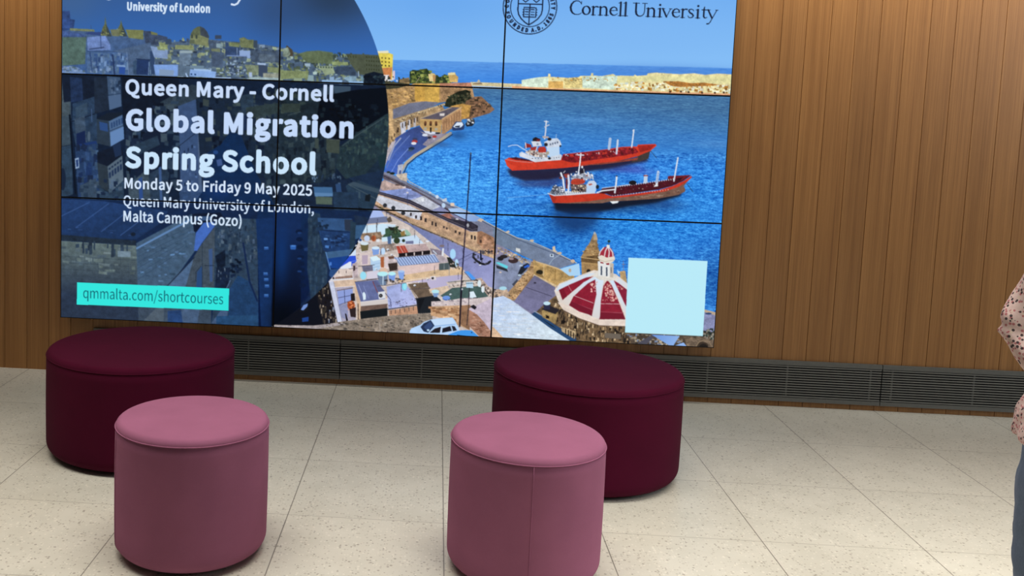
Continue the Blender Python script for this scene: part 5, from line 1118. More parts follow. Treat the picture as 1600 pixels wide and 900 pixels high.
["P",[721.3,643.3,729.6,641.5,730.5,665.4,723.5,667.2],"d8c8cc",0],
["P",[665,637.3,688.7,633.4,689.7,661.6,670.1,663.8],"d8c8c6",0.05],
["P",[671.4,641.2,684.7,639.9,684.7,659.7,672.8,661.6],"b4a3b6",0],
["P",[671.5,663.8,695.3,661.3,697.1,674,676.1,677.7],"6a6a80",0.08],
["P",[728.6,651.4,734,645.6,748,646.4,749.6,653.3,730.2,657],"bbaeb0",0.15],
["P",[728.8,657.1,749.6,653.3,750.2,668.8,733.6,673.8],"382d2a",0.15],
["P",[728.2,641.6,742.1,639.6,742.3,645.2,731.2,647.1],"6a4a3e",0],
["P",[683.2,677.4,709.7,673.4,710.3,690.3,683.7,692.9],"d2cedf",0],
["P",[682.7,685.3,681.9,689.9,679.5,693.3,676,694.7,672.5,693.6,669.8,690.4,668.7,685.9,669.5,681.4,671.9,678,675.4,676.6,679,677.7,681.6,680.8],"98dcf2",0],
["P",[712.3,667.6,723.5,665.7,729.4,674,712.6,676.1],"d8b8a4",0],
["P",[706.5,682,729.6,681,726.9,705.2,710.8,704.5],"6a7f9c",0],
["L",[719.4,682.9,719.8,705.5],1.93,"c8dcec"],
["P",[729.8,679.6,728.3,682.3,724.1,684.4,718.3,685.3,712.3,684.9,708,683.2,706.3,680.6,707.8,677.9,712,675.8,717.9,674.9,723.8,675.3,728.2,677],"b6ecf4",0],
["P",[730.3,679.6,747,678.8,744.1,694.5,732.9,695],"789ce2",0],
["P",[747,678.3,746,680.4,743,682.1,738.8,682.9,734.6,682.5,731.4,681.1,730.2,679,731.3,676.8,734.3,675.2,738.5,674.4,742.7,674.8,745.8,676.2],"b6ecf4",0],
["P",[751.7,673,765.7,671.7,764.3,690.8,755.2,691.2],"84a6e6",0],
["P",[765.7,672.4,764.8,673.7,762.3,674.7,758.8,675.2,755.3,675,752.7,674.2,751.7,673,752.6,671.7,755.1,670.6,758.6,670.1,762.1,670.3,764.7,671.1],"a9c6ee",0],
["S",[721.5,691.2,766.2,686.4,769.4,696.2,724.8,703.8],
["3a3638","6a625e","231f22"],26,[2.2,5.51,1.38,4.13],43],
["P",[599.4,702.3,642.8,646.7,657.8,631.9,665.1,685.3,648.6,697.3,602.4,707.9],"d0c6cc",0.06],
["P",[623.9,670.8,644.1,643.8,657.4,642.5,659.9,654.4,646.3,669.4],"2d52d4",0],
["L",[643.1,657.2,659.9,653],0.96,"7f98ea"],
["P",[642.8,645.3,657.6,626.3,658.1,641.8,644.1,643.8],"cfe0f6",0],
["P",[644.5,656.5,648.7,656.3,649.2,670.4,626.7,672.8,623.8,670.1],"dfe6f2",0],
["P",[619.7,674.5,652,670.3,652.5,687.2,611.8,690.4],"d8c8c0",0.06],
["P",[621.2,677.3,622.6,677.2,622.8,682.9,621.4,682.9],"4a3c40",0],
["P",[637.4,676.6,638.8,676.5,639,682.2,637.6,682.2],"4a3c40",0],
["P",[614.6,691.7,651.1,685.9,652.7,691.5,613.4,697.4],"94786c",0.12],
["P",[650.3,660.5,661.4,657.2,663.9,691,655.5,691.3],"b7a7ac",0.1],
["P",[653.2,664.6,657.4,664.4,657.8,674.3,653.6,677.3],"3a2a2c",0],
["P",[612.5,694.7,612.3,696.4,611.6,697.6,610.6,698.1,609.6,697.7,608.8,696.5,608.5,694.8,608.7,693.1,609.4,691.8,610.4,691.3,611.4,691.8,612.1,693],"2a2226",0],
["P",[477.4,810.7,539.8,747.7,581.7,724.4,600.8,699.4,623.4,792.4,591,799.6],"17161d",0.12],
["S",[574.9,734.7,599.6,708,621.9,789.6,590.8,795.3],
["5a5148","3a352f","a89a88","12100f","7a6c5c","8a96b0"],70,[1.38,4.13,4.13,12.4],44],
["P",[477.5,815,476.5,772,539.7,742,574.9,734.7,590.9,796.8],"0b0f1a",0],
["P",[537.7,773.5,542.9,757.5,555.5,751.2,558.5,756.8,556.1,769.8],"10141c",0],
["P",[540.4,767.6,545.8,757.4,555.6,752.7,554.4,759.9,546.1,768.8],"6f8fd0",0],
["P",[543.7,786.1,557.8,782.6,558.1,792.6,543.9,794.7],"1b3f86",0],
["P",[600.1,700.9,610.6,699.7,632.5,789.1,622.6,791.7],"c6cce2",0.04],
["L",[610.7,700.4,632.5,789.1],0.96,"7c809a"],
["P",[610.6,699.7,654.2,693.5,658.9,710.3,615.3,715.1],"d6bca6",0.06],
["L",[602.1,698.7,652.7,692.9],2.2,"dde2ec"],
["P",[615.3,715.1,653.2,709.1,655.7,742.4,662.7,784.8,633.2,790.5],"a8a2b4",0.06],
["P",[619.1,722.7,653.4,715.5,654.9,739.6,624.3,752.4],"8d9ed8",0],
["L",[635.3,719.9,637.6,748.9],1.24,"3c4468"],
["L",[621.7,737.6,653.9,729.7],1.24,"3c4468"],
["L",[619.1,721.3,653.4,714.1],1.38,"564c5a"],
["L",[624.3,753.1,654.9,740.3],1.1,"3c4468"],
["P",[624.3,753.8,646,747.8,644.4,785.7,631.5,780.6],"8c91b4",0.06],
["P",[649.6,727.1,658,725.3,659.9,742.2,650.8,744.1],"211c1f",0],
["P",[659.6,752.2,658.6,757.5,655.6,761.5,651.4,763.1,647.2,761.9,643.9,758.2,642.6,753,643.6,747.7,646.6,743.7,650.8,742.1,655,743.3,658.3,747],"a8512b",0],
["S",[643.1,744.4,658.6,743.7,659.2,762.2,643.7,762.9],
["c2683a","7e3a22","d88a5c"],26,[1.38,4.68,1.38,4.68],45],
["P",[647.8,761.3,661.8,756.4,662.5,779.1,651.2,778.2],"2c2124",0],
["P",[638.3,771.7,641.1,771.6,645.8,787,641.6,788.7],"1f1b22",0],
["P",[653.6,697.1,659.9,696.1,675.4,741.5,672.6,784.4,665.6,784.7,664.4,749.1],"d2b69c",0.05],
["L",[666.5,749,668.4,784.6],2.2,"5a4a44"],
["P",[657.9,701.1,707.6,693.3,722.5,719.5,725.9,735,672,743.8],"636d9c",0.05],
["L",[665.8,706.5,679.5,737.1],1.93,"8a94c4"],
["L",[677.1,707.4,689.3,735.2],1.24,"8490c0"],
["P",[696.5,696.6,703.4,695.6,723.9,718,714.2,722.7],"5a6088",0],
["L",[697.2,698,708.5,721.6],1.79,"7a3f44"],
["L",[657.9,700.4,704.7,692],1.38,"4a4650"],
["P",[671.3,744.5,731.5,734.7,732.6,745.3,672.3,753.7],"d0c8c6",0],
["P",[672.3,753.7,731.2,745.4,730.1,754.6,672.7,765.1],"6c564d",0.1],
["P",[671.3,765.2,731.5,754.6,732.2,774.5,673.3,782.9],"12181d",0],
["P",[675.6,724.5,679,721.5,682.7,727,683.1,738.3,677.5,740],"d8eaf6",0],
["P",[709.2,720.8,724.6,718,726.5,733.5,711.9,736.3],"d9dde4",0],
["P",[720,728.1,719.5,730.3,718,731.9,716,732.6,713.8,732.1,712.2,730.6,711.6,728.5,712.1,726.4,713.6,724.7,715.7,724.1,717.8,724.5,719.4,726],"1c1a1e",0],
["P",[717.2,728.3,717.1,729,716.6,729.5,715.9,729.7,715.2,729.6,714.6,729.1,714.4,728.4,714.6,727.7,715.1,727.1,715.8,726.9,716.5,727.1,717,727.6],"8a8a90",0],
["G",[727.7,707.9,765.2,697.8,779.7,711.3,797.8,743,733.7,757.3],"a2aee0","b2b8e4",[736.3,710.4,786.7,747.8],0.06],
["S",[731.6,739,795.8,729,797.9,745.9,733.7,757.3],
["56506a","8a88b0","7a80b4","3f3b4c"],40,[1.38,5.51,1.1,2.76],46],
["L",[725.4,722.2,737.2,735.9,739.2,752.8],1.24,"3a3f66"],
["L",[732.3,758.1,799.2,745.1],2.48,"46424c"],
["P",[733.8,760.2,798.6,747.2,798.7,767.1,737.2,777.1],"b48a70",0.12],
["P",[738.6,759.9,740.3,759.9,740.6,768.4,738.9,768.5],"5a4c46",0],
["P",[748.3,757.8,750,757.7,750.3,766.2,748.7,766.3],"5a4c46",0],
["P",[758.1,755.6,759.8,755.6,760.1,764.1,758.4,764.1],"5a4c46",0],
["P",[767.9,753.5,769.5,753.4,769.9,761.9,768.2,762],"5a4c46",0],
["P",[777.6,751.3,779.3,751.3,779.6,759.8,777.9,759.8],"5a4c46",0],
["P",[787.3,749.2,789,749.1,789.3,757.6,787.7,757.7],"5a4c46",0],
["P",[773.7,699.5,815.5,694.1,830.6,724.5,798.7,730.2],"69594b",0.1],
["L",[786.7,711,822.9,705.1],0.96,"8a7a68"],
["L",[775.2,701.6,797.4,733.1],2.2,"9a8a7c"],
["P",[793.1,730.5,834.7,722.2,849.2,733.6,826.5,761.6,798.6,764.3],"1b2027",0],
["P",[797.3,731.7,812.6,729.6,801.2,758.5],"10141a",0],
["P",[772.7,705.7,772.1,710.1,770.1,713.4,767.3,714.7,764.4,713.6,762.1,710.5,761.2,706.2,761.8,701.8,763.8,698.5,766.6,697.2,769.5,698.2,771.7,701.3],"6fcfe8",0],
["P",[772,705.7,771.5,709.2,770.1,711.9,768,712.9,765.9,712.1,764.3,709.6,763.6,706.1,764,702.5,765.5,699.9,767.5,698.8,769.7,699.7,771.3,702.2],"9ae2f2",0],
["L",[759.7,699.4,760.4,717.8],1.1,"4a4a52"],
["P",[820.3,709.5,861.7,699.1,867.9,713,868.1,718.6,845.8,719.6,823.4,717.8],"cdb8a2",0.1],
["P",[843.5,713.2,842.4,715.4,839.3,717.1,835,717.8,830.6,717.5,827.4,716.1,826.2,714,827.2,711.8,830.3,710.1,834.6,709.4,839,709.8,842.2,711.2],"b6e4ee",0],
["P",[829,717.6,842.9,716.9,840.5,725.5,832.1,725.9],"7a9ac8",0],
["L",[840.3,722.7,850.6,733.5],2.2,"d8d0cc"],
["P",[845.9,722.4,873,702.9,928.4,696.2,953,717.6,925.7,730.1,863.1,733],"465e5c",0.08],
["P",[857.3,692.3,891.8,685.1,927.9,683.5,927.1,697.6,867.5,704.5,861.7,699.1],"cdbeb4",0.08],
["S",[861.4,690.7,926.5,685,925.6,696.3,864.7,703.2],
["e4dcd8","7a6e68","a89a90","55504c"],30,[1.65,5.51,1.65,5.51],47],
["L",[861.4,692.1,926.5,683.6],1.24,"3a4a48"],
["P",[867.9,727.1,866.8,729.7,863.8,731.7,859.5,732.6,855.1,732.1,851.9,730.4,850.6,727.9,851.7,725.3,854.8,723.3,859,722.4,863.4,722.9,866.6,724.6],"3f66b4",0],
["P",[867.6,725.7,866.5,727.9,863.5,729.6,859.4,730.3,855.2,729.9,852,728.5,850.8,726.5,851.9,724.3,854.9,722.6,859,721.8,863.2,722.2,866.3,723.6],"6d96de",0],
["P",[909.6,711.1,917.9,709.3,925.4,723.1,910.2,725.2],"dceaf6",0],
["P",[930.4,725.7,929.4,727.4,926.7,728.8,922.9,729.4,919.1,729.1,916.2,728,915.1,726.4,916.1,724.6,918.8,723.3,922.6,722.6,926.4,722.9,929.3,724],"1d1c20",0],
["P",[896.6,666.6,904.9,666.3,922.2,682.4,914,684.8],"4c98f0",0],
["L",[895.9,668.1,912.7,685.6],1.38,"2a3f78"],
["P",[919.5,682.5,933.2,679.1,959.5,708.9,960.2,722.9,948.8,717.8],"b9a398",0.12],
["L",[922.3,683.8,954.4,717.5],2.76,"3a3a3c"],
["S",[922.3,683.8,933.3,681.9,959.5,708.9,957.3,720.2],
["5a524e","d8c8bc","8f8078"],26,[2.07,5.51,1.65,4.13],48],
["P",[933.8,691.7,933.4,695.7,932,698.6,930,699.8,927.8,698.8,926.2,696,925.4,692.1,925.8,688.1,927.2,685.2,929.3,684,931.4,685,933,687.8],"d8e6ee",0],
["P",[941.4,704,941.1,707.8,939.9,710.7,938.1,711.8,936.3,710.9,934.8,708.1,934.2,704.4,934.5,700.5,935.7,697.7,937.5,696.6,939.3,697.5,940.7,700.3],"dbe6ee",0],
["L",[722.3,553.5,721.8,539.6],0.83,"3a3648"],
["L",[785.3,598.5,784.6,581.7],0.83,"3a3648"],
["L",[795.7,614.8,796.5,600.8],0.83,"3a3648"],
["L",[858.6,623.4,857.9,606.6],0.83,"3a3648"],
["L",[892.2,630.3,888.9,616.5],0.83,"3a3648"],
["L",[735.1,600.6,734.6,586.6],0.83,"3a3648"],
["L",[703.5,573.9,703,559.9],0.83,"3a3648"],
["L",[831.5,675.1,830.7,656.9],0.83,"3a3648"],
["L",[805.9,698.8,805.4,687.5],0.83,"3a3648"],
["L",[883.4,684.1,882.8,670],0.83,"3a3648"],
["L",[599.4,702.3,654.2,694.2],0.96,"efe9ea"],
["L",[613.9,714.5,657.5,709.7],0.96,"efe9ea"],
["L",[671.3,744.5,731.5,734.7],0.96,"efe9ea"],
["L",[747.8,642.2,829.7,631.6],0.96,"efe9ea"],
["L",[767.9,693.4,844.2,678.8],0.96,"efe9ea"],
["L",[861.7,699.1,925.3,687.9],0.96,"efe9ea"],
["L",[741.3,617.1,809.3,608.7],0.96,"efe9ea"],
["L",[708.9,569.4,745.2,570.7],0.96,"efe9ea"],
["L",[664.5,665.5,699.5,661.1],1.1,"4a4048"],
["L",[708.1,707.4,769.4,697.6],1.1,"4a4048"],
["L",[729.4,674,748.8,670.3],1.1,"4a4048"],
["L",[778.4,711.3,822.9,706.5],1.1,"4a4048"],
["L",[683.7,694.3,710.3,690.3],1.1,"4a4048"],
["L",[643.6,672.1,661.8,669.8],1.1,"4a4048"],
["L",[750.6,642,820.1,633.4],1.1,"4a4048"],
["P",[660.2,620.6,659.9,621.7,658.9,622.6,657.5,622.9,656.1,622.7,655,621.9,654.6,620.8,655,619.7,656,618.8,657.4,618.4,658.8,618.7,659.8,619.5],"e8eef4",0],
["P",[660,621.8,659.8,622.6,659.2,623.1,658.4,623.3,657.5,623.2,656.9,622.7,656.6,622,656.8,621.3,657.4,620.7,658.3,620.5,659.1,620.7,659.7,621.2],"6a6a7c",0],
["P",[730.7,626,730.4,627.3,729.3,628.2,727.8,628.6,726.2,628.3,725,627.5,724.6,626.3,725,625,726.1,624.1,727.6,623.7,729.1,623.9,730.3,624.8],"e8eef4",0],
["P",[730.4,627.3,730.2,628.1,729.5,628.7,728.6,628.9,727.7,628.7,727,628.2,726.7,627.5,726.9,626.7,727.6,626.1,728.5,625.8,729.4,626,730.1,626.5],"6a6a7c",0],
["P",[739,636.9,738.7,637.9,737.8,638.7,736.5,639,735.2,638.8,734.3,638.1,733.9,637.1,734.2,636.1,735.1,635.3,736.4,635,737.6,635.2,738.6,635.9],"e8eef4",0],
["P",[738.8,638.2,738.7,638.8,738.1,639.3,737.4,639.5,736.6,639.4,736,638.9,735.8,638.3,736,637.7,736.5,637.2,737.3,637,738,637.1,738.6,637.6],"6a6a7c",0],
["P",[792,702.2,791.7,703.4,790.7,704.3,789.3,704.6,787.9,704.4,786.8,703.6,786.4,702.5,786.8,701.4,787.7,700.5,789.1,700.1,790.5,700.4,791.6,701.1],"e8eef4",0],
["P",[791.8,703.5,791.6,704.2,791,704.8,790.2,705,789.3,704.9,788.7,704.4,788.4,703.7,788.6,703,789.2,702.4,790,702.2,790.9,702.3,791.5,702.8],"6a6a7c",0],
["P",[818.8,686.9,818.6,687.9,817.8,688.6,816.7,688.8,815.5,688.7,814.7,688,814.4,687.1,814.6,686.2,815.4,685.5,816.5,685.2,817.6,685.4,818.5,686.1],"e8eef4",0],
["P",[818.8,688.2,818.7,688.8,818.2,689.2,817.5,689.4,816.8,689.3,816.3,688.9,816.1,688.3,816.3,687.8,816.8,687.3,817.4,687.1,818.1,687.3,818.6,687.7],"6a6a7c",0],
["P",[800.7,694.8,800.4,695.6,799.8,696.2,798.8,696.5,797.8,696.3,797.1,695.8,796.8,695,797,694.2,797.7,693.6,798.7,693.3,799.6,693.5,800.4,694],"e8eef4",0],
["P",[800.8,696.1,800.6,696.6,800.2,696.9,799.6,697.1,799.1,697,798.6,696.7,798.4,696.2,798.6,695.7,799,695.3,799.6,695.1,800.2,695.2,800.6,695.6],"6a6a7c",0],
["P",[705.9,669.3,705.7,670.1,705,670.7,704,671,703,670.8,702.3,670.3,702,669.5,702.2,668.7,702.9,668.1,703.9,667.8,704.9,668,705.6,668.6],"e8eef4",0],
["P",[706,670.6,705.9,671.1,705.5,671.5,704.9,671.6,704.3,671.5,703.8,671.2,703.7,670.7,703.8,670.2,704.2,669.8,704.8,669.7,705.4,669.8,705.8,670.1],"6a6a7c",0],
["P",[870.6,718.5,870.3,719.5,869.4,720.3,868.2,720.6,866.9,720.4,866,719.7,865.6,718.7,865.9,717.7,866.8,716.9,868,716.6,869.3,716.8,870.2,717.5],"e8eef4",0],
["P",[870.5,719.8,870.3,720.4,869.8,720.9,869,721.1,868.3,721,867.7,720.5,867.5,719.9,867.7,719.3,868.2,718.8,868.9,718.6,869.7,718.7,870.3,719.1],"6a6a7c",0],
["P",[894.9,706.1,894.6,707,893.8,707.7,892.7,708,891.6,707.8,890.8,707.2,890.4,706.3,890.7,705.4,891.5,704.7,892.6,704.4,893.7,704.6,894.6,705.2],"e8eef4",0],
["P",[894.9,707.4,894.7,708,894.3,708.4,893.6,708.6,892.9,708.5,892.4,708.1,892.2,707.5,892.4,706.9,892.8,706.5,893.5,706.3,894.2,706.4,894.7,706.8],"6a6a7c",0],
["P",[477.2,803.5,572.6,803.3,626.1,790.8,689.4,779.3,738.4,771.3,829.3,761.4,832,794,852.3,811.5,477.5,815],"85796e",0.2],
["P",[477.3,804.9,572.6,801.2,640.3,790.2,640.5,795.9,575.6,808.9,477.5,813.6],"a39a9c",0.12],
["S",[583.9,799.9,668.4,786,780.6,770.8,828.1,767.2,832.1,798.3,782,809.2,669.1,807.4,584.1,808.5],
["3c3836","4a4542","988c80","5c554e","a89e92","8d7c66","6f6458","7a7066","81766a"],170,[2.07,8.27,1.38,3.58],50],
["L",[715.1,788.1,717.2,808],1.1,"b8aea6"],
["P",[826.9,736,863.1,733,889.3,726.1,925.5,724.5,957.2,718.8,958.3,742.8,912.4,743.5,827.4,748.8],"cdbfc0",0.07],
["S",[829.6,734.5,918.5,723.4,918.9,733.3,832.9,745.7],
["a89ca4","e0d8d8","8f8590"],24,[2.76,8.27,1.1,2.76],51],
["P",[825.9,747.4,912.2,739.9,913.2,795.9,887.6,785.7,850.7,771.8,826.7,767.2],"c49d79",0.1],
["S",[827.4,748.8,909.5,742.2,910,784.6,864.7,772.6,830.7,762.8],
["a87c5a","d8b48e","b08a66","8d6648"],46,[5.51,15.15,2.76,5.51],52],
["P",[891.4,743,912.2,739.2,913.2,795.9,893.2,784],"8f6c52",0.12],
["L",[837.4,754,845.6,749.3,845.9,756.4,839,758.2],0.69,"8a6448"],
["L",[863.7,747.1,863,764.1,873,769.3],0.69,"8a6448"],
["P",[909.8,747.8,926.1,740,957.4,723,961.4,812,936.2,810.4,911.3,784.6],"c4b6c8",0.07],
["P",[909.9,750.6,927,759.8,944.5,777.4,960.8,797.9,961.4,812,936.2,810.4,911.4,786],"a87c68",0.1],
["S",[912.9,756.2,928.6,763.9,959.4,799.3,958.5,809.3,936,806.1,914,781.6],
["8a6250","bd9480","76503f"],30,[4.13,9.64,1.93,4.13],53],
["P",[911,743.5,919.1,738.9,926.3,744.2,922.4,750.1],"201d24",0],
["L",[902.1,698.7,907.9,698.5],1.1,"5a5a60"],
["P",[901,690.3,915.6,689,916.9,702.3,901.6,702.3],"b2d6ee",0],
["L",[901.2,693.2,915.7,691.9],1.1,"2c3440"],
["L",[908.2,702.7,908.3,745.1,906.5,784.8],1.65,"2a2430"],
["P",[782,807.8,781.8,803.5,785.8,797.6,805.1,788.9,811.9,782.1,828.5,775.7,850.7,771.8,874.4,769.3,880.3,776.1,890.1,794.1,891.3,806.8,782.1,810.6],"b4d4f8",0.02],
["P",[828.5,777.1,873,770.8,880.5,783.2,837.5,790.9],"c2dcf8",0],
["P",[805.3,793.8,812,785,827.1,777.2,836,789.5,822.6,805.8,812.7,803.4],"22314f",0],
["P",[812.3,793.5,825.8,780.1,833.2,789.7,821.1,801.6],"344a76",0],
["P",[825.5,800,825.1,801.2,824,802,822.5,802.4,820.9,802.2,819.8,801.4,819.3,800.3,819.7,799.1,820.8,798.2,822.3,797.9,823.9,798.1,825,798.9],"b8d8f0",0],
["P",[825.4,805.7,836.3,795.9,850.1,791,848.5,804.6],"1f1b22",0],
["P",[853.7,794.4,870.3,788.6,874.2,799.1,852.7,804.4],"1c1b24",0],
["P",[873,787.8,880.1,788.9,885.3,797.2,877,799.7],"20202a",0],
["L",[836,790.2,880.6,783.9],1.1,"6a96d0"],
["L",[851.5,790.2,850.6,804.5],1.65,"cfe4fa"],
["P",[866.2,808,885.4,799.3,896.5,796.4,917.4,795.7,933.4,809.1,866.2,809.5],"4096ea",0],
["P",[885.7,807.1,905.4,809,902.9,814.8,888.8,812.7],"0f1520",0],
["P",[919,800.6,918.9,801.3,918.4,801.8,917.7,802,917,801.9,916.4,801.4,916.2,800.7,916.4,800,916.9,799.4,917.6,799.2,918.3,799.4,918.8,799.9],"16305a",0],
["L",[898.8,409.6,896.7,507.6,893.6,598.1,890.1,710.6,890.6,788.4],2.62,"1d1830"],
["L",[891.5,710.5,890.6,788.4],3.31,"1a1422"],
["P",[900.4,410.9,900.2,411.7,899.7,412.3,898.9,412.6,898.2,412.4,897.6,411.8,897.4,411,897.5,410.2,898.1,409.5,898.8,409.3,899.6,409.5,900.1,410.1],"5a5a40",0],
["P",[901.9,565.7,901.7,567.8,900.7,569.4,899.4,570,898,569.5,896.9,568,896.4,565.9,896.7,563.8,897.7,562.3,899,561.6,900.4,562.1,901.5,563.6],"a8a8b0",0],
["L",[766.2,498.8,767.3,526.6],0.96,"3a3f66"],
["P",[768.4,500.2,768,501.1,767.1,501.9,765.7,502.2,764.3,502,763.2,501.3,762.8,500.4,763.2,499.4,764.2,498.6,765.5,498.3,766.9,498.5,768,499.2],"d0ccd4",0],
["L",[960.3,588.3,961.2,623.2],1.38,"1c1824"],
["layer","L"],
["G",[-51.8,-90.1,747.7,-108.7,762.7,292.6,-51.1,320.1],"34507c","3468b4",[284.6,-4.3,288.4,219.3],0],
["K",[19.4,111.1,82.7,68.9],"44648f",0.6],
["K",[590.8,88.1,130.9,82.7],"263a55",0.9],
["K",[467.7,125.4,82.7,68.9],"2f4a74",0.6],
["K",[232,207.3,165.3,41.3],"376cb8",0.6],
["P",[-51.3,181.7,29.7,175.1,73.6,177.9,197.9,182.4,234.6,194.9,329.8,186.5,427.6,191.7,483.3,198.2,525.3,210.5,594.6,213.7,718.4,207.1,721.5,294,-51.1,320.1],"4c6078",0.12],
["P",[-51.4,137.8,18.1,134.4,19.6,152.1,29.6,153.2,26.8,173.9,-51.3,184.5],"30477a",0.12],
["L",[7.5,125.1,7.5,136.1],0.83,"3a5490"],
["P",[-51.4,154.2,18.2,153.6,18.3,171.4,-51.3,173.5],"35508a",0.1],
["P",[18.3,171.4,72.2,172.5,73.6,177.3,18.3,176.2],"768060",0.1],
["L",[65,164.5,65.8,172.7],0.83,"3a4a60"],
["G",[-51.3,176.2,76.4,177.9,197.9,187.9,200.4,272.9,-51.2,275.6],"465f86","3c5c90",[76.5,180.6,77.1,271.5],0.1],
["P",[1.3,191.1,55.3,186.7,52.8,247.4,1.6,253.2],"506862",0.12],
["P",[-1.3,253.3,37.2,254.8,55.8,268,-1.2,271.2],"6a86b4",0.12],
["S",[1.6,254.5,37.2,254.8,62.9,266.4,1.7,268.4],
["8aa2c4","4a6290","7c94b4","566c78"],30,[2.76,9.64,1.38,4.13],60],
["P",[56.7,189.4,97.7,185.4,107.8,203,109.3,215.3,58.3,218.3],"6b84bc",0.1],
["L",[86.4,187.1,88,213.2],1.65,"3a4f7e"],
["L",[56.9,219.7,147.5,218.2],1.38,"2f4468"],
["L",[62.5,215.4,93.7,210.3],2.76,"35466c"],
["P",[-1.6,176.1,48.2,182.8,55.3,189.5,1.3,191.1],"3f5688",0.15],
["P",[59.5,178.4,87.8,177.5,87.8,185.7,51,182.7],"32467a",0],
["P",[86.4,184.4,91.2,167.8,95.1,160.9,96.7,144.4,99.4,160.7,102,167.5,109.8,186.4],"5d6446",0.12],
["P",[98.2,160.8,102.5,167.5,111.2,186.4,101.3,186.7],"3a4548",0],
["S",[87,172,101.1,168.9,105.5,185.2,87.1,185.8],
["98a06c","3a4248","7c8458"],16,[1.38,3.31,1.65,3.58],61],
["P",[121,183.4,125.8,166.8,129.7,159.8,131.3,150.2,133.9,159.7,136.5,166.5,144.4,185.4],"5d6446",0.12],
["P",[132.8,159.7,137.1,166.4,145.8,185.3,135.9,185.6],"3a4548",0],
["S",[121.6,171,135.7,167.8,140.1,184.1,121.8,184.7],
["98a06c","3a4248","7c8458"],16,[1.38,3.31,1.65,3.58],62],
["P",[107.5,171.4,127.3,170.8,127.4,185.9,111.9,185],"6e745a",0.1],
["P",[141.4,170.4,180.8,170.6,181.1,191.1,148.6,188],"747a50",0.08],
["P",[180.9,172,197.7,172.8,200.6,176.8,234.5,184,226.3,200.7,186.8,201.9],"39465f",0.15],
["P",[197.7,172.8,211.9,176.5,211.9,180.6,197.8,179.6],"6e7450",0],
["P",[56.9,222.4,144.7,222.4,148,266.4,57.2,266.6],"4a668e",0.12],
["S",[59.8,225.1,147.6,225.1,148,263.6,60,263.7],
["2f4876","6480a8","3a5684","56708c","7088ac"],60,[2.76,8.27,4.13,12.4],63],
["P",[113.6,217.9,198,196.1,198.9,267.5,148.1,269.1,147.6,222.3],"4a6080",0.1],
["L",[64,225,68.6,263.4],1.93,"2a4070"],
["L",[113.6,226.1,118.3,267.3],3.58,"24365c"],
["L",[144.7,219.7,149.4,266.3],1.38,"6f86ac"],
["P",[128,250.5,142.2,251.4,140.9,266.6,128.2,265.6],"2c4f9a",0],
["P",[122.3,246.5,142.2,247.3,142.2,251.4,122.4,250.7],"7a98c4",0],
["P",[159,237.1,198.5,231.7,201.8,267.4,159.3,266],"38506e",0.12],
["P",[167.5,234.1,195.7,233.2,191.9,266.3,166.4,265.8],"233760",0.08],
["L",[166,232.7,199.9,234.4],1.93,"1f2e4c"],
["L",[194.4,238.7,193.3,266.3],1.38,"7c96bc"],
["L",[198.6,238.6,197.5,266.1],1.38,"7c96bc"],
["L",[202.8,238.4,201.8,266],1.38,"7c96bc"],
["L",[207,238.3,206,265.9],1.38,"7c96bc"],
["P",[195.5,215.3,205.3,215,207.4,264.4,198.9,264.7],"2f4468",0],
["S",[209.3,193,287.8,185.1,329.9,192,427.6,194.4,483.4,200.9,485.2,271.8,289.2,270,210.2,267.1],
["6f7c6c","7c8868","8c9c8a","586874","3c4a60","8ea4be","2d3b54","4a5a70","5c6c60","98a890"],330,[3.44,12.4,3.03,8.27],64],
["S",[209.2,190.2,329.9,189.3,483.4,200.9,484,222.7,330.5,222.1,209.6,220.4],
["2c3a52","3f4e62","7a8668","98a284","566676","8a9674"],150,[2.76,9.64,2.2,5.51],65],
["S",[480.8,206.4,539.2,212.7,622,207.4,704.8,212.9,715.2,273.8,568.7,275.9,482.4,269.2],
["6a7860","7c8a62","8a9a80","50604e","34434e","94a8a4","445464","5c6a44"],260,[3.03,11.02,2.76,7.58],66],
["S",[525.4,213.2,621.9,204.7,699.2,210.4,702.6,226.6,539.9,237.2],
["56624a","3c4840","64704e","465246","303e40"],90,[2.76,9.64,2.48,6.2],67],
["P",[196.7,204.3,234.8,208.6,235.1,230.6,205.5,228.7],"8098c0",0.08],
["P",[212.2,203.8,229.1,204.7,229.2,212.9,212.3,212.1],"7c8a6c",0],
["P",[214.9,195.5,234.6,197.7,234.8,211.4,217.9,209.1],"7e8a62",0.2],
["P",[231.7,186.8,243,189.2,243.1,200.1,229,199.2],"3a4a60",0],
["P",[285,185.2,284.8,175.6,290.3,165.9,298.6,160.2,305.5,158.7,314,162.5,321.1,170.5,325.5,179.9,324.2,186.7],"5d664e",0.1],
["P",[304.1,158.7,314,162.5,321.1,170.5,325.5,181.2,322.8,185.4,306,184.5,305.7,168.2],"3c4550",0.1],
["P",[283.5,178.4,305.9,177.7,324.2,184,327.3,200.3,304.8,198.2,283.8,196.2],"767d5c",0.1],
["P",[285.8,177,289.5,176.9,289.6,185,286,185.2],"3a4440",0],
["P",[295.6,177.4,299.3,177.2,299.4,185.4,295.8,185.5],"3a4440",0],
["P",[282.2,188,293.4,187.7,293.6,195.9,282.4,196.2],"5a6450",0],
["P",[338,176.8,352,176.3,352.1,184.5,338.2,184.9],"39465c",0],
["P",[322.8,188.1,350.8,187.3,351.3,215.9,327.6,216.7],"46566c",0.15],
["P",[341.1,194.4,355.1,194,355.3,204.9,341.3,202.6],"8096a0",0.1],
["P",[251.5,199.9,290.8,200,292.4,209.6,250.3,209.5],"828c66",0.1],
["P",[260.2,213.3,286.8,212.5,284.5,242.7,260.6,242.1],"667a90",0.12],
["P",[261.6,211.9,288.2,211.1,289.7,216.5,261.6,217.4],"93a6b0",0],
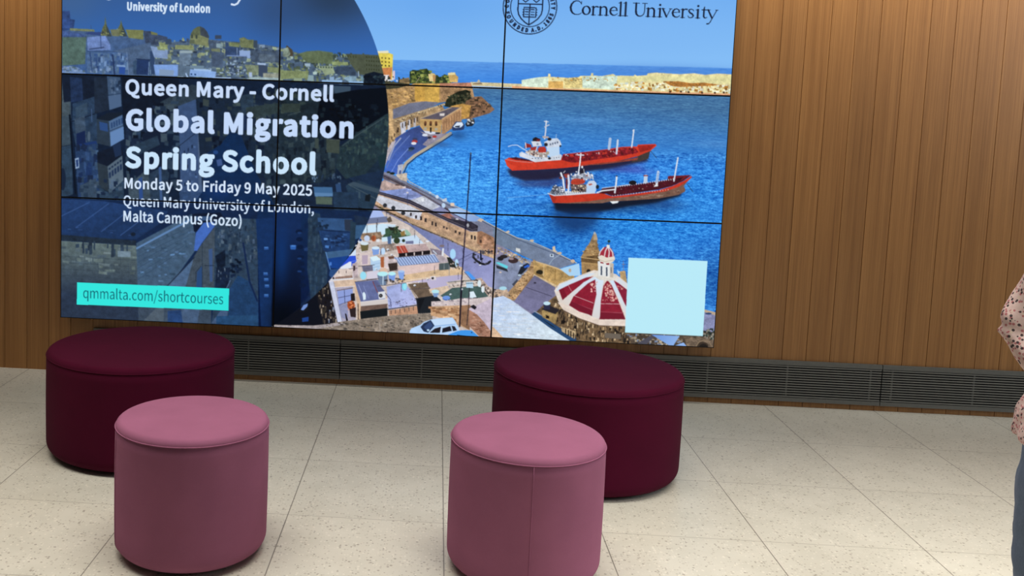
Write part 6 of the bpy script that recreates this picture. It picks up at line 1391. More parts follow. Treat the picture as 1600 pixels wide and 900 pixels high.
["P",[330.2,205.7,349.7,205,349.9,216,330.4,216.6],"6e7860",0.1],
["P",[330.3,211.1,358.3,213,356.1,243.1,330.9,244],"44546c",0.12],
["P",[360.6,191.1,392.8,195.5,393.3,218.7,361.2,219.7],"34486c",0.12],
["L",[386.7,202.5,387.1,220.3],1.38,"8ea6c8"],
["L",[365.4,219.6,417.1,219.3],1.93,"7890c0"],
["P",[367.6,190.8,392.7,191.4,391.6,201,369.2,199],"75805c",0.15],
["P",[391.1,181.9,400.8,178.9,410.7,184.1,421.8,183.7,422.3,202.8,394.3,200.9],"6d7656",0.15],
["P",[421.9,185.1,430.2,184.8,430.6,201.2,422.2,201.4],"3a4858",0],
["P",[391.7,207.8,415.4,207.1,415.8,223.5,408.8,223.7,408.7,218.2,391.9,218.7],"8ca6d2",0],
["P",[416.8,205.7,483.6,206.3,481.4,230.9,417.3,231.6],"46566c",0.15],
["P",[435,213.3,469.9,214.9,470.2,229.9,435.4,229.7],"58687a",0.12],
["P",[204.3,243.9,259.2,242.1,258.2,266.9,208.8,267.2],"7b9fdc",0.05],
["P",[217.1,253.1,249.6,254.8,248.3,265.9,217.3,266.9],"8098b8",0],
["P",[257.8,242.2,284.6,244.1,283.5,267.5,258.2,266.9],"566a80",0.1],
["P",[284.7,250.9,342.3,254.6,339.7,268.4,283.5,266.1],"86a9de",0.05],
["P",[285.8,260.2,289.5,260.1,289.5,263.4,285.9,263.5],"24406e",0],
["P",[294.2,260.6,297.9,260.5,298,263.8,294.3,263.9],"24406e",0],
["P",[293,247.9,331,250.8,331.1,254.9,293.1,253.4],"9cbce6",0],
["L",[275.7,260.8,279.3,268.3],2.76,"aac6ee"],
["P",[284.5,242.7,315.4,243.1,314.1,250,284.6,249.6],"6c8498",0],
["L",[336.9,268.5,373.4,267.3],3.31,"9ab4d8"],
["P",[403.5,237.5,435.6,237.9,434.7,259.8,412.3,257.8],"74806a",0.15],
["P",[434.1,235.2,453.7,238.6,452.9,263.3,434.7,261.1],"3a4860",0],
["P",[453.8,240,481.7,241.8,481.9,252.8,454.1,252.3],"808c68",0.12],
["P",[444.3,254,482,254.1,480.9,265.1,444.6,263.6],"8a8f84",0.12],
["P",[413.8,263.2,482.2,263.7,481,270.6,412.6,270.1],"93a8ae",0.1],
["P",[413.6,253.6,420.6,253.4,420.8,263,413.8,263.2],"a4b8da",0],
["P",[431.3,232.5,450.8,233.3,449.5,237.4,431.4,236.6],"a2b8d8",0],
["S",[358.7,232.1,407.6,233.3,408.2,260.6,359.2,262.2],
["2c3a50","8ea4c0","46566c","a8bcd8","5c6c70","384660"],60,[2.07,5.51,2.07,5.51],68],
["P",[489.2,208.9,494.3,193.1,507.1,202.9,508.8,216.4,489.4,217],"4a4438",0],
["P",[486.2,200.8,497.2,197.7,503.1,211.1,497.8,219.5,486.6,217.1],"7c8a7e",0.2],
["P",[519.8,210.6,539,204.6,563.9,202.4,594.4,205.6,595.1,230,539.7,229.1],"5c6a50",0.1],
["P",[553.7,235.4,604.9,233.8,601.2,248.9,579.2,255.1,572,244.4],"8c9c80",0.08],
["P",[556.6,235.7,559.2,235.7,559.3,238.9,556.7,239],"2a3a3a",0],
["P",[562.3,235.8,565,235.7,565.1,239,562.4,239.1],"2a3a3a",0],
["P",[568.1,235.8,570.7,235.7,570.8,239,568.2,239.1],"2a3a3a",0],
["P",[573.9,235.9,576.5,235.8,576.6,239,574,239.1],"2a3a3a",0],
["P",[579.7,235.9,582.3,235.8,582.4,239.1,579.8,239.2],"2a3a3a",0],
["P",[585.4,235.9,588.1,235.9,588.1,239.1,585.5,239.2],"2a3a3a",0],
["P",[591.2,236,593.8,235.9,593.9,239.2,591.3,239.3],"2a3a3a",0],
["P",[593.5,224.6,628.1,224.9,628.3,231.7,593.8,232.8],"88986c",0.1],
["P",[595.3,235.5,644.9,233.9,645.6,252.9,601.3,251.6],"38485e",0.12],
["P",[639.1,223.2,658.4,222.6,657.6,241.6,645.2,242],"66766a",0.1],
["P",[622,207.4,693.7,207.9,702.8,234.7,714.6,256.1,651,250,633.7,228.8],"4c5444",0.08],
["P",[666.6,211.2,668.7,211.1,668.8,214.3,666.7,214.4],"2e3420",0],
["P",[671.8,211.3,673.9,211.3,674,214.5,671.9,214.6],"2e3420",0],
["P",[677.1,211.5,679.1,211.4,679.2,214.7,677.2,214.7],"2e3420",0],
["P",[682.3,211.6,684.4,211.6,684.5,214.8,682.4,214.9],"2e3420",0],
["P",[687.5,211.8,689.6,211.7,689.7,215,687.6,215.1],"2e3420",0],
["P",[692.8,212,694.8,211.9,694.9,215.1,692.9,215.2],"2e3420",0],
["P",[666.9,219.3,668.9,219.2,669,222.5,667,222.5],"2e3420",0],
["P",[672.1,219.5,674.2,219.4,674.3,222.6,672.2,222.7],"2e3420",0],
["P",[677.3,219.6,679.4,219.5,679.5,222.8,677.5,222.9],"2e3420",0],
["P",[682.6,219.8,684.6,219.7,684.8,223,682.7,223],"2e3420",0],
["P",[687.8,219.9,689.9,219.9,690,223.1,687.9,223.2],"2e3420",0],
["P",[693,220.1,695.1,220,695.2,223.3,693.2,223.3],"2e3420",0],
["P",[667.2,228.1,669.2,228,669.3,231.3,667.3,231.4],"2e3420",0],
["P",[672.4,228.3,674.5,228.2,674.6,231.5,672.5,231.5],"2e3420",0],
["P",[677.6,228.4,679.7,228.4,679.8,231.6,677.8,231.7],"2e3420",0],
["P",[682.9,228.6,684.9,228.5,685.1,231.8,683,231.8],"2e3420",0],
["P",[688.1,228.7,690.2,228.7,690.3,231.9,688.2,232],"2e3420",0],
["P",[693.4,228.9,695.4,228.8,695.5,232.1,693.5,232.2],"2e3420",0],
["P",[667.5,236.9,669.5,236.9,669.6,240.1,667.6,240.2],"2e3420",0],
["P",[672.7,237.1,674.8,237,674.9,240.3,672.8,240.4],"2e3420",0],
["P",[677.9,237.3,680,237.2,680.1,240.4,678,240.5],"2e3420",0],
["P",[683.2,237.4,685.2,237.3,685.4,240.6,683.3,240.7],"2e3420",0],
["P",[688.4,237.6,690.5,237.5,690.6,240.8,688.5,240.8],"2e3420",0],
["P",[693.7,237.7,695.7,237.7,695.8,240.9,693.8,241],"2e3420",0],
["P",[604.6,211.6,606.6,211.6,606.7,215.1,604.7,215.2],"343c28",0],
["P",[610.1,211.6,612.1,211.6,612.2,215.1,610.3,215.2],"343c28",0],
["P",[615.7,211.7,617.6,211.6,617.7,215.1,615.8,215.2],"343c28",0],
["P",[621.2,211.7,623.1,211.6,623.2,215.1,621.3,215.2],"343c28",0],
["P",[626.7,211.7,628.6,211.6,628.8,215.2,626.8,215.2],"343c28",0],
["P",[632.2,211.7,634.2,211.7,634.3,215.2,632.3,215.2],"343c28",0],
["P",[637.7,211.7,639.7,211.7,639.8,215.2,637.9,215.3],"343c28",0],
["P",[643.3,211.8,645.2,211.7,645.3,215.2,643.4,215.3],"343c28",0],
["P",[534.2,230.6,546.6,230.2,546.8,237,534.3,236],"9ab0c0",0],
["P",[481.8,247.3,542.9,246.7,542,261.7,482.3,266.4],"7f8c64",0.12],
["P",[543.2,254.9,554.3,255.9,554.6,268.2,540.7,267.2],"86a0a8",0],
["P",[511.4,262.7,529.5,262.1,529.7,270.3,511.6,269.6],"8a9c84",0],
["P",[572.6,264.8,616.9,263.4,615.8,272.3,572.8,271.7],"8fb4dc",0],
["P",[589,257.5,598.7,257.1,598.9,265.3,589.2,265.6],"8aa8c8",0],
["L",[603,261.8,611.2,259.5],2.76,"90b0cc"],
["P",[618.1,259.2,630.4,254.7,647,254.2,647.3,263.7,630.8,267],"7e9cb0",0.12],
["P",[630.8,265.6,665.3,264.5,664.1,272,631,272.5],"8cb2da",0],
["L",[650.8,244.5,651.8,254],2.2,"96acc4"],
["P",[655.3,253.9,673.3,256.1,672.3,268.4,658.4,264.7],"6c8a98",0.12],
["P",[664.8,249.5,683.9,243.5,706.1,248.2,722.9,258.5,725.7,334.9,674.4,329.8,660.3,282.4],"0e1826",0.15],
["S",[662.1,252.3,714.4,250.6,715.2,272.4,665.6,274],
["1a2a38","0a121c","2c3c44"],40,[2.76,8.27,2.76,6.89],69],
["P",[-51.2,268.7,-1.2,269.2,485.2,270.4,734.5,273.1,744.7,555.4,-50.7,545.1],"111f35",0.1],
["P",[-1.2,274,20.2,276.1,23.8,423.7,-0.6,430.2],"3a4a58",0.1],
["P",[-1.1,304.5,17.5,303.9,19.2,359.5,-0.8,363],"44525c",0.1],
["P",[-0.6,428.8,23.8,423.7,27.2,533.5,-0.1,541.7],"2c4056",0.12],
["L",[0.9,428.7,23.8,423.7],1.1,"121c2c"],
["P",[11.2,500.2,10.3,512.9,7.7,522.4,4.1,525.9,0.5,522.6,-2.2,513.4,-3.2,500.7,-2.3,488,0.3,478.6,3.9,475.1,7.5,478.3,10.2,487.5],"17243a",0],
["P",[0.3,274,102.7,273.4,103.1,314.9,6.2,332.1],"141e30",0.12],
["P",[18.8,276.1,45.9,278,49,327.8,21.9,331.5],"1f3050",0.15],
["P",[24.8,334.2,77.5,315.8,82.6,430,35.4,437.3,25.1,387.2],"283c56",0.12],
["P",[32,342.3,57.6,330.3,59.2,355.3,33.5,364.6],"34485e",0.1],
["L",[23.6,373.3,74.9,354.8],1.65,"101a2c"],
["P",[29.3,367.5,52.1,358.4,58.2,416.8,35.3,423.3],"3a4c62",0.12],
["P",[33.7,399.5,53.7,391.8,55.3,422.5,35.3,426.1],"15244a",0],
["P",[35.3,423.3,78.2,413.3,81.1,421.6,35.3,428.9],"1c3468",0],
["P",[65.8,404,65.4,409.6,64.2,413.7,62.5,415.3,60.7,413.8,59.4,409.8,58.9,404.2,59.4,398.6,60.6,394.5,62.3,392.9,64,394.3,65.3,398.4],"4a5c70",0],
["L",[67.7,343.9,68.6,371.7],1.38,"46608a"],
["L",[19.2,359.5,25.3,443.3,33,530.4],4.13,"0a1322"],
["P",[31,429,78.2,418.9,87.6,525.5,38.8,541.5],"243a5e",0.1],
["S",[35.3,428.9,81.1,421.6,87.6,525.5,41.7,534.3],
["1c3058","2f4870","1a2844","3a5270"],36,[5.51,13.78,8.27,22.04],70],
["P",[31.1,454.3,39.7,451.2,41.3,473.6,32.7,476.8],"8ca4c4",0],
["P",[33.3,457.1,38.3,455.5,39.1,470.9,34.8,472.5],"20386a",0],
["P",[72.9,274.4,102.7,274.8,106.2,345.3,74.9,354.8],"1e2a3c",0.1],
["P",[101.3,272,131.1,273.8,134.5,336,107.6,345.3],"3c5270",0.06],
["P",[104.5,314.9,132.9,309.7,134.5,336,107.6,345.3],"4a6284",0],
["S",[104.2,278.9,129.7,278,131.4,308.4,105.9,312],
["22344e","506684"],16,[3.31,5.51,5.51,11.02],71],
["L",[104.5,313.5,132.9,308.4],1.38,"22344e"],
["P",[79.3,365.8,106.4,367.6,111.1,424.7,81.1,418.8],"2a3848",0.06],
["P",[85,371.1,103.6,374.7,105.2,392.8,86.6,389.2],"2c4a7e",0],
["P",[106.4,367.6,136.1,352.7,140.9,406.8,111.1,424.7],"4c688e",0.04],
["P",[109.4,394,139.3,380.4,140.9,406.8,111.1,424.7],"6183b4",0],
["L",[108,391.3,139.2,377.6],1.24,"20304a"],
["P",[110.7,373,114.4,371.5,115.1,384,111.7,385.5],"2a446e",0],
["P",[116.4,370.3,120.1,368.8,120.7,381.3,117.3,382.8],"2a446e",0],
["P",[122,367.6,125.7,366.1,126.4,378.6,123,380.1],"2a446e",0],
["P",[127.7,364.9,131.4,363.4,132.1,375.9,128.7,377.4],"2a446e",0],
["P",[133.4,362.2,137.1,360.7,137.8,373.2,134.4,374.7],"2a446e",0],
["P",[77.8,365.8,106.2,350.9,134.7,349.9,137.6,354,107.8,369],"16202e",0],
["P",[81.2,438.4,104,429.2,135.4,428,138.4,439.1,104.4,468.4,81.4,460.9],"121b2c",0.1],
["P",[115.4,423.1,132.5,414.1,135.6,442,121.4,448.1],"1d2e4c",0],
["P",[81.4,460.9,104.4,468.4,107.7,524.7,86.1,514.2],"2a3642",0.06],
["P",[104.4,468.4,137,443.4,140.4,498,109.2,527.4],"556778",0.05],
["P",[107,472.6,111,469.6,111.3,473.8,107.3,476.8],"1a2a44",0],
["P",[107.4,482.4,111.6,479.4,112.3,492.1,108.3,495],"1e3050",0],
["P",[113.1,468.1,117.1,465.2,117.4,469.4,113.4,472.3],"1a2a44",0],
["P",[113.5,477.8,117.7,474.8,118.4,487.5,114.4,490.4],"1e3050",0],
["P",[119.2,463.7,123.2,460.7,123.5,464.9,119.5,467.9],"1a2a44",0],
["P",[119.6,473.2,123.8,470.2,124.5,482.9,120.6,485.8],"1e3050",0],
["P",[125.3,459.2,129.3,456.3,129.6,460.5,125.6,463.4],"1a2a44",0],
["P",[125.7,468.6,130,465.7,130.6,478.3,126.7,481.2],"1e3050",0],
["P",[131.4,454.8,135.4,451.8,135.7,456,131.7,459],"1a2a44",0],
["P",[131.8,464,136.1,461.1,136.8,473.7,132.8,476.6],"1e3050",0],
["P",[86.1,514.2,109.2,527.4,140.4,499.4,142.4,554.4,87.8,550.9],"2a3e54",0.15],
["P",[43,513.1,78.8,494.8,82.1,554,47.5,555.4],"33455a",0.12],
["S",[42.9,499,141.9,498,142.4,548.7,43.2,549.9],
["1a2a44","405468","26384e","4c6078"],30,[4.13,12.4,5.51,13.78],72],
["P",[133.9,272.4,261.1,273.7,262.1,337.2,149.1,368.9,137.6,355.4],"0f1828",0.12],
["P",[143.5,383,264.9,334.3,268.4,378.6,144,427.7],"1a2840",0.12],
["P",[219.5,324.8,289.4,283.8,331.8,293.4,298.4,316.6,259.2,331.7,228.3,349.4],"2c3a48",0.12],
["P",[205.5,339.1,256.2,320.8,256.3,329.1,208.5,350.1],"384650",0],
["S",[143.3,355.2,261.7,309.5,267.7,518.4,148.1,551.3],
["16233a","22344c","2e4054","0d1626","3a4a58","2a3c50"],120,[5.51,16.53,6.89,22.04],73],
["P",[180.7,395.6,220.2,374.7,223.9,441.5,187.1,456.9],"131e33",0],
["P",[144,427.7,214.8,397.2,220.7,416.5,150,452.7],"26384c",0.1],
["P",[157,446.8,220.8,422.1,238.4,460.6,171.9,501],"142036",0.1],
["P",[150.6,508.9,195.8,467.8,202.5,546.4,153.8,548.3],"3c4c5a",0.12],
["P",[196,481.8,238.4,457.8,242.5,547.6,202.5,549.2],"26384e",0.12],
["P",[218.6,466.9,224.2,463.9,228.2,545.3,222.5,545.6],"3a5684",0],
["P",[173.3,493.9,181.8,488,185.3,547,176.7,547.4],"2c4a84",0],
["P",[259.2,331.7,299.1,315.2,314.9,371.4,317.8,538.9,268.1,543.7,264.7,417.7],"384f76",0.05],
["P",[299.1,315.2,314.9,371.4,317.8,538.9,309.3,539.3,303.9,391.2],"4a5e7e",0.05],
["L",[263.3,417.7,302.4,385.7],1.24,"141f34"],
["P",[273.4,428.5,276.5,426.7,276.6,434,273.5,436.1],"1c2c48",0],
["P",[281.8,422.6,284.9,420.8,285,428.1,281.9,430.2],"1c2c48",0],
["P",[290.2,415.4,293.3,413.6,293.4,420.8,290.3,422.9],"1c2c48",0],
["P",[272.6,464.9,275.7,463.1,275.8,470.4,272.7,472.4],"1c2c48",0],
["P",[281,459,284.1,457.2,284.2,464.5,281.1,466.5],"1c2c48",0],
["P",[290.8,453,293.9,451.2,294,458.5,290.9,460.6],"1c2c48",0],
["P",[275.9,498.4,279,496.6,279.2,503.9,276.1,506],"1c2c48",0],
["P",[285.8,492.4,288.9,490.6,289,497.9,285.9,500],"1c2c48",0],
["S",[269.3,434.3,300.1,416.4,304.9,531,270.9,538],
["46608a","2c4264"],18,[2.76,6.89,4.13,11.02],74],
["P",[264.9,518.5,316,516.5,319.5,550.1,268.2,549.4],"30486e",0.1],
["P",[298.4,315.2,331.9,300.3,486,302,492.3,551.6,319.5,550.1],"18263a",0.1],
["S",[315.2,307.7,485.6,288.2,485.9,412.4,320.1,426.8],
["24323f","303e46","1c2a3a","0e1828","3a4648","2a3844"],120,[5.51,15.15,5.51,16.53],75],
["P",[307,321.8,314,321.6,314.2,332.6,307.2,332.9],"0c1424",0],
["P",[326.9,332.2,333.9,331.9,334.1,343,327.1,343.2],"0c1424",0],
["P",[333.3,376.3,340.4,376,340.6,387.1,333.5,387.4],"0c1424",0],
["P",[350.7,403.4,357.8,403.2,358,414.3,351,414.5],"0c1424",0],
["P",[339.6,412.2,346.7,411.9,346.9,423,339.8,423.3],"0c1424",0],
["P",[336.5,395.6,343.5,395.3,343.8,406.4,336.7,406.7],"0c1424",0],
["P",[323,432.3,355.1,411.6,375.7,381.7,398.3,387.8,433.9,469.9,477.9,541,293.8,548.3,316,516.5],"10294e",0.08],
["P",[345.9,445.4,357.1,442.2,360.2,456,349,459.2],"3c568a",0],
["P",[349.8,428.5,349.1,430.6,347.1,432.2,344.3,432.9,341.4,432.4,339.3,431,338.5,428.9,339.2,426.8,341.3,425.2,344.1,424.5,346.9,425,349,426.4],"22457e",0],
["K",[350.1,515.2,34.4,19.3],"14346e",0.7],
["P",[396.6,305,424.4,297.2,425.5,345.3,400.4,353.1],"27384a",0.15],
["P",[408.3,329.4,486.3,315.7,486.9,337.7,411.6,354.1],"2c3a3e",0.12],
["P",[431.4,358.9,487.2,351.5,491.2,509.6,463.1,510.7,438.9,441.9],"1d2c3c",0.12],
["S",[425.8,359.1,487.3,354.2,491.8,534.8,441.6,497.6],
["2e3e4a","16243a","364654","0f1a2e"],60,[4.13,11.02,6.89,19.29],76],
["P",[391.9,349.3,419.8,342.8,423.3,373.1,398.2,382.3],"1a2a48",0.1],
["P",[480,288.4,576,288,598,325.6,571.8,381.6,530.2,390,482.6,391.7],"1c2a34",0.15],
["S",[481.5,291.1,569.2,290.9,584,323.3,530,385.8,483.9,387.5],
["2c3a3c","35423e","16222e","243238","3c4a48"],80,[5.51,16.53,4.13,9.64],77],
["P",[486.4,318.4,528.2,317,525.9,335,486.9,337.7],"303c3a",0.1],
["P",[555.1,285.9,596.5,276.3,635.3,277.8,635.8,294.2,611.2,304.6,569.4,299.1],"2c3c4c",0.1],
["P",[596.5,276.3,635.3,276.4,633.1,294.3,605.5,300.7],"384c60",0],
["L",[501,342.7,570,321.1],1.38,"3e4c50"],
["P",[569.4,299.1,652,282.7,723.5,274.8,726.2,348.6,716.3,383.2,655.4,385.4,613.9,393.8,557.5,368.3],"050c17",0.05],
["S",[563.1,319.9,624.8,297.3,708.6,321.8,655.3,381.3,585.5,374.2],
["0a1420","101c28","04080f","16242e"],60,[5.51,13.78,4.13,11.02],78],
["P",[528.3,321.1,569.6,306,557.9,382.1,530,385.8],"1a2630",0.15],
["P",[725.5,329.4,714.5,332.5,655,373.1,614.4,407.6,608.8,452.2,630.4,476.3,729.7,447.6],"22333c",0.12],
["S",[717.4,335.2,655.1,375.8,614.6,415.9,618.9,462.9,712,417.9],
["2e4246","1a2a34","36494a","1e2e38","263a40"],120,[2.76,8.27,4.13,12.4],79],
["L",[621.2,404.6,655.2,378.6,709.3,340.9],1.38,"44545a"],
["P",[482.6,391.7,585.7,381.1,614.5,410.4,607.7,463.3,574.8,486.8,485.2,495.9],"1e2c38",0.12],
["S",[485.4,391.6,571.9,384.3,606.4,421.8,602.5,477.4,488,493],
["2b3a42","16222e","34444c","101a28"],70,[4.13,12.4,6.89,19.29],80],
["P",[586,392.1,615.3,393.1,614.8,421.5,586.9,419.7],"3c4640",0.06],
["L",[586,391.4,615.3,392.4],1.24,"56605a"],
["P",[545.1,424,572.9,420.2,576.7,453.4,548.7,454.4],"273644",0.1],
["P",[560.9,390.2,569.2,389.9,569.9,412,561.5,412.4],"3a4644",0],
["P",[485.2,493.1,574.8,486.8,637.4,476.1,659.2,503,639.6,545.7,486.5,546.2],"16243a",0.12],
["S",[546.5,476.8,616.1,463,623.9,490.5,561.2,501.3],
["3c5068","22344c","56708c","1a2a3c"],40,[2.07,5.51,2.76,6.89],81],
["P",[674.6,460.8,712,417.9,729.7,447.6,713.9,473.1,679,468.9],"1b2c3e",0.1],
["P",[637.3,473.3,729.7,447.6,731.6,500.2,701,501.4,658.8,489.1],"1a2b44",0.08],
["P",[698.4,425.3,720.2,414.8,721.3,445.1,704.7,448.5],"1a3038",0],
["P",[630.9,490.2,658.4,478,711.9,495.4,702.7,550.1,643.3,528.8],"24384c",0.1],
["P",[635,487.3,647.3,481.2,714.8,498.1,712.3,506.5],"3a4c5c",0],
["L",[636.4,487.2,701.6,518.1],1.38,"4a5a64"],
["P",[674.8,509.4,685.8,506.2,685,522.9,673.8,522],"121a22",0],
["P",[653.6,500.5,663.4,502.9,663.9,516.8,655.4,514.3],"3a4e5e",0],
["P",[561.1,495.7,601.7,494.8,603.5,508,562.8,508.2],"3e6692",0],
["P",[562.8,508.2,603.5,508,603.7,515,564.5,516.5],"5880ac",0],
["P",[565.9,516.5,602.3,516.4,602.8,533.2,567.7,533.2],"4e5e54",0.06],
["P",[608.5,488.3,619.5,485.1,622.9,504.5,611.8,507.7],"2c4870",0],
["P",[603.4,505.2,659.2,503,660.6,544.8,607.4,544.2],"22364e",0.12],
["P",[-50.7,542.2,-0.1,541.7,492.1,543.2,716.4,545.4,725.7,810.4,-50.2,847.2],"132647",0.08],
["G",[-50.7,543.7,93.5,545,239.9,561.8,231.6,583.4,170.5,627,65.3,628.6,-50.6,624.9],"223d6c","1b3258",[64.8,547.6,79.7,625.1],0.08],
["L",[0,582.9,64.8,549],1.24,"40609a"],
["L",[33.4,607.1,107.9,550.1],1.24,"40609a"],
["L",[91.2,613.3,151.1,565.4],1.24,"40609a"],
["L",[134.5,620,202.7,566.1],1.24,"40609a"],
["S",[3,599.8,79.6,608.1,158.8,610.5,158.9,621.8,3.1,616.9],
["3a5890","2c4a7e","34548a"],8,[5.51,16.53,0.83,1.93],82],
["P",[-50.6,622,65.3,625.8,170.5,629.9,169.2,641.3,65.4,637.2,-50.5,636.3],"1f2c3c",0.15],
["P",[168.9,615.7,168.2,617.9,166.1,619.5,163.2,620.2,160.3,619.8,158.2,618.3,157.4,616.2,158.2,614,160.3,612.4,163.1,611.7,166,612.2,168.1,613.6],"141f30",0],
["G",[-50.5,636.3,65.4,638.6,170.6,641.3,176.2,752.7,176.9,814.7,-50.2,815.2],"5a6a6c","273449",[79.9,645.1,80.7,757],0.1],
["S",[3.2,639.8,169.2,644.2,172.8,706.9,3.4,705.7],
["627274","4f5f68","68787e","485864","5c6c6e"],40,[8.27,24.8,4.13,9.64],83],
["S",[22,636.1,151.9,636.4,152.2,662,22.1,659],
["243244","2c3c4e"],18,[2.76,8.27,8.27,22.04],84],
["P",[129,654.5,157.8,654.7,158,667.5,129.1,667.3],"6f8494",0.06],
["L",[3.3,671.3,171,674.1],0.69,"2e3c4a"],
["L",[3.3,685.6,171.2,688.4],0.69,"2e3c4a"],
["L",[3.4,700,171.3,702.7],0.69,"2e3c4a"],
["L",[3.5,714.4,171.5,717],0.69,"2e3c4a"],
["L",[33.8,672.8,35.3,687.1],0.69,"2e3c4a"],
["L",[51.2,686.4,52.8,703.6],0.69,"2e3c4a"],
["L",[67.1,671.4,68.6,685.7],0.69,"2e3c4a"],
["L",[84.5,685,86.1,702.1],0.69,"2e3c4a"],
["L",[97.4,670.1,99,684.4],0.69,"2e3c4a"],
["L",[114.9,683.7,116.5,700.8],0.69,"2e3c4a"],
["L",[134.9,668.5,136.5,682.7],0.69,"2e3c4a"],
["L",[152.4,682,154,699.1],0.69,"2e3c4a"],
["P",[170.6,635.6,294.1,565.3,301.7,594.6,304,644.2,253.6,717.7,242.2,729.6,174.5,729.8],"405872",0.08],
["S",[175,641.1,291.4,576.7,298.1,635.9,242.1,718.2,178.7,718.1],
["466080","3a5470","4c6886","375068","54769e"],55,[5.51,13.78,2.76,5.51],85],
["L",[172.1,646.9,288.6,579.6],4.13,"5f84b4"],
["L",[173.6,652.6,298.8,590.5],0.69,"2a3e58"],
["L",[173.8,665.4,293.3,602.1],0.69,"2a3e58"],
["L",[173.9,678.2,287.8,613.6],0.69,"2a3e58"],
["L",[174.1,691.1,282.2,625.2],0.69,"2a3e58"],
["L",[174.2,704,276.7,636.8],0.69,"2a3e58"],
["L",[174.4,716.9,271.2,648.4],0.69,"2a3e58"],
["P",[294.1,565.3,358,559.9,362.5,571,337.1,580.5,306.2,604.4,299,604.6],"0f1a30",0.1],
["P",[299.9,570.7,336.9,569.2,337,577.6,302.9,580.4],"3a567e",0],
["P",[299.8,647.2,303.4,607.3,320.1,584,342.8,581.6,345.9,594.2,326.4,620.5,309.8,646.8],"4268b8",0.04],
["L",[298.6,662.9,318,629.4,345.8,591.4],1.65,"1b2a44"],
["P",[298.6,662.9,318,629.4,345.8,591.4,348.9,756.4,297.4,765.9,242.2,729.6],"3f4c5a",0.1],
["P",[242.2,729.6,298.6,665.7,293.3,687.3,282.5,727.8],"4a6486",0.08],
["P",[307.7,693.8,318.9,679.1,320,743.3,305.7,744],"2a4876",0],
["L",[305.2,715.4,304.8,694,316.1,680.6],1.1,"16233a"],
["L",[318,629.4,319.8,729],0.96,"1c2a3c"],
["P",[332.5,642.9,341,639.7,342.4,713.7,336.7,714],"3a5482",0],
["L",[324.6,678.8,370.3,676.9],1.1,"111b2c"],
["L",[175.2,793.1,242.2,726.8,301.4,661.3],1.65,"182438"],
["P",[176,729.7,242.2,729.6,282.5,727.8,300.4,770.1,340.7,774,341.5,817.1,177,816.1],"39485a",0.1],
["P",[189.9,806.9,234.1,761.6,234.8,816.3,185.7,818.6],"4c5a68",0.08],
["P",[243,784.2,280.4,779.6,283.9,816.9,243.5,817.4],"24406e",0.1],
["P",[271.6,771.4,314.8,775.1,309.7,812.8,278.1,814.3],"445a78",0.08],
["P",[345.6,580.1,368.2,570.7,436.2,570.8,453.8,595.4,467.1,679.8,467.4,811.2,341.5,817.1,346.1,756.5],"2b3e54",0.14],
["S",[348.6,585.6,430.7,576.6,438.1,652.6,404.6,682.5,352.8,656.3],
["34465a","26384e","40526a","1c2c42","48596a"],90,[2.76,8.27,4.13,12.4],86],
["P",[347.1,656.5,369.6,641.4,370.3,678.3,353.3,684.7],"111c2e",0.2],
["S",[381.6,672.1,404,654.1,410.2,679.4,399.2,697,382.2,700.6],
["0b1526","14233c"],24,[4.13,8.27,4.13,8.27],87],
["P",[350.4,682,381.8,680.6,377.1,733.6,348.4,727.8],"16233a",0.15],
["S",[350.4,682,381.8,680.6,376.6,709.4,350.9,707.6],
["6c7e90","16233a"],18,[1.1,2.2,4.13,9.64],88],
["P",[379.9,729.2,399.2,697,425.1,710.1,449.2,766.1,456,811.7,378.8,815.3],"1f3c62",0.1],
["L",[409.1,625.5,425.1,710.1,443.2,752.1],4.13,"14264a"],
["L",[371.4,733.9,382.3,709.1],1.65,"5a7498"],
["P",[341.3,807,362.2,777.3,378,778,375.8,809.7],"42587a",0.08],
["P",[352.5,790.7,455.3,783,458.9,811.6,352.9,816.5],"24466c",0.1],
["G",[438.5,548.2,576.6,548.2,579.4,646.6,553.8,741.3,477.4,810.7,447.4,812.1],"11294f","06163a",[492.4,558.6,498.3,792.5],0.06],
["P",[436.2,570.8,478.5,566.2,481.7,810.5,453.1,811.8],"142f5c",0.06],
["G",[473.8,546.8,534.5,549.9,540.2,761.9,476.1,815.1],"132a55","020818",[493.3,593.8,498,778.2],0.04],
["K",[498.3,792.5,33.1,55.1],"02060f",0.9],
["K",[494.8,650.2,19.3,82.7],"0f3a7a",0.6],
["P",[455.3,631.5,465.2,631.1,465.4,637.6,455.5,638],"2c5496",0],
["P",[456,631.8,464.5,631.4,464.6,633.7,456.1,634],"4a7cc0",0],
["P",[455.2,688.2,465.2,687.8,465.3,694.3,455.4,694.8],"2c5496",0],
["P",[456,688.5,464.5,688.1,464.5,690.4,456,690.8],"4a7cc0",0],
["P",[457,701,466.9,700.5,467.1,707.1,457.1,707.5],"2c5496",0],
["P",[457.7,701.2,466.2,700.8,466.3,703.1,457.7,703.5],"4a7cc0",0],
["P",[458.7,715.1,468.7,714.7,468.8,721.2,458.9,721.7],"2c5496",0],
["P",[459.4,715.4,468,715,468,717.3,459.5,717.7],"4a7cc0",0],
["P",[457.8,736.6,467.8,736.1,467.9,742.7,458,743.1],"2c5496",0],
["P",[458.5,736.8,467.1,736.4,467.1,738.7,458.6,739.1],"4a7cc0",0],
["P",[539.3,594.7,538.3,597.3,535.6,599.2,531.8,600.1,528,599.5,525.1,597.8,524.1,595.3,525,592.7,527.7,590.8,531.5,589.9,535.4,590.5,538.2,592.2],"0a1a38",0],
["P",[540.9,611.5,540,614.1,537.2,616.1,533.4,616.9,529.6,616.4,526.8,614.6,525.7,612.2,526.6,609.6,529.4,607.6,533.2,606.8,537,607.3,539.8,609],"0a1a38",0],
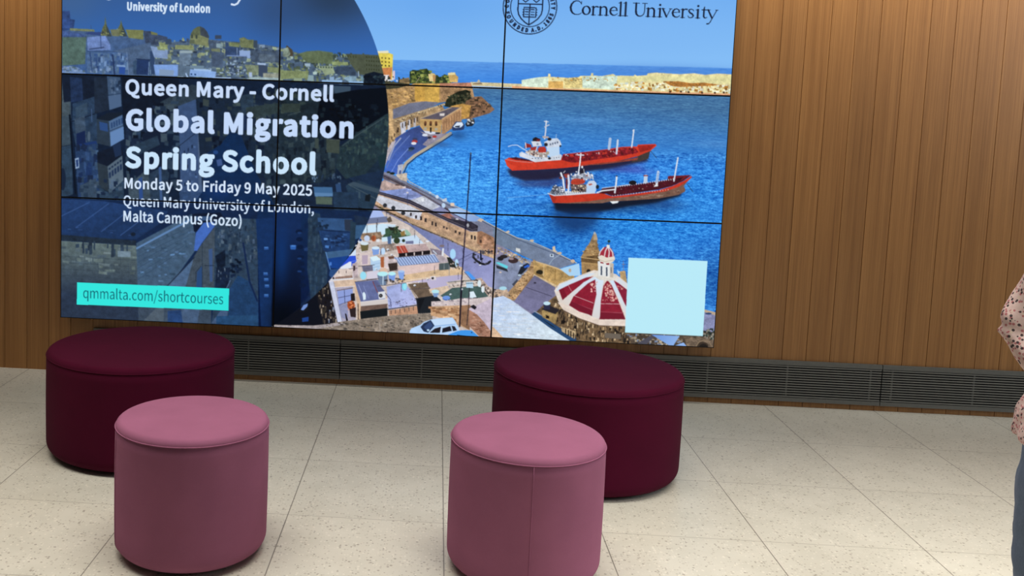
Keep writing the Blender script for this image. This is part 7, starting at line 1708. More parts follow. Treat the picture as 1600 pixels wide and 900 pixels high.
["P",[542.6,628.4,541.6,631,538.9,632.9,535.1,633.8,531.3,633.3,528.4,631.5,527.3,629,528.3,626.4,531,624.5,534.8,623.6,538.6,624.1,541.5,625.9],"0a1a38",0],
["P",[544.8,650.9,543.8,653.5,541.1,655.5,537.3,656.3,533.4,655.8,530.6,654,529.5,651.5,530.5,648.9,533.2,647,537,646.1,540.8,646.6,543.7,648.4],"0a1a38",0],
["P",[546.1,665,545.2,667.6,542.4,669.5,538.6,670.4,534.8,669.9,532,668.1,530.9,665.6,531.8,663,534.6,661.1,538.4,660.2,542.2,660.7,545,662.5],"0a1a38",0],
["P",[547.5,679.1,546.6,681.7,543.8,683.7,540,684.5,536.2,684,533.3,682.3,532.2,679.7,533.2,677.2,535.9,675.2,539.7,674.3,543.6,674.8,546.4,676.6],"0a1a38",0],
["P",[549.2,696,548.2,698.6,545.5,700.6,541.7,701.5,537.8,701,535,699.2,533.9,696.7,534.8,694.1,537.6,692.1,541.4,691.3,545.2,691.8,548.1,693.5],"0a1a38",0],
["P",[550.8,713,549.9,715.6,547.1,717.6,543.3,718.5,539.5,717.9,536.6,716.2,535.5,713.7,536.5,711.1,539.2,709.1,543,708.2,546.9,708.8,549.7,710.5],"0a1a38",0],
["P",[538,597.5,537.4,598.7,535.5,599.6,533,600,530.5,599.8,528.6,599.1,527.9,598,528.5,596.8,530.4,595.9,532.9,595.5,535.4,595.7,537.3,596.4],"1c3a6e",0],
["P",[539.6,653.9,538.9,655.1,537.1,656,534.5,656.4,532,656.2,530.1,655.5,529.4,654.4,530,653.2,531.9,652.3,534.4,651.9,537,652.1,538.8,652.8],"1c3a6e",0],
["P",[540.3,682.2,539.7,683.4,537.8,684.3,535.3,684.7,532.7,684.5,530.9,683.8,530.1,682.7,530.8,681.5,532.6,680.6,535.2,680.2,537.7,680.4,539.6,681.1],"1c3a6e",0],
["P",[512.5,625.4,526.6,624.8,525.5,634.7,514.2,635.2],"2c5ca8",0],
["P",[515.3,625.3,525.2,624.9,523.9,628.5,515.4,628.8],"4a80cc",0],
["P",[543.7,631.1,552.1,628,552.4,636.4,543.9,636.8],"203a6a",0],
["P",[542.3,577.7,553.4,571.6,555.2,585.6,544,587.5],"0f2244",0],
["P",[551.3,549.2,576.8,553.8,597.2,674.1,596.1,733.7,562.5,746.6,552,676],"24384e",0.12],
["S",[551.5,556.2,576.9,559.4,594.4,674.2,593.2,731,562.2,735.3],
["2e4256","1f3149","2a3f55","384c60"],50,[2.2,5.51,6.89,19.29],89],
["P",[571.4,562.5,647.1,562.2,650.8,590.1,574.9,587.6],"30507c",0.06],
["P",[630.4,564.3,648.6,563.5,649.4,590.1,632.5,588],"2a3548",0],
["P",[583.2,569,583.1,569.5,582.7,570,582.2,570.1,581.6,570,581.2,569.6,581,569.1,581.1,568.5,581.5,568.1,582.1,567.9,582.7,568,583.1,568.4],"101828",0],
["S",[570.3,573.7,594.3,578.3,592,595.3,572.4,596.1],
["14243a","1f3450"],20,[4.13,6.89,4.13,8.27],90],
["P",[575,590.4,650.9,592.9,646.8,638,587.6,634.9],"1f3a66",0.12],
["S",[586.6,601.2,634.2,596.4,635,623,590.2,629.2],
["1a2f52","2a4c82","16284a","34588e"],40,[4.13,12.4,2.76,5.51],91],
["P",[586.7,606.8,595.2,606.4,595.3,610.6,586.9,611],"6a9ad8",0],
["P",[590,622.1,598.5,623.2,598.7,628.8,590.2,627.8],"4a7cc0",0],
["P",[651.1,553.6,682,558,681.1,574.8,656,575.8],"1c2c44",0.1],
["P",[656,575.8,681.1,573.4,665.3,603.5,654.2,606.8],"35587e",0.06],
["P",[644.5,566.5,655.8,570.2,655.4,643.3,643.8,632.5],"24384a",0.1],
["P",[590.5,637.6,652,628,646.9,643.7,596.5,651.5],"3d6088",0.05],
["P",[596.5,651.5,646.9,642.3,622.5,673,604.2,672.4],"173f88",0.04],
["L",[591.9,637.6,602.9,675.2],1.93,"5f8cc8"],
["P",[602.9,675.2,622.5,673,609.1,696.2,600.4,688.1],"2a4a7c",0.1],
["P",[601,659.8,605.2,658.2,605.4,666.6,601.2,666.8],"4a7cd0",0],
["layer","X"],
["X","University of London",143.8,130.1,326.7,18.46,2.07,"d6e8fb","c"],
["X","Queen Mary - Cornell",141.4,310.5,600.3,33.62,3.44,"c7daf8","s"],
["X","Global Migration",142.2,388.6,646.3,47.53,6.06,"c3d8f9","s"],
["X","Spring School",142.3,470.3,566.7,47.53,6.06,"c9e4fb","s"],
["X","Monday 5 to Friday 9 May 2025",142,515.6,558.5,23.83,1.45,"d5e6fb","s"],
["X","Queen Mary University of London,",140.4,554.1,563.4,23.42,1.03,"cfe2fa","s"],
["X","Malta Campus (Gozo)",140.8,588.3,404.6,23.7,1.24,"d3e6fb","s"],
["P",[37.4,729.1,379.9,727.5,379.4,776.9,37.2,778.9],"33e6de",0],
["X","qmmalta.com/shortcourses",51.7,763.3,367.2,22.87,0,"11606e","s"],
["V",[1117.83,88.38,1.4,1116.17,85.05,1.6,1112.02,82.13,1.6,1106.62,81.71,2,1101.64,83.8,2.8,1097.49,88.8,3.8,1095.62,95.47,4.4,1096.66,101.73,4.2,1099.98,107.15,3.2,1105.38,110.07,2.2,1111.19,110.27,1.8,1115.76,108.82,1.6,1118.67,106.31,1.2],"141c34"],
["V",[1117.83,82.34,1,1117.83,88.8,1.2],"141c34"],
["V",[1136.1,101.1,4.14,1135.85,98.89,4.19,1135.1,96.83,4.04,1133.91,95.06,3.69,1132.37,93.7,3.2,1130.56,92.84,2.64,1128.63,92.55,2.09,1126.7,92.84,1.86,1124.89,93.7,2.34,1123.35,95.06,2.91,1122.16,96.83,3.45,1121.41,98.89,3.88,1121.16,101.1,4.14,1121.41,103.31,4.19,1122.16,105.37,4.04,1123.35,107.15,3.69,1124.89,108.5,3.2,1126.7,109.36,2.64,1128.63,109.65,2.09,1130.56,109.36,1.86,1132.37,108.5,2.34,1133.91,107.15,2.91,1135.1,105.37,3.45,1135.85,103.31,3.88,1136.1,101.1,4.14],"141c34"],
["V",[1143.16,92.97,4,1143.16,110.07,4],"141c34"],
["V",[1139.43,110.27,1.6,1147.73,110.27,1.6],"141c34"],
["V",[1139.22,93.8,1.4,1143.16,92.34,1.6],"141c34"],
["V",[1143.16,97.56,1.6,1146.07,93.8,2,1148.56,92.55,2.6,1152.09,92.97,3],"141c34"],
["V",[1158.11,92.97,4,1158.11,110.07,4],"141c34"],
["V",[1153.96,110.27,1.6,1162.68,110.27,1.6],"141c34"],
["V",[1154.16,93.8,1.4,1158.11,92.34,1.6],"141c34"],
["V",[1158.11,96.31,1.6,1161.85,93.39,2,1166,92.14,2.8,1169.32,93.8,3.6,1170.77,97.56,4,1170.77,110.07,4],"141c34"],
["V",[1166.83,110.27,1.6,1175.34,110.27,1.6],"141c34"],
["V",[1179.28,100.06,1.4,1192.16,99.22,1.4],"141c34"],
["V",[1192.57,99.22,2.6,1191.53,95.05,2.6,1187.17,92.34,1.8,1182.61,93.39,2.8,1179.28,97.14,3.6,1178.45,101.31,4,1180.11,106.31,3.8,1183.85,109.23,2.8,1188,109.65,2,1191.74,107.98,1.6,1193.82,105.48,1.2],"141c34"],
["V",[1200.04,82.54,4,1200.04,110.07,4],"141c34"],
["V",[1195.68,110.27,1.6,1204.82,110.27,1.6],"141c34"],
["V",[1195.68,84.21,1.4,1200.04,82.13,1.6],"141c34"],
["V",[1210.42,82.54,4,1210.42,110.07,4],"141c34"],
["V",[1206.06,110.27,1.6,1215.2,110.27,1.6],"141c34"],
["V",[1206.06,84.21,1.4,1210.42,82.13,1.6],"141c34"],
["V",[1232.01,83.8,4.4,1232.01,99.64,4.4,1233.26,105.48,4,1236.58,109.02,2.8,1241.15,110.07,2.2,1245.72,108.4,2,1248.83,104.65,1.8,1249.87,99.22,1.8,1249.87,83.8,1.8],"141c34"],
["V",[1225.58,83.38,1.6,1238.66,83.38,1.6],"141c34"],
["V",[1244.89,83.38,1.6,1254.85,83.38,1.6],"141c34"],
["V",[1257.34,92.97,4,1257.34,110.07,4],"141c34"],
["V",[1253.19,110.27,1.6,1261.91,110.27,1.6],"141c34"],
["V",[1253.4,93.8,1.4,1257.34,92.34,1.6],"141c34"],
["V",[1257.34,96.31,1.6,1261.08,93.39,2,1265.23,92.14,2.8,1268.55,93.8,3.6,1270.01,97.56,4,1270.01,110.07,4],"141c34"],
["V",[1266.06,110.27,1.6,1274.57,110.27,1.6],"141c34"],
["V",[1281.84,92.97,4,1281.84,110.07,4],"141c34"],
["V",[1277.27,110.27,1.6,1286.41,110.27,1.6],"141c34"],
["V",[1277.48,93.8,1.4,1281.84,92.34,1.6],"141c34"],
["V",[1281.63,85.46,4.6,1281.84,85.46,4.6],"141c34"],
["V",[1287.65,92.76,3.2,1291.8,101.31,3.6,1295.96,109.65,3.4],"141c34"],
["V",[1295.96,109.65,1.6,1303.84,92.76,1.6],"141c34"],
["V",[1284.95,92.55,1.4,1291.8,92.55,1.4],"141c34"],
["V",[1300.94,92.55,1.4,1306.75,92.55,1.4],"141c34"],
["V",[1309.03,100.06,1.4,1321.91,99.22,1.4],"141c34"],
["V",[1322.32,99.22,2.6,1321.28,95.05,2.6,1316.92,92.34,1.8,1312.36,93.39,2.8,1309.03,97.14,3.6,1308.2,101.31,4,1309.86,106.31,3.8,1313.6,109.23,2.8,1317.75,109.65,2,1321.49,107.98,1.6,1323.57,105.48,1.2],"141c34"],
["V",[1328.96,92.97,4,1328.96,110.07,4],"141c34"],
["V",[1325.23,110.27,1.6,1333.53,110.27,1.6],"141c34"],
["V",[1325.02,93.8,1.4,1328.96,92.34,1.6],"141c34"],
["V",[1328.96,97.56,1.6,1331.87,93.8,2,1334.36,92.55,2.6,1337.89,92.97,3],"141c34"],
["V",[1351.59,95.89,1.4,1350.35,93.39,1.6,1346.61,92.14,1.8,1342.87,93.39,2.6,1341.63,96.31,3,1344.12,99.64,3.4,1348.69,101.93,3.4,1351.38,105.48,3.2,1349.93,108.82,2.4,1345.78,110.27,1.8,1342.04,109.23,1.6,1340.38,106.31,1.4],"141c34"],
["V",[1360.73,92.97,4,1360.73,110.07,4],"141c34"],
["V",[1356.16,110.27,1.6,1365.29,110.27,1.6],"141c34"],
["V",[1356.37,93.8,1.4,1360.73,92.34,1.6],"141c34"],
["V",[1360.52,85.46,4.6,1360.73,85.46,4.6],"141c34"],
["V",[1373.6,86.71,1.6,1372.77,92.14,3.2,1372.77,105.9,3.8,1374.43,109.23,2.8,1377.33,109.65,1.8,1379.83,107.98,1.4],"141c34"],
["V",[1368.2,92.97,1.6,1379.41,92.97,1.6],"141c34"],
["V",[1381.49,92.76,3.2,1386.05,101.73,3.6,1390.21,109.65,3.4],"141c34"],
["V",[1399.34,92.76,1.6,1390.62,110.48,1.8,1386.88,117.99,1.8,1383.98,121.33,2.2,1380.66,121.74,3],"141c34"],
["V",[1378.58,92.55,1.4,1385.64,92.55,1.4],"141c34"],
["V",[1396.43,92.55,1.4,1402.04,92.55,1.4],"141c34"],
["V",[1066.48,97.6,2.2,1066.27,102.51,2.2,1065.63,107.37,2.2,1064.57,112.17,2.2,1063.09,116.85,2.2,1061.21,121.39,2.2,1058.94,125.74,2.2,1056.31,129.88,2.2,1053.32,133.78,2.2,1050,137.4,2.2,1046.38,140.72,2.2,1042.48,143.71,2.2,1038.34,146.34,2.2,1033.99,148.61,2.2,1029.45,150.49,2.2,1024.77,151.97,2.2,1019.97,153.03,2.2,1015.11,153.67,2.2,1010.2,153.88,2.2,1005.29,153.67,2.2,1000.43,153.03,2.2,995.63,151.97,2.2,990.95,150.49,2.2,986.41,148.61,2.2,982.06,146.34,2.2,977.92,143.71,2.2,974.02,140.72,2.2,970.4,137.4,2.2,967.08,133.78,2.2,964.09,129.88,2.2,961.46,125.74,2.2,959.19,121.39,2.2,957.31,116.85,2.2,955.83,112.17,2.2,954.77,107.37,2.2,954.13,102.51,2.2,953.92,97.6,2.2,954.13,92.69,2.2,954.77,87.83,2.2,955.83,83.03,2.2,957.31,78.35,2.2,959.19,73.81,2.2,961.46,69.46,2.2,964.09,65.32,2.2,967.08,61.42,2.2,970.4,57.8,2.2,974.02,54.48,2.2,977.92,51.49,2.2,982.06,48.86,2.2,986.41,46.59,2.2,990.95,44.71,2.2,995.63,43.23,2.2,1000.43,42.17,2.2,1005.29,41.53,2.2,1010.2,41.32,2.2,1015.11,41.53,2.2,1019.97,42.17,2.2,1024.77,43.23,2.2,1029.45,44.71,2.2,1033.99,46.59,2.2,1038.34,48.86,2.2,1042.48,51.49,2.2,1046.38,54.48,2.2,1050,57.8,2.2,1053.32,61.42,2.2,1056.31,65.32,2.2,1058.94,69.46,2.2,1061.21,73.81,2.2,1063.09,78.35,2.2,1064.57,83.03,2.2,1065.63,87.83,2.2,1066.27,92.69,2.2,1066.48,97.6,2.2],"17223f"],
["V",[1051.06,97.6,1.9,1050.91,101.16,1.9,1050.44,104.7,1.9,1049.67,108.18,1.9,1048.6,111.58,1.9,1047.23,114.87,1.9,1045.59,118.03,1.9,1043.67,121.04,1.9,1041.5,123.86,1.9,1039.09,126.49,1.9,1036.46,128.9,1.9,1033.64,131.07,1.9,1030.63,132.99,1.9,1027.47,134.63,1.9,1024.18,136,1.9,1020.78,137.07,1.9,1017.3,137.84,1.9,1013.76,138.31,1.9,1010.2,138.46,1.9,1006.64,138.31,1.9,1003.1,137.84,1.9,999.62,137.07,1.9,996.22,136,1.9,992.93,134.63,1.9,989.77,132.99,1.9,986.76,131.07,1.9,983.94,128.9,1.9,981.31,126.49,1.9,978.9,123.86,1.9,976.73,121.04,1.9,974.81,118.03,1.9,973.17,114.87,1.9,971.8,111.58,1.9,970.73,108.18,1.9,969.96,104.7,1.9,969.49,101.16,1.9,969.34,97.6,1.9,969.49,94.04,1.9,969.96,90.5,1.9,970.73,87.02,1.9,971.8,83.62,1.9,973.17,80.33,1.9,974.81,77.17,1.9,976.73,74.16,1.9,978.9,71.34,1.9,981.31,68.71,1.9,983.94,66.3,1.9,986.76,64.13,1.9,989.77,62.21,1.9,992.93,60.57,1.9,996.22,59.2,1.9,999.62,58.13,1.9,1003.1,57.36,1.9,1006.64,56.89,1.9,1010.2,56.74,1.9,1013.76,56.89,1.9,1017.3,57.36,1.9,1020.78,58.13,1.9,1024.18,59.2,1.9,1027.47,60.57,1.9,1030.63,62.21,1.9,1033.64,64.13,1.9,1036.46,66.3,1.9,1039.09,68.71,1.9,1041.5,71.34,1.9,1043.67,74.16,1.9,1045.59,77.17,1.9,1047.23,80.33,1.9,1048.6,83.62,1.9,1049.67,87.02,1.9,1050.44,90.5,1.9,1050.91,94.04,1.9,1051.06,97.6,1.9],"17223f"],
["V",[985.44,66.48,2.7,985.03,104.36,2.7,987.2,113.84,2.7,992.61,121.95,2.7,1000.73,129.4,2.7,1009.39,134.94,2.7,1018.32,129.4,2.7,1027.79,121.95,2.7,1034.55,112.48,2.7,1036.58,103.01,2.7,1036.58,66.48,2.7,985.44,66.48,2.7],"17223f"],
["V",[985.44,91.24,2.8,1036.58,91.24,2.8],"17223f"],
["V",[1010.2,91.24,2.6,1009.52,134.13,2.6],"17223f"],
["V",[994.37,75.95,2.2,994.37,82.72,2.2,1000.46,87.59,2.2,1006.55,82.72,2.2,1006.55,75.95,2.2,994.37,75.95,2.2],"17223f"],
["V",[1017.1,75.95,2.2,1017.1,82.72,2.2,1023.19,87.59,2.2,1029.28,82.72,2.2,1029.28,75.95,2.2,1017.1,75.95,2.2],"17223f"],
["V",[998.02,98.41,2.3,1023.59,98.95,2.3,1023.19,118.44,2.3,997.62,118.17,2.3,998.02,98.41,2.3],"17223f"],
["V",[1000.73,102.47,2.2,1006.95,102.61,2.2],"17223f"],
["V",[1013.18,102.74,2.2,1019.67,102.88,2.2],"17223f"],
["V",[1000.73,107.61,2.2,1006.95,107.75,2.2],"17223f"],
["V",[1013.18,107.88,2.2,1019.67,108.02,2.2],"17223f"],
["V",[1000.73,113.02,2.2,1006.95,113.16,2.2],"17223f"],
["V",[1013.18,113.29,2.2,1019.67,113.43,2.2],"17223f"],
["V",[995.86,103.01,2.2,997.75,103.01,2.2],"17223f"],
["V",[1023.46,103.01,2.2,1025.35,103.01,2.2],"17223f"],
["V",[995.86,108.42,2.2,997.75,108.42,2.2],"17223f"],
["V",[1023.46,108.42,2.2,1025.35,108.42,2.2],"17223f"],
["V",[995.86,113.84,2.2,997.75,113.84,2.2],"17223f"],
["V",[1023.46,113.84,2.2,1025.35,113.84,2.2],"17223f"],
["A","FOUNDED A.D. 1865",1010.2,97.6,52.2258,-79,77,7.6,1.9,"17223f",1],
["A","CORNELL UNIVERSITY",1010.2,97.6,45.1902,-96,96,7.6,1.9,"17223f",-1],
["X","Queen Mar",140,98,366,34,1.6,"d6e6fb","c"],
["V",[372,77,3.6,378,92,3.8,384,98,3.8],"d6e6fb"],
["V",[398,78,3.4,391,99,4,385.5,108.2,3.8,379,111.4,3.6,373,110.2,4.4],"d6e6fb"],
["V",[94,100,3,98,106.5,3,104,108,3.4,110,106,3],"b8cbe6"]]''')
CW, CH, SS = 1440, 810, 2
rng = np.random.default_rng(7)


def box1(a, k, ax):
    if k < 2:
        return a
    c = np.cumsum(np.concatenate([np.take(a, range(-k, 0), axis=ax), a], axis=ax), axis=ax, dtype=np.float64)
    n = a.shape[ax]
    return ((np.take(c, range(k, k + n), axis=ax) - np.take(c, range(0, n), axis=ax)) / k).astype(np.float32)


def grain(kx, ky, seed):
    r = np.random.default_rng(seed).standard_normal((CH * SS, CW * SS)).astype(np.float32)
    r = box1(box1(r, kx, 1), ky, 0)
    r = box1(box1(r, max(1, kx // 2), 1), max(1, ky // 2), 0)
    return r / r.std()


PATCH = 0.34 * grain(5, 5, 1) + 0.42 * grain(18, 14, 2) + 0.22 * grain(3, 2, 3)


def hexc(h):
    return np.array([int(h[i:i + 2], 16) / 255 for i in (0, 2, 4)], dtype=np.float32)


class Picture:
    def __init__(self):
        self.a = np.zeros((CH * SS, CW * SS, 3), dtype=np.float32)

    def window(self, q, pad=1):
        x0 = max(0, int(math.floor(q[:, 0].min() - pad)))
        x1 = min(CW * SS, int(math.ceil(q[:, 0].max() + pad)) + 1)
        y0 = max(0, int(math.floor(q[:, 1].min() - pad)))
        y1 = min(CH * SS, int(math.ceil(q[:, 1].max() + pad)) + 1)
        return x0, x1, y0, y1

    def mask(self, loops):
        allq = np.concatenate(loops)
        x0, x1, y0, y1 = self.window(allq)
        if x1 <= x0 or y1 <= y0:
            return None
        m = np.zeros((y1 - y0, x1 - x0), dtype=bool)
        ys = np.arange(y0, y1) + 0.5
        xs_ = np.arange(x0, x1) + 0.5
        for q in loops:
            k = len(q)
            for i in range(k):
                (ax, ay), (b_x, b_y) = q[i], q[(i + 1) % k]
                if ay == b_y:
                    continue
                lo_, hi_ = min(ay, b_y), max(ay, b_y)
                r = np.nonzero((ys >= lo_) & (ys < hi_))[0]
                if len(r) == 0:
                    continue
                xc = ax + (ys[r] - ay) * (b_x - ax) / (b_y - ay)
                m[r[0]:r[-1] + 1] ^= xs_[None, :] > xc[:, None]
        return x0, x1, y0, y1, m

    def fill(self, loops, col, noise=0):
        w = self.mask(loops)
        if w is None:
            return
        x0, x1, y0, y1, m = w
        s = self.a[y0:y1, x0:x1]
        if noise:
            s[m] = col[None] * (1 + noise * PATCH[y0:y1, x0:x1][m])[:, None]
        else:
            s[m] = col

    def stroke(self, q, w, col):
        w = np.broadcast_to(np.asarray(w, dtype=np.float32), (len(q),))
        for i in range(len(q) - 1):
            a, b = q[i], q[i + 1]
            ra, rb = w[i] / 2, w[i + 1] / 2
            x0, x1, y0, y1 = self.window(np.array([a, b]), max(ra, rb) + 1)
            if x1 <= x0 or y1 <= y0:
                continue
            X = np.arange(x0, x1)[None, :] + 0.5
            Y = np.arange(y0, y1)[:, None] + 0.5
            d = b - a
            L2 = float(d @ d) + 1e-9
            t = np.clip(((X - a[0]) * d[0] + (Y - a[1]) * d[1]) / L2, 0, 1)
            dist = np.hypot(X - a[0] - t * d[0], Y - a[1] - t * d[1])
            self.a[y0:y1, x0:x1][dist <= ra + (rb - ra) * t] = col


def pairs(f):
    return np.array(f, dtype=np.float32).reshape(-1, 2) * SS


def inside(q, n, rg):
    lo_, hi_ = q.min(0), q.max(0)
    out = []
    while len(out) < n:
        c = lo_ + rg.random((n * 2, 2)) * (hi_ - lo_)
        ins = np.zeros(len(c), dtype=bool)
        for i in range(len(q)):
            a, b = q[i], q[(i + 1) % len(q)]
            if a[1] == b[1]:
                continue
            cr = ((c[:, 1] >= min(a[1], b[1])) & (c[:, 1] < max(a[1], b[1])) &
                  (c[:, 0] > a[0] + (c[:, 1] - a[1]) * (b[0] - a[0]) / (b[1] - a[1])))
            ins ^= cr
        out += list(c[ins])
    return out[:n]


def glyph_run(pic, txt, place, bold, col, sx=1.0):
    """place(glyph units x, y) -> supersampled picture point"""
    pen = 0
    for ch in txt:
        g_ = GLYPHS[ch]
        loops = []
        gx_ = [lp[i] for lp in g_[1:] for i in range(0, len(lp), 2)]
        lo_, hi_ = (min(gx_), max(gx_)) if gx_ else (0, 1)
        mid, wid = (lo_ + hi_) / 2, max(hi_ - lo_, 1)
        f = max(0.6, 1 - 0.75 * bold * max(0.0, 1 - 45 / wid) / (wid * sx))
        for lp in g_[1:]:
            loops.append(np.array([place(pen + mid + (lp[i] - mid) * f, lp[i + 1], pen + g_[0] / 2) for i in range(0, len(lp), 2)], dtype=np.float32))
        if loops:
            pic.fill(loops, col)
            if bold:
                for q in loops:
                    pic.stroke(np.concatenate([q, q[:1]]), bold * SS, col)
        pen += g_[0]


def paint():
    layers = {'R': Picture(), 'L': Picture()}
    pic = None
    for op in ART:
        k = op[0]
        if k == 'layer':
            if op[1] == 'X':
                for key, k_ in (('R', 2), ('L', 3)):
                    a_ = layers[key].a
                    layers[key].a = box1(box1(box1(box1(a_, k_, 1), k_, 0)[::-1, ::-1], k_, 1), k_, 0)[::-1, ::-1].copy()
                cx, cy, r = [v * SS for v in CIRCLE]
                X = np.arange(CW * SS)[None, :] + 0.5
                Y = np.arange(CH * SS)[:, None] + 0.5
                m = (X - cx) ** 2 + (Y - cy) ** 2 < r * r
                layers['R'].a[m] = layers['L'].a[m]
                pic = layers['R']
            else:
                pic = layers[op[1]]
        elif k == 'P':
            pic.fill([pairs(op[1])], hexc(op[2]), op[3])
        elif k == 'F':
            q = pairs(op[1])
            fr = max(2, int(op[3] * SS))
            x0, x1, y0, y1 = pic.window(q, 3 * fr)
            w = pic.mask([q])
            if w is None:
                continue
            al = np.zeros((y1 - y0, x1 - x0), dtype=np.float32)
            al[w[2] - y0:w[3] - y0, w[0] - x0:w[1] - x0] = w[4]
            for ax in (0, 1):
                for _ in range(2):
                    al = np.flip(box1(np.flip(box1(al, fr, ax), ax), fr, ax), ax)
                    al = np.flip(al, ax)
                    al = np.flip(al, ax)
            al = al[..., None] * op[4]
            s_ = pic.a[y0:y1, x0:x1]
            s_[:] = s_ * (1 - al) + hexc(op[2]) * al
        elif k == 'G':
            w = pic.mask([pairs(op[1])])
            if w is None:
                continue
            x0, x1, y0, y1, m = w
            p0, p1 = pairs(op[4])
            d = p1 - p0
            X = np.arange(x0, x1)[None, :] + 0.5
            Y = np.arange(y0, y1)[:, None] + 0.5
            t = np.clip(((X - p0[0]) * d[0] + (Y - p0[1]) * d[1]) / float(d @ d), 0, 1)[..., None]
            c = hexc(op[2]) * (1 - t) + hexc(op[3]) * t
            if op[5]:
                c = c * (1 + op[5] * PATCH[y0:y1, x0:x1, None])
            pic.a[y0:y1, x0:x1][m] = c[m]
        elif k == 'L':
            pic.stroke(pairs(op[1]), op[2] * SS, hexc(op[3]))
        elif k == 'V':
            f = np.array(op[1], dtype=np.float32).reshape(-1, 3)
            pic.stroke(f[:, :2] * SS, f[:, 2] * SS, hexc(op[2]))
        elif k == 'K':
            x, y, rx, ry = [v * SS for v in op[1]]
            x0, x1 = max(0, int(x - 2 * rx)), min(CW * SS, int(x + 2 * rx))
            y0, y1 = max(0, int(y - 2 * ry)), min(CH * SS, int(y + 2 * ry))
            if x1 <= x0 or y1 <= y0:
                continue
            X = np.arange(x0, x1)[None, :] + 0.5
            Y = np.arange(y0, y1)[:, None] + 0.5
            al = (op[3] * np.exp(-1.6 * (((X - x) / rx) ** 2 + ((Y - y) / ry) ** 2)))[..., None]
            s = pic.a[y0:y1, x0:x1]
            s[:] = s * (1 - al) + hexc(op[2]) * al
        elif k == 'S':
            q = pairs(op[1])
            rg = np.random.default_rng(op[5])
            cols = [hexc(h) for h in op[2]]
            w0, w1, h0, h1 = [v * SS for v in op[4]]
            for c in sorted(inside(q, op[3], rg), key=lambda c_: c_[1]):
                w, h = (w0 + rg.random() ** 1.6 * (w1 - w0)) / 2, (h0 + rg.random() ** 1.6 * (h1 - h0)) / 2
                sh = (rg.random() - 0.5) * h * 0.5
                tp = (rg.random() - 0.5) * w * 0.5
                col = cols[rg.integers(len(cols))] * (0.88 + 0.24 * rg.random())
                pic.fill([np.array([(c[0] - w, c[1] - h - sh), (c[0] + w + tp, c[1] - h + sh), (c[0] + w, c[1] + h + sh), (c[0] - w - tp, c[1] + h - sh)])], col, 0.08)
        elif k == 'W':
            w = pic.mask([pairs(op[1])])
            if w is None:
                continue
            x0, x1, y0, y1, m = w
            n = (0.75 * grain(op[3], op[4], op[5]) + 0.5 * grain(op[3] * 3, op[4] * 3, op[5] + 50))[y0:y1, x0:x1][m]
            s = pic.a[y0:y1, x0:x1]
            n = np.clip(n, -2.2, 2.6)[:, None]
            s[m] = s[m] + op[2] * n * np.array((0.40, 0.52, 0.44), dtype=np.float32)
        elif k == 'X':
            _, txt, u0, v, u1, cap, bold, col, font = op
            tot = sum(GLYPHS[c][0] for c in txt)
            xs0 = min(lp[i] for lp in GLYPHS[txt[0]][1:] for i in range(0, len(lp), 2))
            last = GLYPHS[txt[-1]]
            xs1 = tot - last[0] + max(lp[i] for lp in last[1:] for i in range(0, len(lp), 2))
            sx = (u1 - u0 - bold) / (xs1 - xs0)
            sy = (cap - bold) / 257.0
            glyph_run(pic, txt, lambda x, y, mid: ((u0 + bold / 2 + (x - xs0) * sx) * SS, (v - bold / 2 - y * sy) * SS), bold, hexc(col), sx)
        elif k == 'A':
            _, txt, cx, cy, R, a0, a1, cap, bold, col, side = op
            tot = sum(GLYPHS[c][0] for c in txt)
            s = cap / 257.0

            def place(x, y, mid):
                th = math.radians(a0 + (a1 - a0) * mid / tot)
                dx = (x - mid) * s
                if side > 0:
                    rr = R - y * s
                    return ((cx + rr * math.sin(th) + dx * math.cos(th)) * SS, (cy + rr * math.cos(th) - dx * math.sin(th)) * SS)
                rr = R + y * s
                return ((cx + rr * math.sin(th) + dx * math.cos(th)) * SS, (cy - rr * math.cos(th) + dx * math.sin(th)) * SS)
            glyph_run(pic, txt, place, bold, hexc(col), s)
    a = layers['R'].a
    a = a.reshape(CH, SS, CW, SS, 3).mean((1, 3))
    return np.clip(a, 0, 1)


CIRCLE = (209.7, 372.6, 510.8)
PIC = paint()
PIC_LIN = np.where(PIC <= 0.04045, PIC / 12.92, ((PIC + 0.055) / 1.055) ** 2.4).astype(np.float32)

m = Mat('lit_display', 0.35, 0.12)
m.base((0.003, 0.003, 0.004))
at_ = m.n('ShaderNodeAttribute', attribute_name='picture')
m.l(at_.outputs['Color'], m.b.inputs['Emission Color'])
m.b.inputs['Emission Strength'].default_value = 1.0
M_SCREEN = m.m

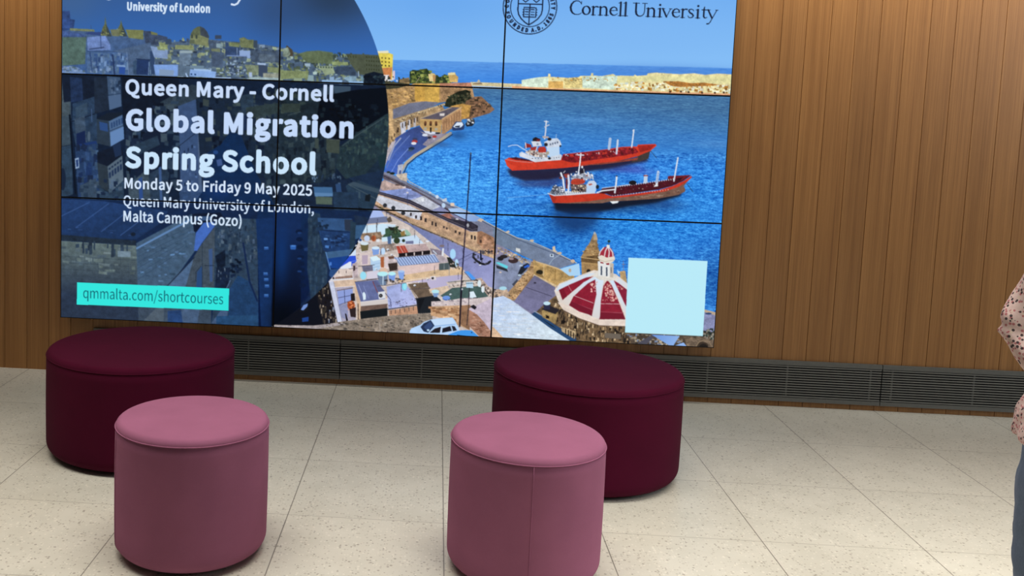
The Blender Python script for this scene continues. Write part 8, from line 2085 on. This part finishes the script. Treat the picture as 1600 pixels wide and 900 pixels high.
PW, PH, ZB, FRONT = 1.2135, 0.6845, 0.33374, -0.10
vw = thing('video_wall', 'large video wall of nine lit panels showing a harbour, two red ships and white lettering, on the wood wall',
           'video wall', (1.5 * PW, 0, ZB))
BZ = 0.0042
NX, NY = 480, 270
for r_ in range(3):
    for c_ in range(3):
        ox, oz = (c_ - 1.5) * PW, (2 - r_) * PH
        bm = bmesh.new()
        bx(bm, ox + 0.0004, ox + PW - 0.0004, FRONT + 0.004, -0.004, oz + 0.0004, oz + PH - 0.0004)
        panel = from_bm('display_panel', bm, vw, M_BEZEL)
        bm = bmesh.new()
        y0, y1 = FRONT - 0.0016, FRONT + 0.004
        bx(bm, ox + 0.0004, ox + PW - 0.0004, y0, y1, oz + 0.0004, oz + BZ)
        bx(bm, ox + 0.0004, ox + PW - 0.0004, y0, y1, oz + PH - BZ, oz + PH - 0.0004)
        bx(bm, ox + 0.0004, ox + BZ, y0, y1, oz + BZ, oz + PH - BZ)
        bx(bm, ox + PW - BZ, ox + PW - 0.0004, y0, y1, oz + BZ, oz + PH - BZ)
        from_bm('bezel', bm, panel, M_BEZEL)
        # lit face
        xs_ = np.linspace(BZ, PW - BZ, NX + 1)
        zs_ = np.linspace(PH - BZ, BZ, NY + 1)
        gx, gz = np.meshgrid(xs_, zs_)
        co = np.stack([ox + gx, np.full_like(gx, FRONT), oz + gz], -1).reshape(-1, 3).astype(np.float32)
        me = bpy.data.meshes.new('screen')
        nv, nf = len(co), NX * NY
        me.vertices.add(nv)
        me.vertices.foreach_set('co', co.ravel())
        i0 = (np.arange(NY)[:, None] * (NX + 1) + np.arange(NX)[None, :]).ravel()
        loops = np.stack([i0, i0 + NX + 1, i0 + NX + 2, i0 + 1], -1).astype(np.int32)
        me.loops.add(nf * 4)
        me.loops.foreach_set('vertex_index', loops.ravel())
        me.polygons.add(nf)
        me.polygons.foreach_set('loop_start', np.arange(0, nf * 4, 4, dtype=np.int32))
        me.polygons.foreach_set('loop_total', np.full(nf, 4, dtype=np.int32))
        me.update(calc_edges=True)
        u = np.clip((c_ + gx / PW) / 3 * CW - 0.5, 0, CW - 1.001)
        v = np.clip((r_ + 1 - gz / PH) / 3 * CH - 0.5, 0, CH - 1.001)
        iu, iv = u.astype(int), v.astype(int)
        fu, fv = (u - iu)[..., None], (v - iv)[..., None]
        cc = (PIC_LIN[iv, iu] * (1 - fu) * (1 - fv) + PIC_LIN[iv, iu + 1] * fu * (1 - fv) +
              PIC_LIN[iv + 1, iu] * (1 - fu) * fv + PIC_LIN[iv + 1, iu + 1] * fu * fv)
        attr = me.color_attributes.new('picture', 'FLOAT_COLOR', 'POINT')
        attr.data.foreach_set('color', np.concatenate([cc, np.ones_like(cc[..., :1])], -1).astype(np.float32).ravel())
        link('screen', me, panel, M_SCREEN)

# ---------------------------------------------------------------- poufs
def pouf(loc, R, H, mat, label, group, seam_angle):
    t = thing('pouf', label, 'pouf', (loc[0], loc[1], 0), group)
    rt, rb, gap = 0.024, 0.05, 0.012
    bm = bmesh.new()
    prof = [(0, gap), (R - rb - 0.01, gap)]
    prof += [(R - rb + rb * math.sin(a), gap + rb - rb * math.cos(a)) for a in np.linspace(0, PI / 2, 9)]
    prof += [(R + 0.0015 * math.sin(PI * s), gap + rb + (H - rt - gap - rb) * s) for s in np.linspace(0.08, 1, 10)]
    prof += [(R - 0.004, H - rt + 0.003), (0, H - rt + 0.003)]
    lathe(bm, prof)
    from_bm('side_cover', bm, t, mat, smooth=True)
    bm = bmesh.new()
    prof = [(0, H - rt), (R - 0.002, H - rt), (R, H - rt + 0.002)]
    prof += [(R - rt + rt * math.cos(a), H - rt + rt * math.sin(a)) for a in np.linspace(0.12, PI / 2, 9)]
    prof += [(R * s, H + 0.005 * (1 - s * s) ** 1.0) for s in (0.85, 0.7, 0.5, 0.3, 0.12)] + [(0, H + 0.005)]
    lathe(bm, prof)
    from_bm('seat_top', bm, t, mat, smooth=True)
    bm = bmesh.new()
    ring_tube(bm, R + 0.0003, H - rt + 0.001, 0.0022)
    from_bm('piping', bm, t, mat, smooth=True)
    bm = bmesh.new()
    ca, sa = math.cos(seam_angle), math.sin(seam_angle)
    pts_ = [(R - rb + (rb + 0.0012) * math.sin(a), gap + rb - (rb + 0.0012) * math.cos(a)) for a in np.linspace(0.3, PI / 2, 7)] + \
           [(R + 0.0012 + 0.0015 * math.sin(PI * s), gap + rb + (H - rt - gap - rb) * s) for s in np.linspace(0.1, 1, 9)]
    rows = []
    for r, z in pts_:
        rows.append([bm.verts.new((r * ca - k * sa, r * sa + k * ca, z)) for k in (-0.0016, 0, 0.0016)] +
                    [bm.verts.new(((r - 0.006) * ca - k * sa, (r - 0.006) * sa + k * ca, z)) for k in (0.0016, -0.0016)])
        rows[-1][1].co.x += 0.0012 * ca
        rows[-1][1].co.y += 0.0012 * sa
    for a, b in zip(rows, rows[1:]):
        for i in range(5):
            j = (i + 1) % 5
            bm.faces.new((a[i], a[j], b[j], b[i]))
    bm.faces.new(rows[0])
    bm.faces.new(rows[-1])
    from_bm('side_seam', bm, t, mat, smooth=True)
    for k in range(4):
        a = PI / 4 + k * PI / 2
        bm = bmesh.new()
        lathe(bm, [(0, 0), (0.02, 0), (0.024, 0.003), (0.024, gap + 0.001), (0, gap + 0.001)], 20)
        f = from_bm('foot_glide', bm, t, M_GLIDE, ((R - 0.1) * math.cos(a), (R - 0.1) * math.sin(a), 0))
    return t


pouf((0.794, -1.159), 0.412, 0.466, M_WINE, 'wide round wine red pouf at left, under the turquoise web address', 'wine red poufs', 0.7)
pouf((2.795, -1.139), 0.412, 0.466, M_WINE, 'wide round wine red pouf under the white square and church dome', 'wine red poufs', 1.9)
pouf((1.277, -2.149), 0.263, 0.476, M_ROSE, 'small rose pink pouf in front of the wide pouf under the web address', 'rose pink poufs', math.radians(-152))
pouf((2.441, -2.144), 0.263, 0.476, M_ROSE, 'small rose pink pouf in front of the wine pouf under the church dome', 'rose pink poufs', math.radians(-91))

# ---------------------------------------------------------------- standing person
PX, PY = 3.731, -3.001
per = thing('person', 'person at the right edge standing in speckled pink blouse and blue jeans, arm bent', 'person', (PX, PY, 0))
per.rotation_euler.z = -0.53
m = Mat('skin', 0.5, 0.4)
m.base(m.ramp(m.noise(m.coord(), 30, 4), [(0.3, (0.50, 0.27, 0.18)), (0.7, (0.58, 0.33, 0.23))]))
m.b.inputs['Subsurface Weight'].default_value = 0.1
m.b.inputs['Subsurface Scale'].default_value = 0.01
M_SKIN = m.m
m = Mat('speckled_cotton', 0.9, 0.2)
co_ = m.coord()
base = m.ramp(m.noise(co_, 55, 3), [(0.35, (0.66, 0.47, 0.43)), (0.65, (0.76, 0.58, 0.53))])
def spots(scale, size, thr, off):
    mp = m.n('ShaderNodeMapping')
    mp.inputs['Location'].default_value = off
    m.l(co_, mp.inputs['Vector'])
    v_ = m.n('ShaderNodeTexVoronoi', feature='F1')
    v_.inputs['Scale'].default_value = scale
    m.l(mp.outputs[0], v_.inputs['Vector'])
    s_ = m.n('ShaderNodeSeparateColor')
    m.l(v_.outputs['Color'], s_.inputs[0])
    return m.math('MULTIPLY', m.math('LESS_THAN', v_.outputs['Distance'], size), m.math('GREATER_THAN', s_.outputs[0], thr))
base = m.mix(m.math('MULTIPLY', spots(120, 0.40, 0.42, (3, 1, 2)), 0.75), base, (0.42, 0.055, 0.08))
base = m.mix(m.math('MULTIPLY', spots(90, 0.34, 0.62, (0, 7, 5)), 0.8), base, (0.72, 0.58, 0.46))
base = m.mix(m.math('MULTIPLY', spots(115, 0.40, 0.66, (5, 2, 9)), 0.92), base, (0.022, 0.016, 0.022))
m.base(base)
M_BLOUSE = m.m
m = Mat('blue_denim', 0.9, 0.2)
co_ = m.coord()
c = m.ramp(m.noise(co_, 9, 4), [(0.3, (0.105, 0.145, 0.215)), (0.7, (0.175, 0.225, 0.305))])
c = m.mix(0.5, c, m.ramp(m.noise(m.mapped(co_, (500, 500, 160)), 1.0, 2), [(0.3, (0.75, 0.75, 0.78)), (0.7, (1.2, 1.2, 1.2))]), 'MULTIPLY')
m.base(c)
M_JEANS = m.m
m = Mat('dark_hair', 0.45, 0.5)
m.base(m.ramp(m.noise(m.mapped(m.coord(), (120, 120, 8)), 1.0, 4), [(0.3, (0.018, 0.010, 0.006)), (0.7, (0.06, 0.034, 0.02))]))
M_HAIR = m.m
M_SHOE = plain('white_canvas', (0.55, 0.53, 0.5), 0.7, 0.3)
M_SOLE = plain('rubber_sole', (0.62, 0.60, 0.56), 0.6, 0.3)
M_EYE = plain('eye_dark', (0.02, 0.012, 0.01), 0.2, 0.5)
M_LIP = plain('lip', (0.42, 0.14, 0.12), 0.45, 0.4)

# body: facing +X, right side (-Y) towards the camera
bm = bmesh.new()
loft(bm, [(-0.012, 0, 0.80, 0.105, 0.155), (-0.012, 0, 0.90, 0.106, 0.156), (0.0, 0, 1.00, 0.098, 0.135), (0.0, 0, 1.08, 0.092, 0.122),
          (0.012, 0, 1.20, 0.105, 0.140), (0.006, 0, 1.30, 0.095, 0.152), (-0.006, 0, 1.37, 0.075, 0.145), (-0.008, 0, 1.41, 0.05, 0.08)])
limb(bm, [(-0.012, 0, 1.37, 0.062), (0.004, 0, 1.45, 0.053), (0.018, 0, 1.50, 0.052)])
ellip(bm, (0.018, 0, 1.575), (0.092, 0.074, 0.105))          # skull
ellip(bm, (0.045, 0, 1.535), (0.066, 0.058, 0.082))          # face
ellip(bm, (0.075, 0, 1.478), (0.026, 0.03, 0.022))           # chin
limb(bm, [(0.104, 0, 1.575, 0.008), (0.121, 0, 1.543, 0.0125), (0.112, 0, 1.535, 0.013)])   # nose
ellip(bm, (0.098, 0, 1.508), (0.014, 0.026, 0.016))
for s in (-1, 1):
    ellip(bm, (0.103, s * 0.03, 1.592), (0.012, 0.022, 0.007))   # brow
    ellip(bm, (0.012, s * 0.076, 1.548), (0.018, 0.008, 0.031))  # ear
for s in (-1, 1):
    limb(bm, [(-0.020, s * 0.082, 0.84, 0.088), (-0.040, s * 0.088, 0.70, 0.078), (-0.046, s * 0.09, 0.49, 0.056), (-0.050, s * 0.09, 0.36, 0.055), (-0.042, s * 0.09, 0.20, 0.041), (-0.030, s * 0.09, 0.09, 0.034)], 18)
    limb(bm, [(-0.03, s * 0.09, 0.045, 0.034), (0.05, s * 0.094, 0.045, 0.036), (0.12, s * 0.10, 0.03, 0.028)])


def hand(bm, wrist, tip_dir, palm_n, s):
    """palm, four unequal curled fingers and a thumb from the side of the palm."""
    d = Vector(tip_dir).normalized()
    n = Vector(palm_n)
    n = (n - d * n.dot(d)).normalized()
    w = d.cross(n) * s
    W = Vector(wrist)
    rot = Matrix((d, w, n)).transposed()
    ellip(bm, W + d * 0.047, (0.050, 0.038, 0.016), rot, 18)
    for k, (off, ln) in enumerate(((0.027, 0.068), (0.009, 0.076), (-0.009, 0.071), (-0.026, 0.056))):
        p = W + d * 0.082 + w * off
        pts_ = [(*p, 0.0095)]
        ang = 0.25
        for j, f in enumerate((0.46, 0.31, 0.23)):
            ang += 0.38
            p = p + (d * math.cos(ang) + n * math.sin(ang)) * ln * f
            pts_.append((*p, (0.0088, 0.0082, 0.0072)[j]))
        limb(bm, pts_, 10)
    p = W + d * 0.030 + w * 0.030 + n * 0.006
    a = p + d * 0.026 + w * 0.022 + n * 0.014
    b = a + d * 0.026 + w * 0.006 + n * 0.014
    limb(bm, [(*(W + d * 0.022 + w * 0.016), 0.014), (*p, 0.013), (*a, 0.0105), (*b, 0.0085)], 10)


ARMS = {-1: [(-0.062, -0.160, 1.330), (-0.182, -0.205, 1.085), (0.075, -0.185, 1.005)],
        1: [(-0.012, 0.160, 1.325), (-0.075, 0.205, 1.075), (0.115, 0.165, 1.02)]}
for s, (sh, el, wr) in ARMS.items():
    mid = [(a + b) / 2 for a, b in zip(sh, el)]
    fm = [a * 0.65 + b * 0.35 for a, b in zip(el, wr)]
    limb(bm, [(*sh, 0.050), (*mid, 0.042), (*el, 0.026), (*fm, 0.036), (*wr, 0.024)])
    hand(bm, wr, (wr[0] - el[0], wr[1] - el[1] - s * 0.03, wr[2] - el[2] + 0.04), (0, -s, -0.25), -1 if s < 0 else 1)
fused('body', bm, 0.0048, per, M_SKIN, 4)
for s in (-1, 1):
    bm = bmesh.new()
    ellip(bm, (0.0985, s * 0.030, 1.574), (0.006, 0.0115, 0.0055))
    from_bm('eye', bm, per, M_EYE, smooth=True)
bm = bmesh.new()
ellip(bm, (0.1085, 0, 1.5075), (0.0075, 0.020, 0.0075))
from_bm('mouth', bm, per, M_LIP, smooth=True)

bm = bmesh.new()
ellip(bm, (0.002, 0, 1.60), (0.100, 0.088, 0.096))
ellip(bm, (-0.035, 0, 1.545), (0.060, 0.080, 0.085))
for s in (-1, 1):
    limb(bm, [(0.03, s * 0.074, 1.60, 0.022), (0.0, s * 0.082, 1.53, 0.024), (-0.012, s * 0.08, 1.485, 0.020)])
fused('hair', bm, 0.006, per, M_HAIR, 3)


def folds(co):
    x, y, z = co[:, 0], co[:, 1], co[:, 2]
    return (0.004 * np.sin(38 * z + 9 * np.sin(11 * y) + 14 * x) + 0.003 * np.sin(70 * x - 30 * z + 25 * y)).astype(np.float32)


bm = bmesh.new()
loft(bm, [(-0.012, 0, 0.802, 0.150, 0.210), (-0.012, 0, 0.811, 0.154, 0.214), (-0.010, 0, 0.86, 0.150, 0.206), (0.006, 0, 0.96, 0.122, 0.170), (0.008, 0, 1.06, 0.112, 0.152),
          (0.016, 0, 1.18, 0.122, 0.158), (0.010, 0, 1.28, 0.110, 0.165), (-0.002, 0, 1.36, 0.088, 0.158), (-0.006, 0, 1.40, 0.07, 0.10), (-0.004, 0, 1.425, 0.062, 0.066)])
for s, (sh, el, wr) in ARMS.items():
    mid = [a * 0.5 + b * 0.5 for a, b in zip(sh, el)]
    near = [a * 0.15 + b * 0.85 for a, b in zip(sh, el)]
    fm = [a * 0.6 + b * 0.4 for a, b in zip(el, wr)]
    fin = [a * 0.12 + b * 0.88 for a, b in zip(el, wr)]
    droop = [el[0] + 0.062, el[1], el[2] - 0.050]
    limb(bm, [(*sh, 0.060), (*mid, 0.061), (*near, 0.047), (*el, 0.030), (*fm, 0.060), (*fin, 0.046)], 18)
    limb(bm, [(el[0] - 0.028, el[1], el[2] + 0.004, 0.010), (*el, 0.030), (*droop, 0.055), (*fm, 0.058)], 14)
fused('blouse', bm, 0.006, per, M_BLOUSE, 4, folds)


def creases(co):
    x, y, z = co[:, 0], co[:, 1], co[:, 2]
    return (0.003 * np.sin(55 * z + 12 * x) * np.exp(-((z - 0.47) / 0.12) ** 2) + 0.0035 * np.sin(40 * z + 20 * y) * np.exp(-((z - 0.74) / 0.1) ** 2)
            + 0.004 * np.sin(60 * z + 10 * y) * np.exp(-((z - 0.12) / 0.08) ** 2)).astype(np.float32)


bm = bmesh.new()
loft(bm, [(-0.008, 0, 0.74, 0.132, 0.186), (-0.008, 0, 0.80, 0.132, 0.186), (-0.01, 0, 0.86, 0.124, 0.176), (-0.004, 0, 0.92, 0.112, 0.16), (0, 0, 0.99, 0.098, 0.138)])
for s in (-1, 1):
    limb(bm, [(-0.036, s * 0.088, 0.76, 0.104), (-0.045, s * 0.09, 0.67, 0.106), (-0.050, s * 0.09, 0.56, 0.097), (-0.050, s * 0.09, 0.46, 0.089), (-0.044, s * 0.09, 0.30, 0.080), (-0.034, s * 0.09, 0.14, 0.078), (-0.032, s * 0.09, 0.09, 0.078)], 20)
jeans = fused('jeans', bm, 0.006, per, M_JEANS, 4, creases)
for s in (-1, 1):
    bm = bmesh.new()
    loft(bm, [(0.045, s * 0.096, 0.0, 0.135, 0.046), (0.045, s * 0.096, 0.022, 0.137, 0.048)], 28)
    sole = from_bm('shoe', bm, per, M_SHOE)
    sole.data.materials.clear()
    sole.data.materials.append(M_SOLE)
    bm = bmesh.new()
    loft(bm, [(0.045, s * 0.096, 0.02, 0.130, 0.043), (0.04, s * 0.096, 0.05, 0.122, 0.042), (0.005, s * 0.094, 0.085, 0.075, 0.04), (-0.015, s * 0.092, 0.115, 0.048, 0.042)], 28)
    from_bm('shoe_upper', bm, sole, M_SHOE, smooth=True)
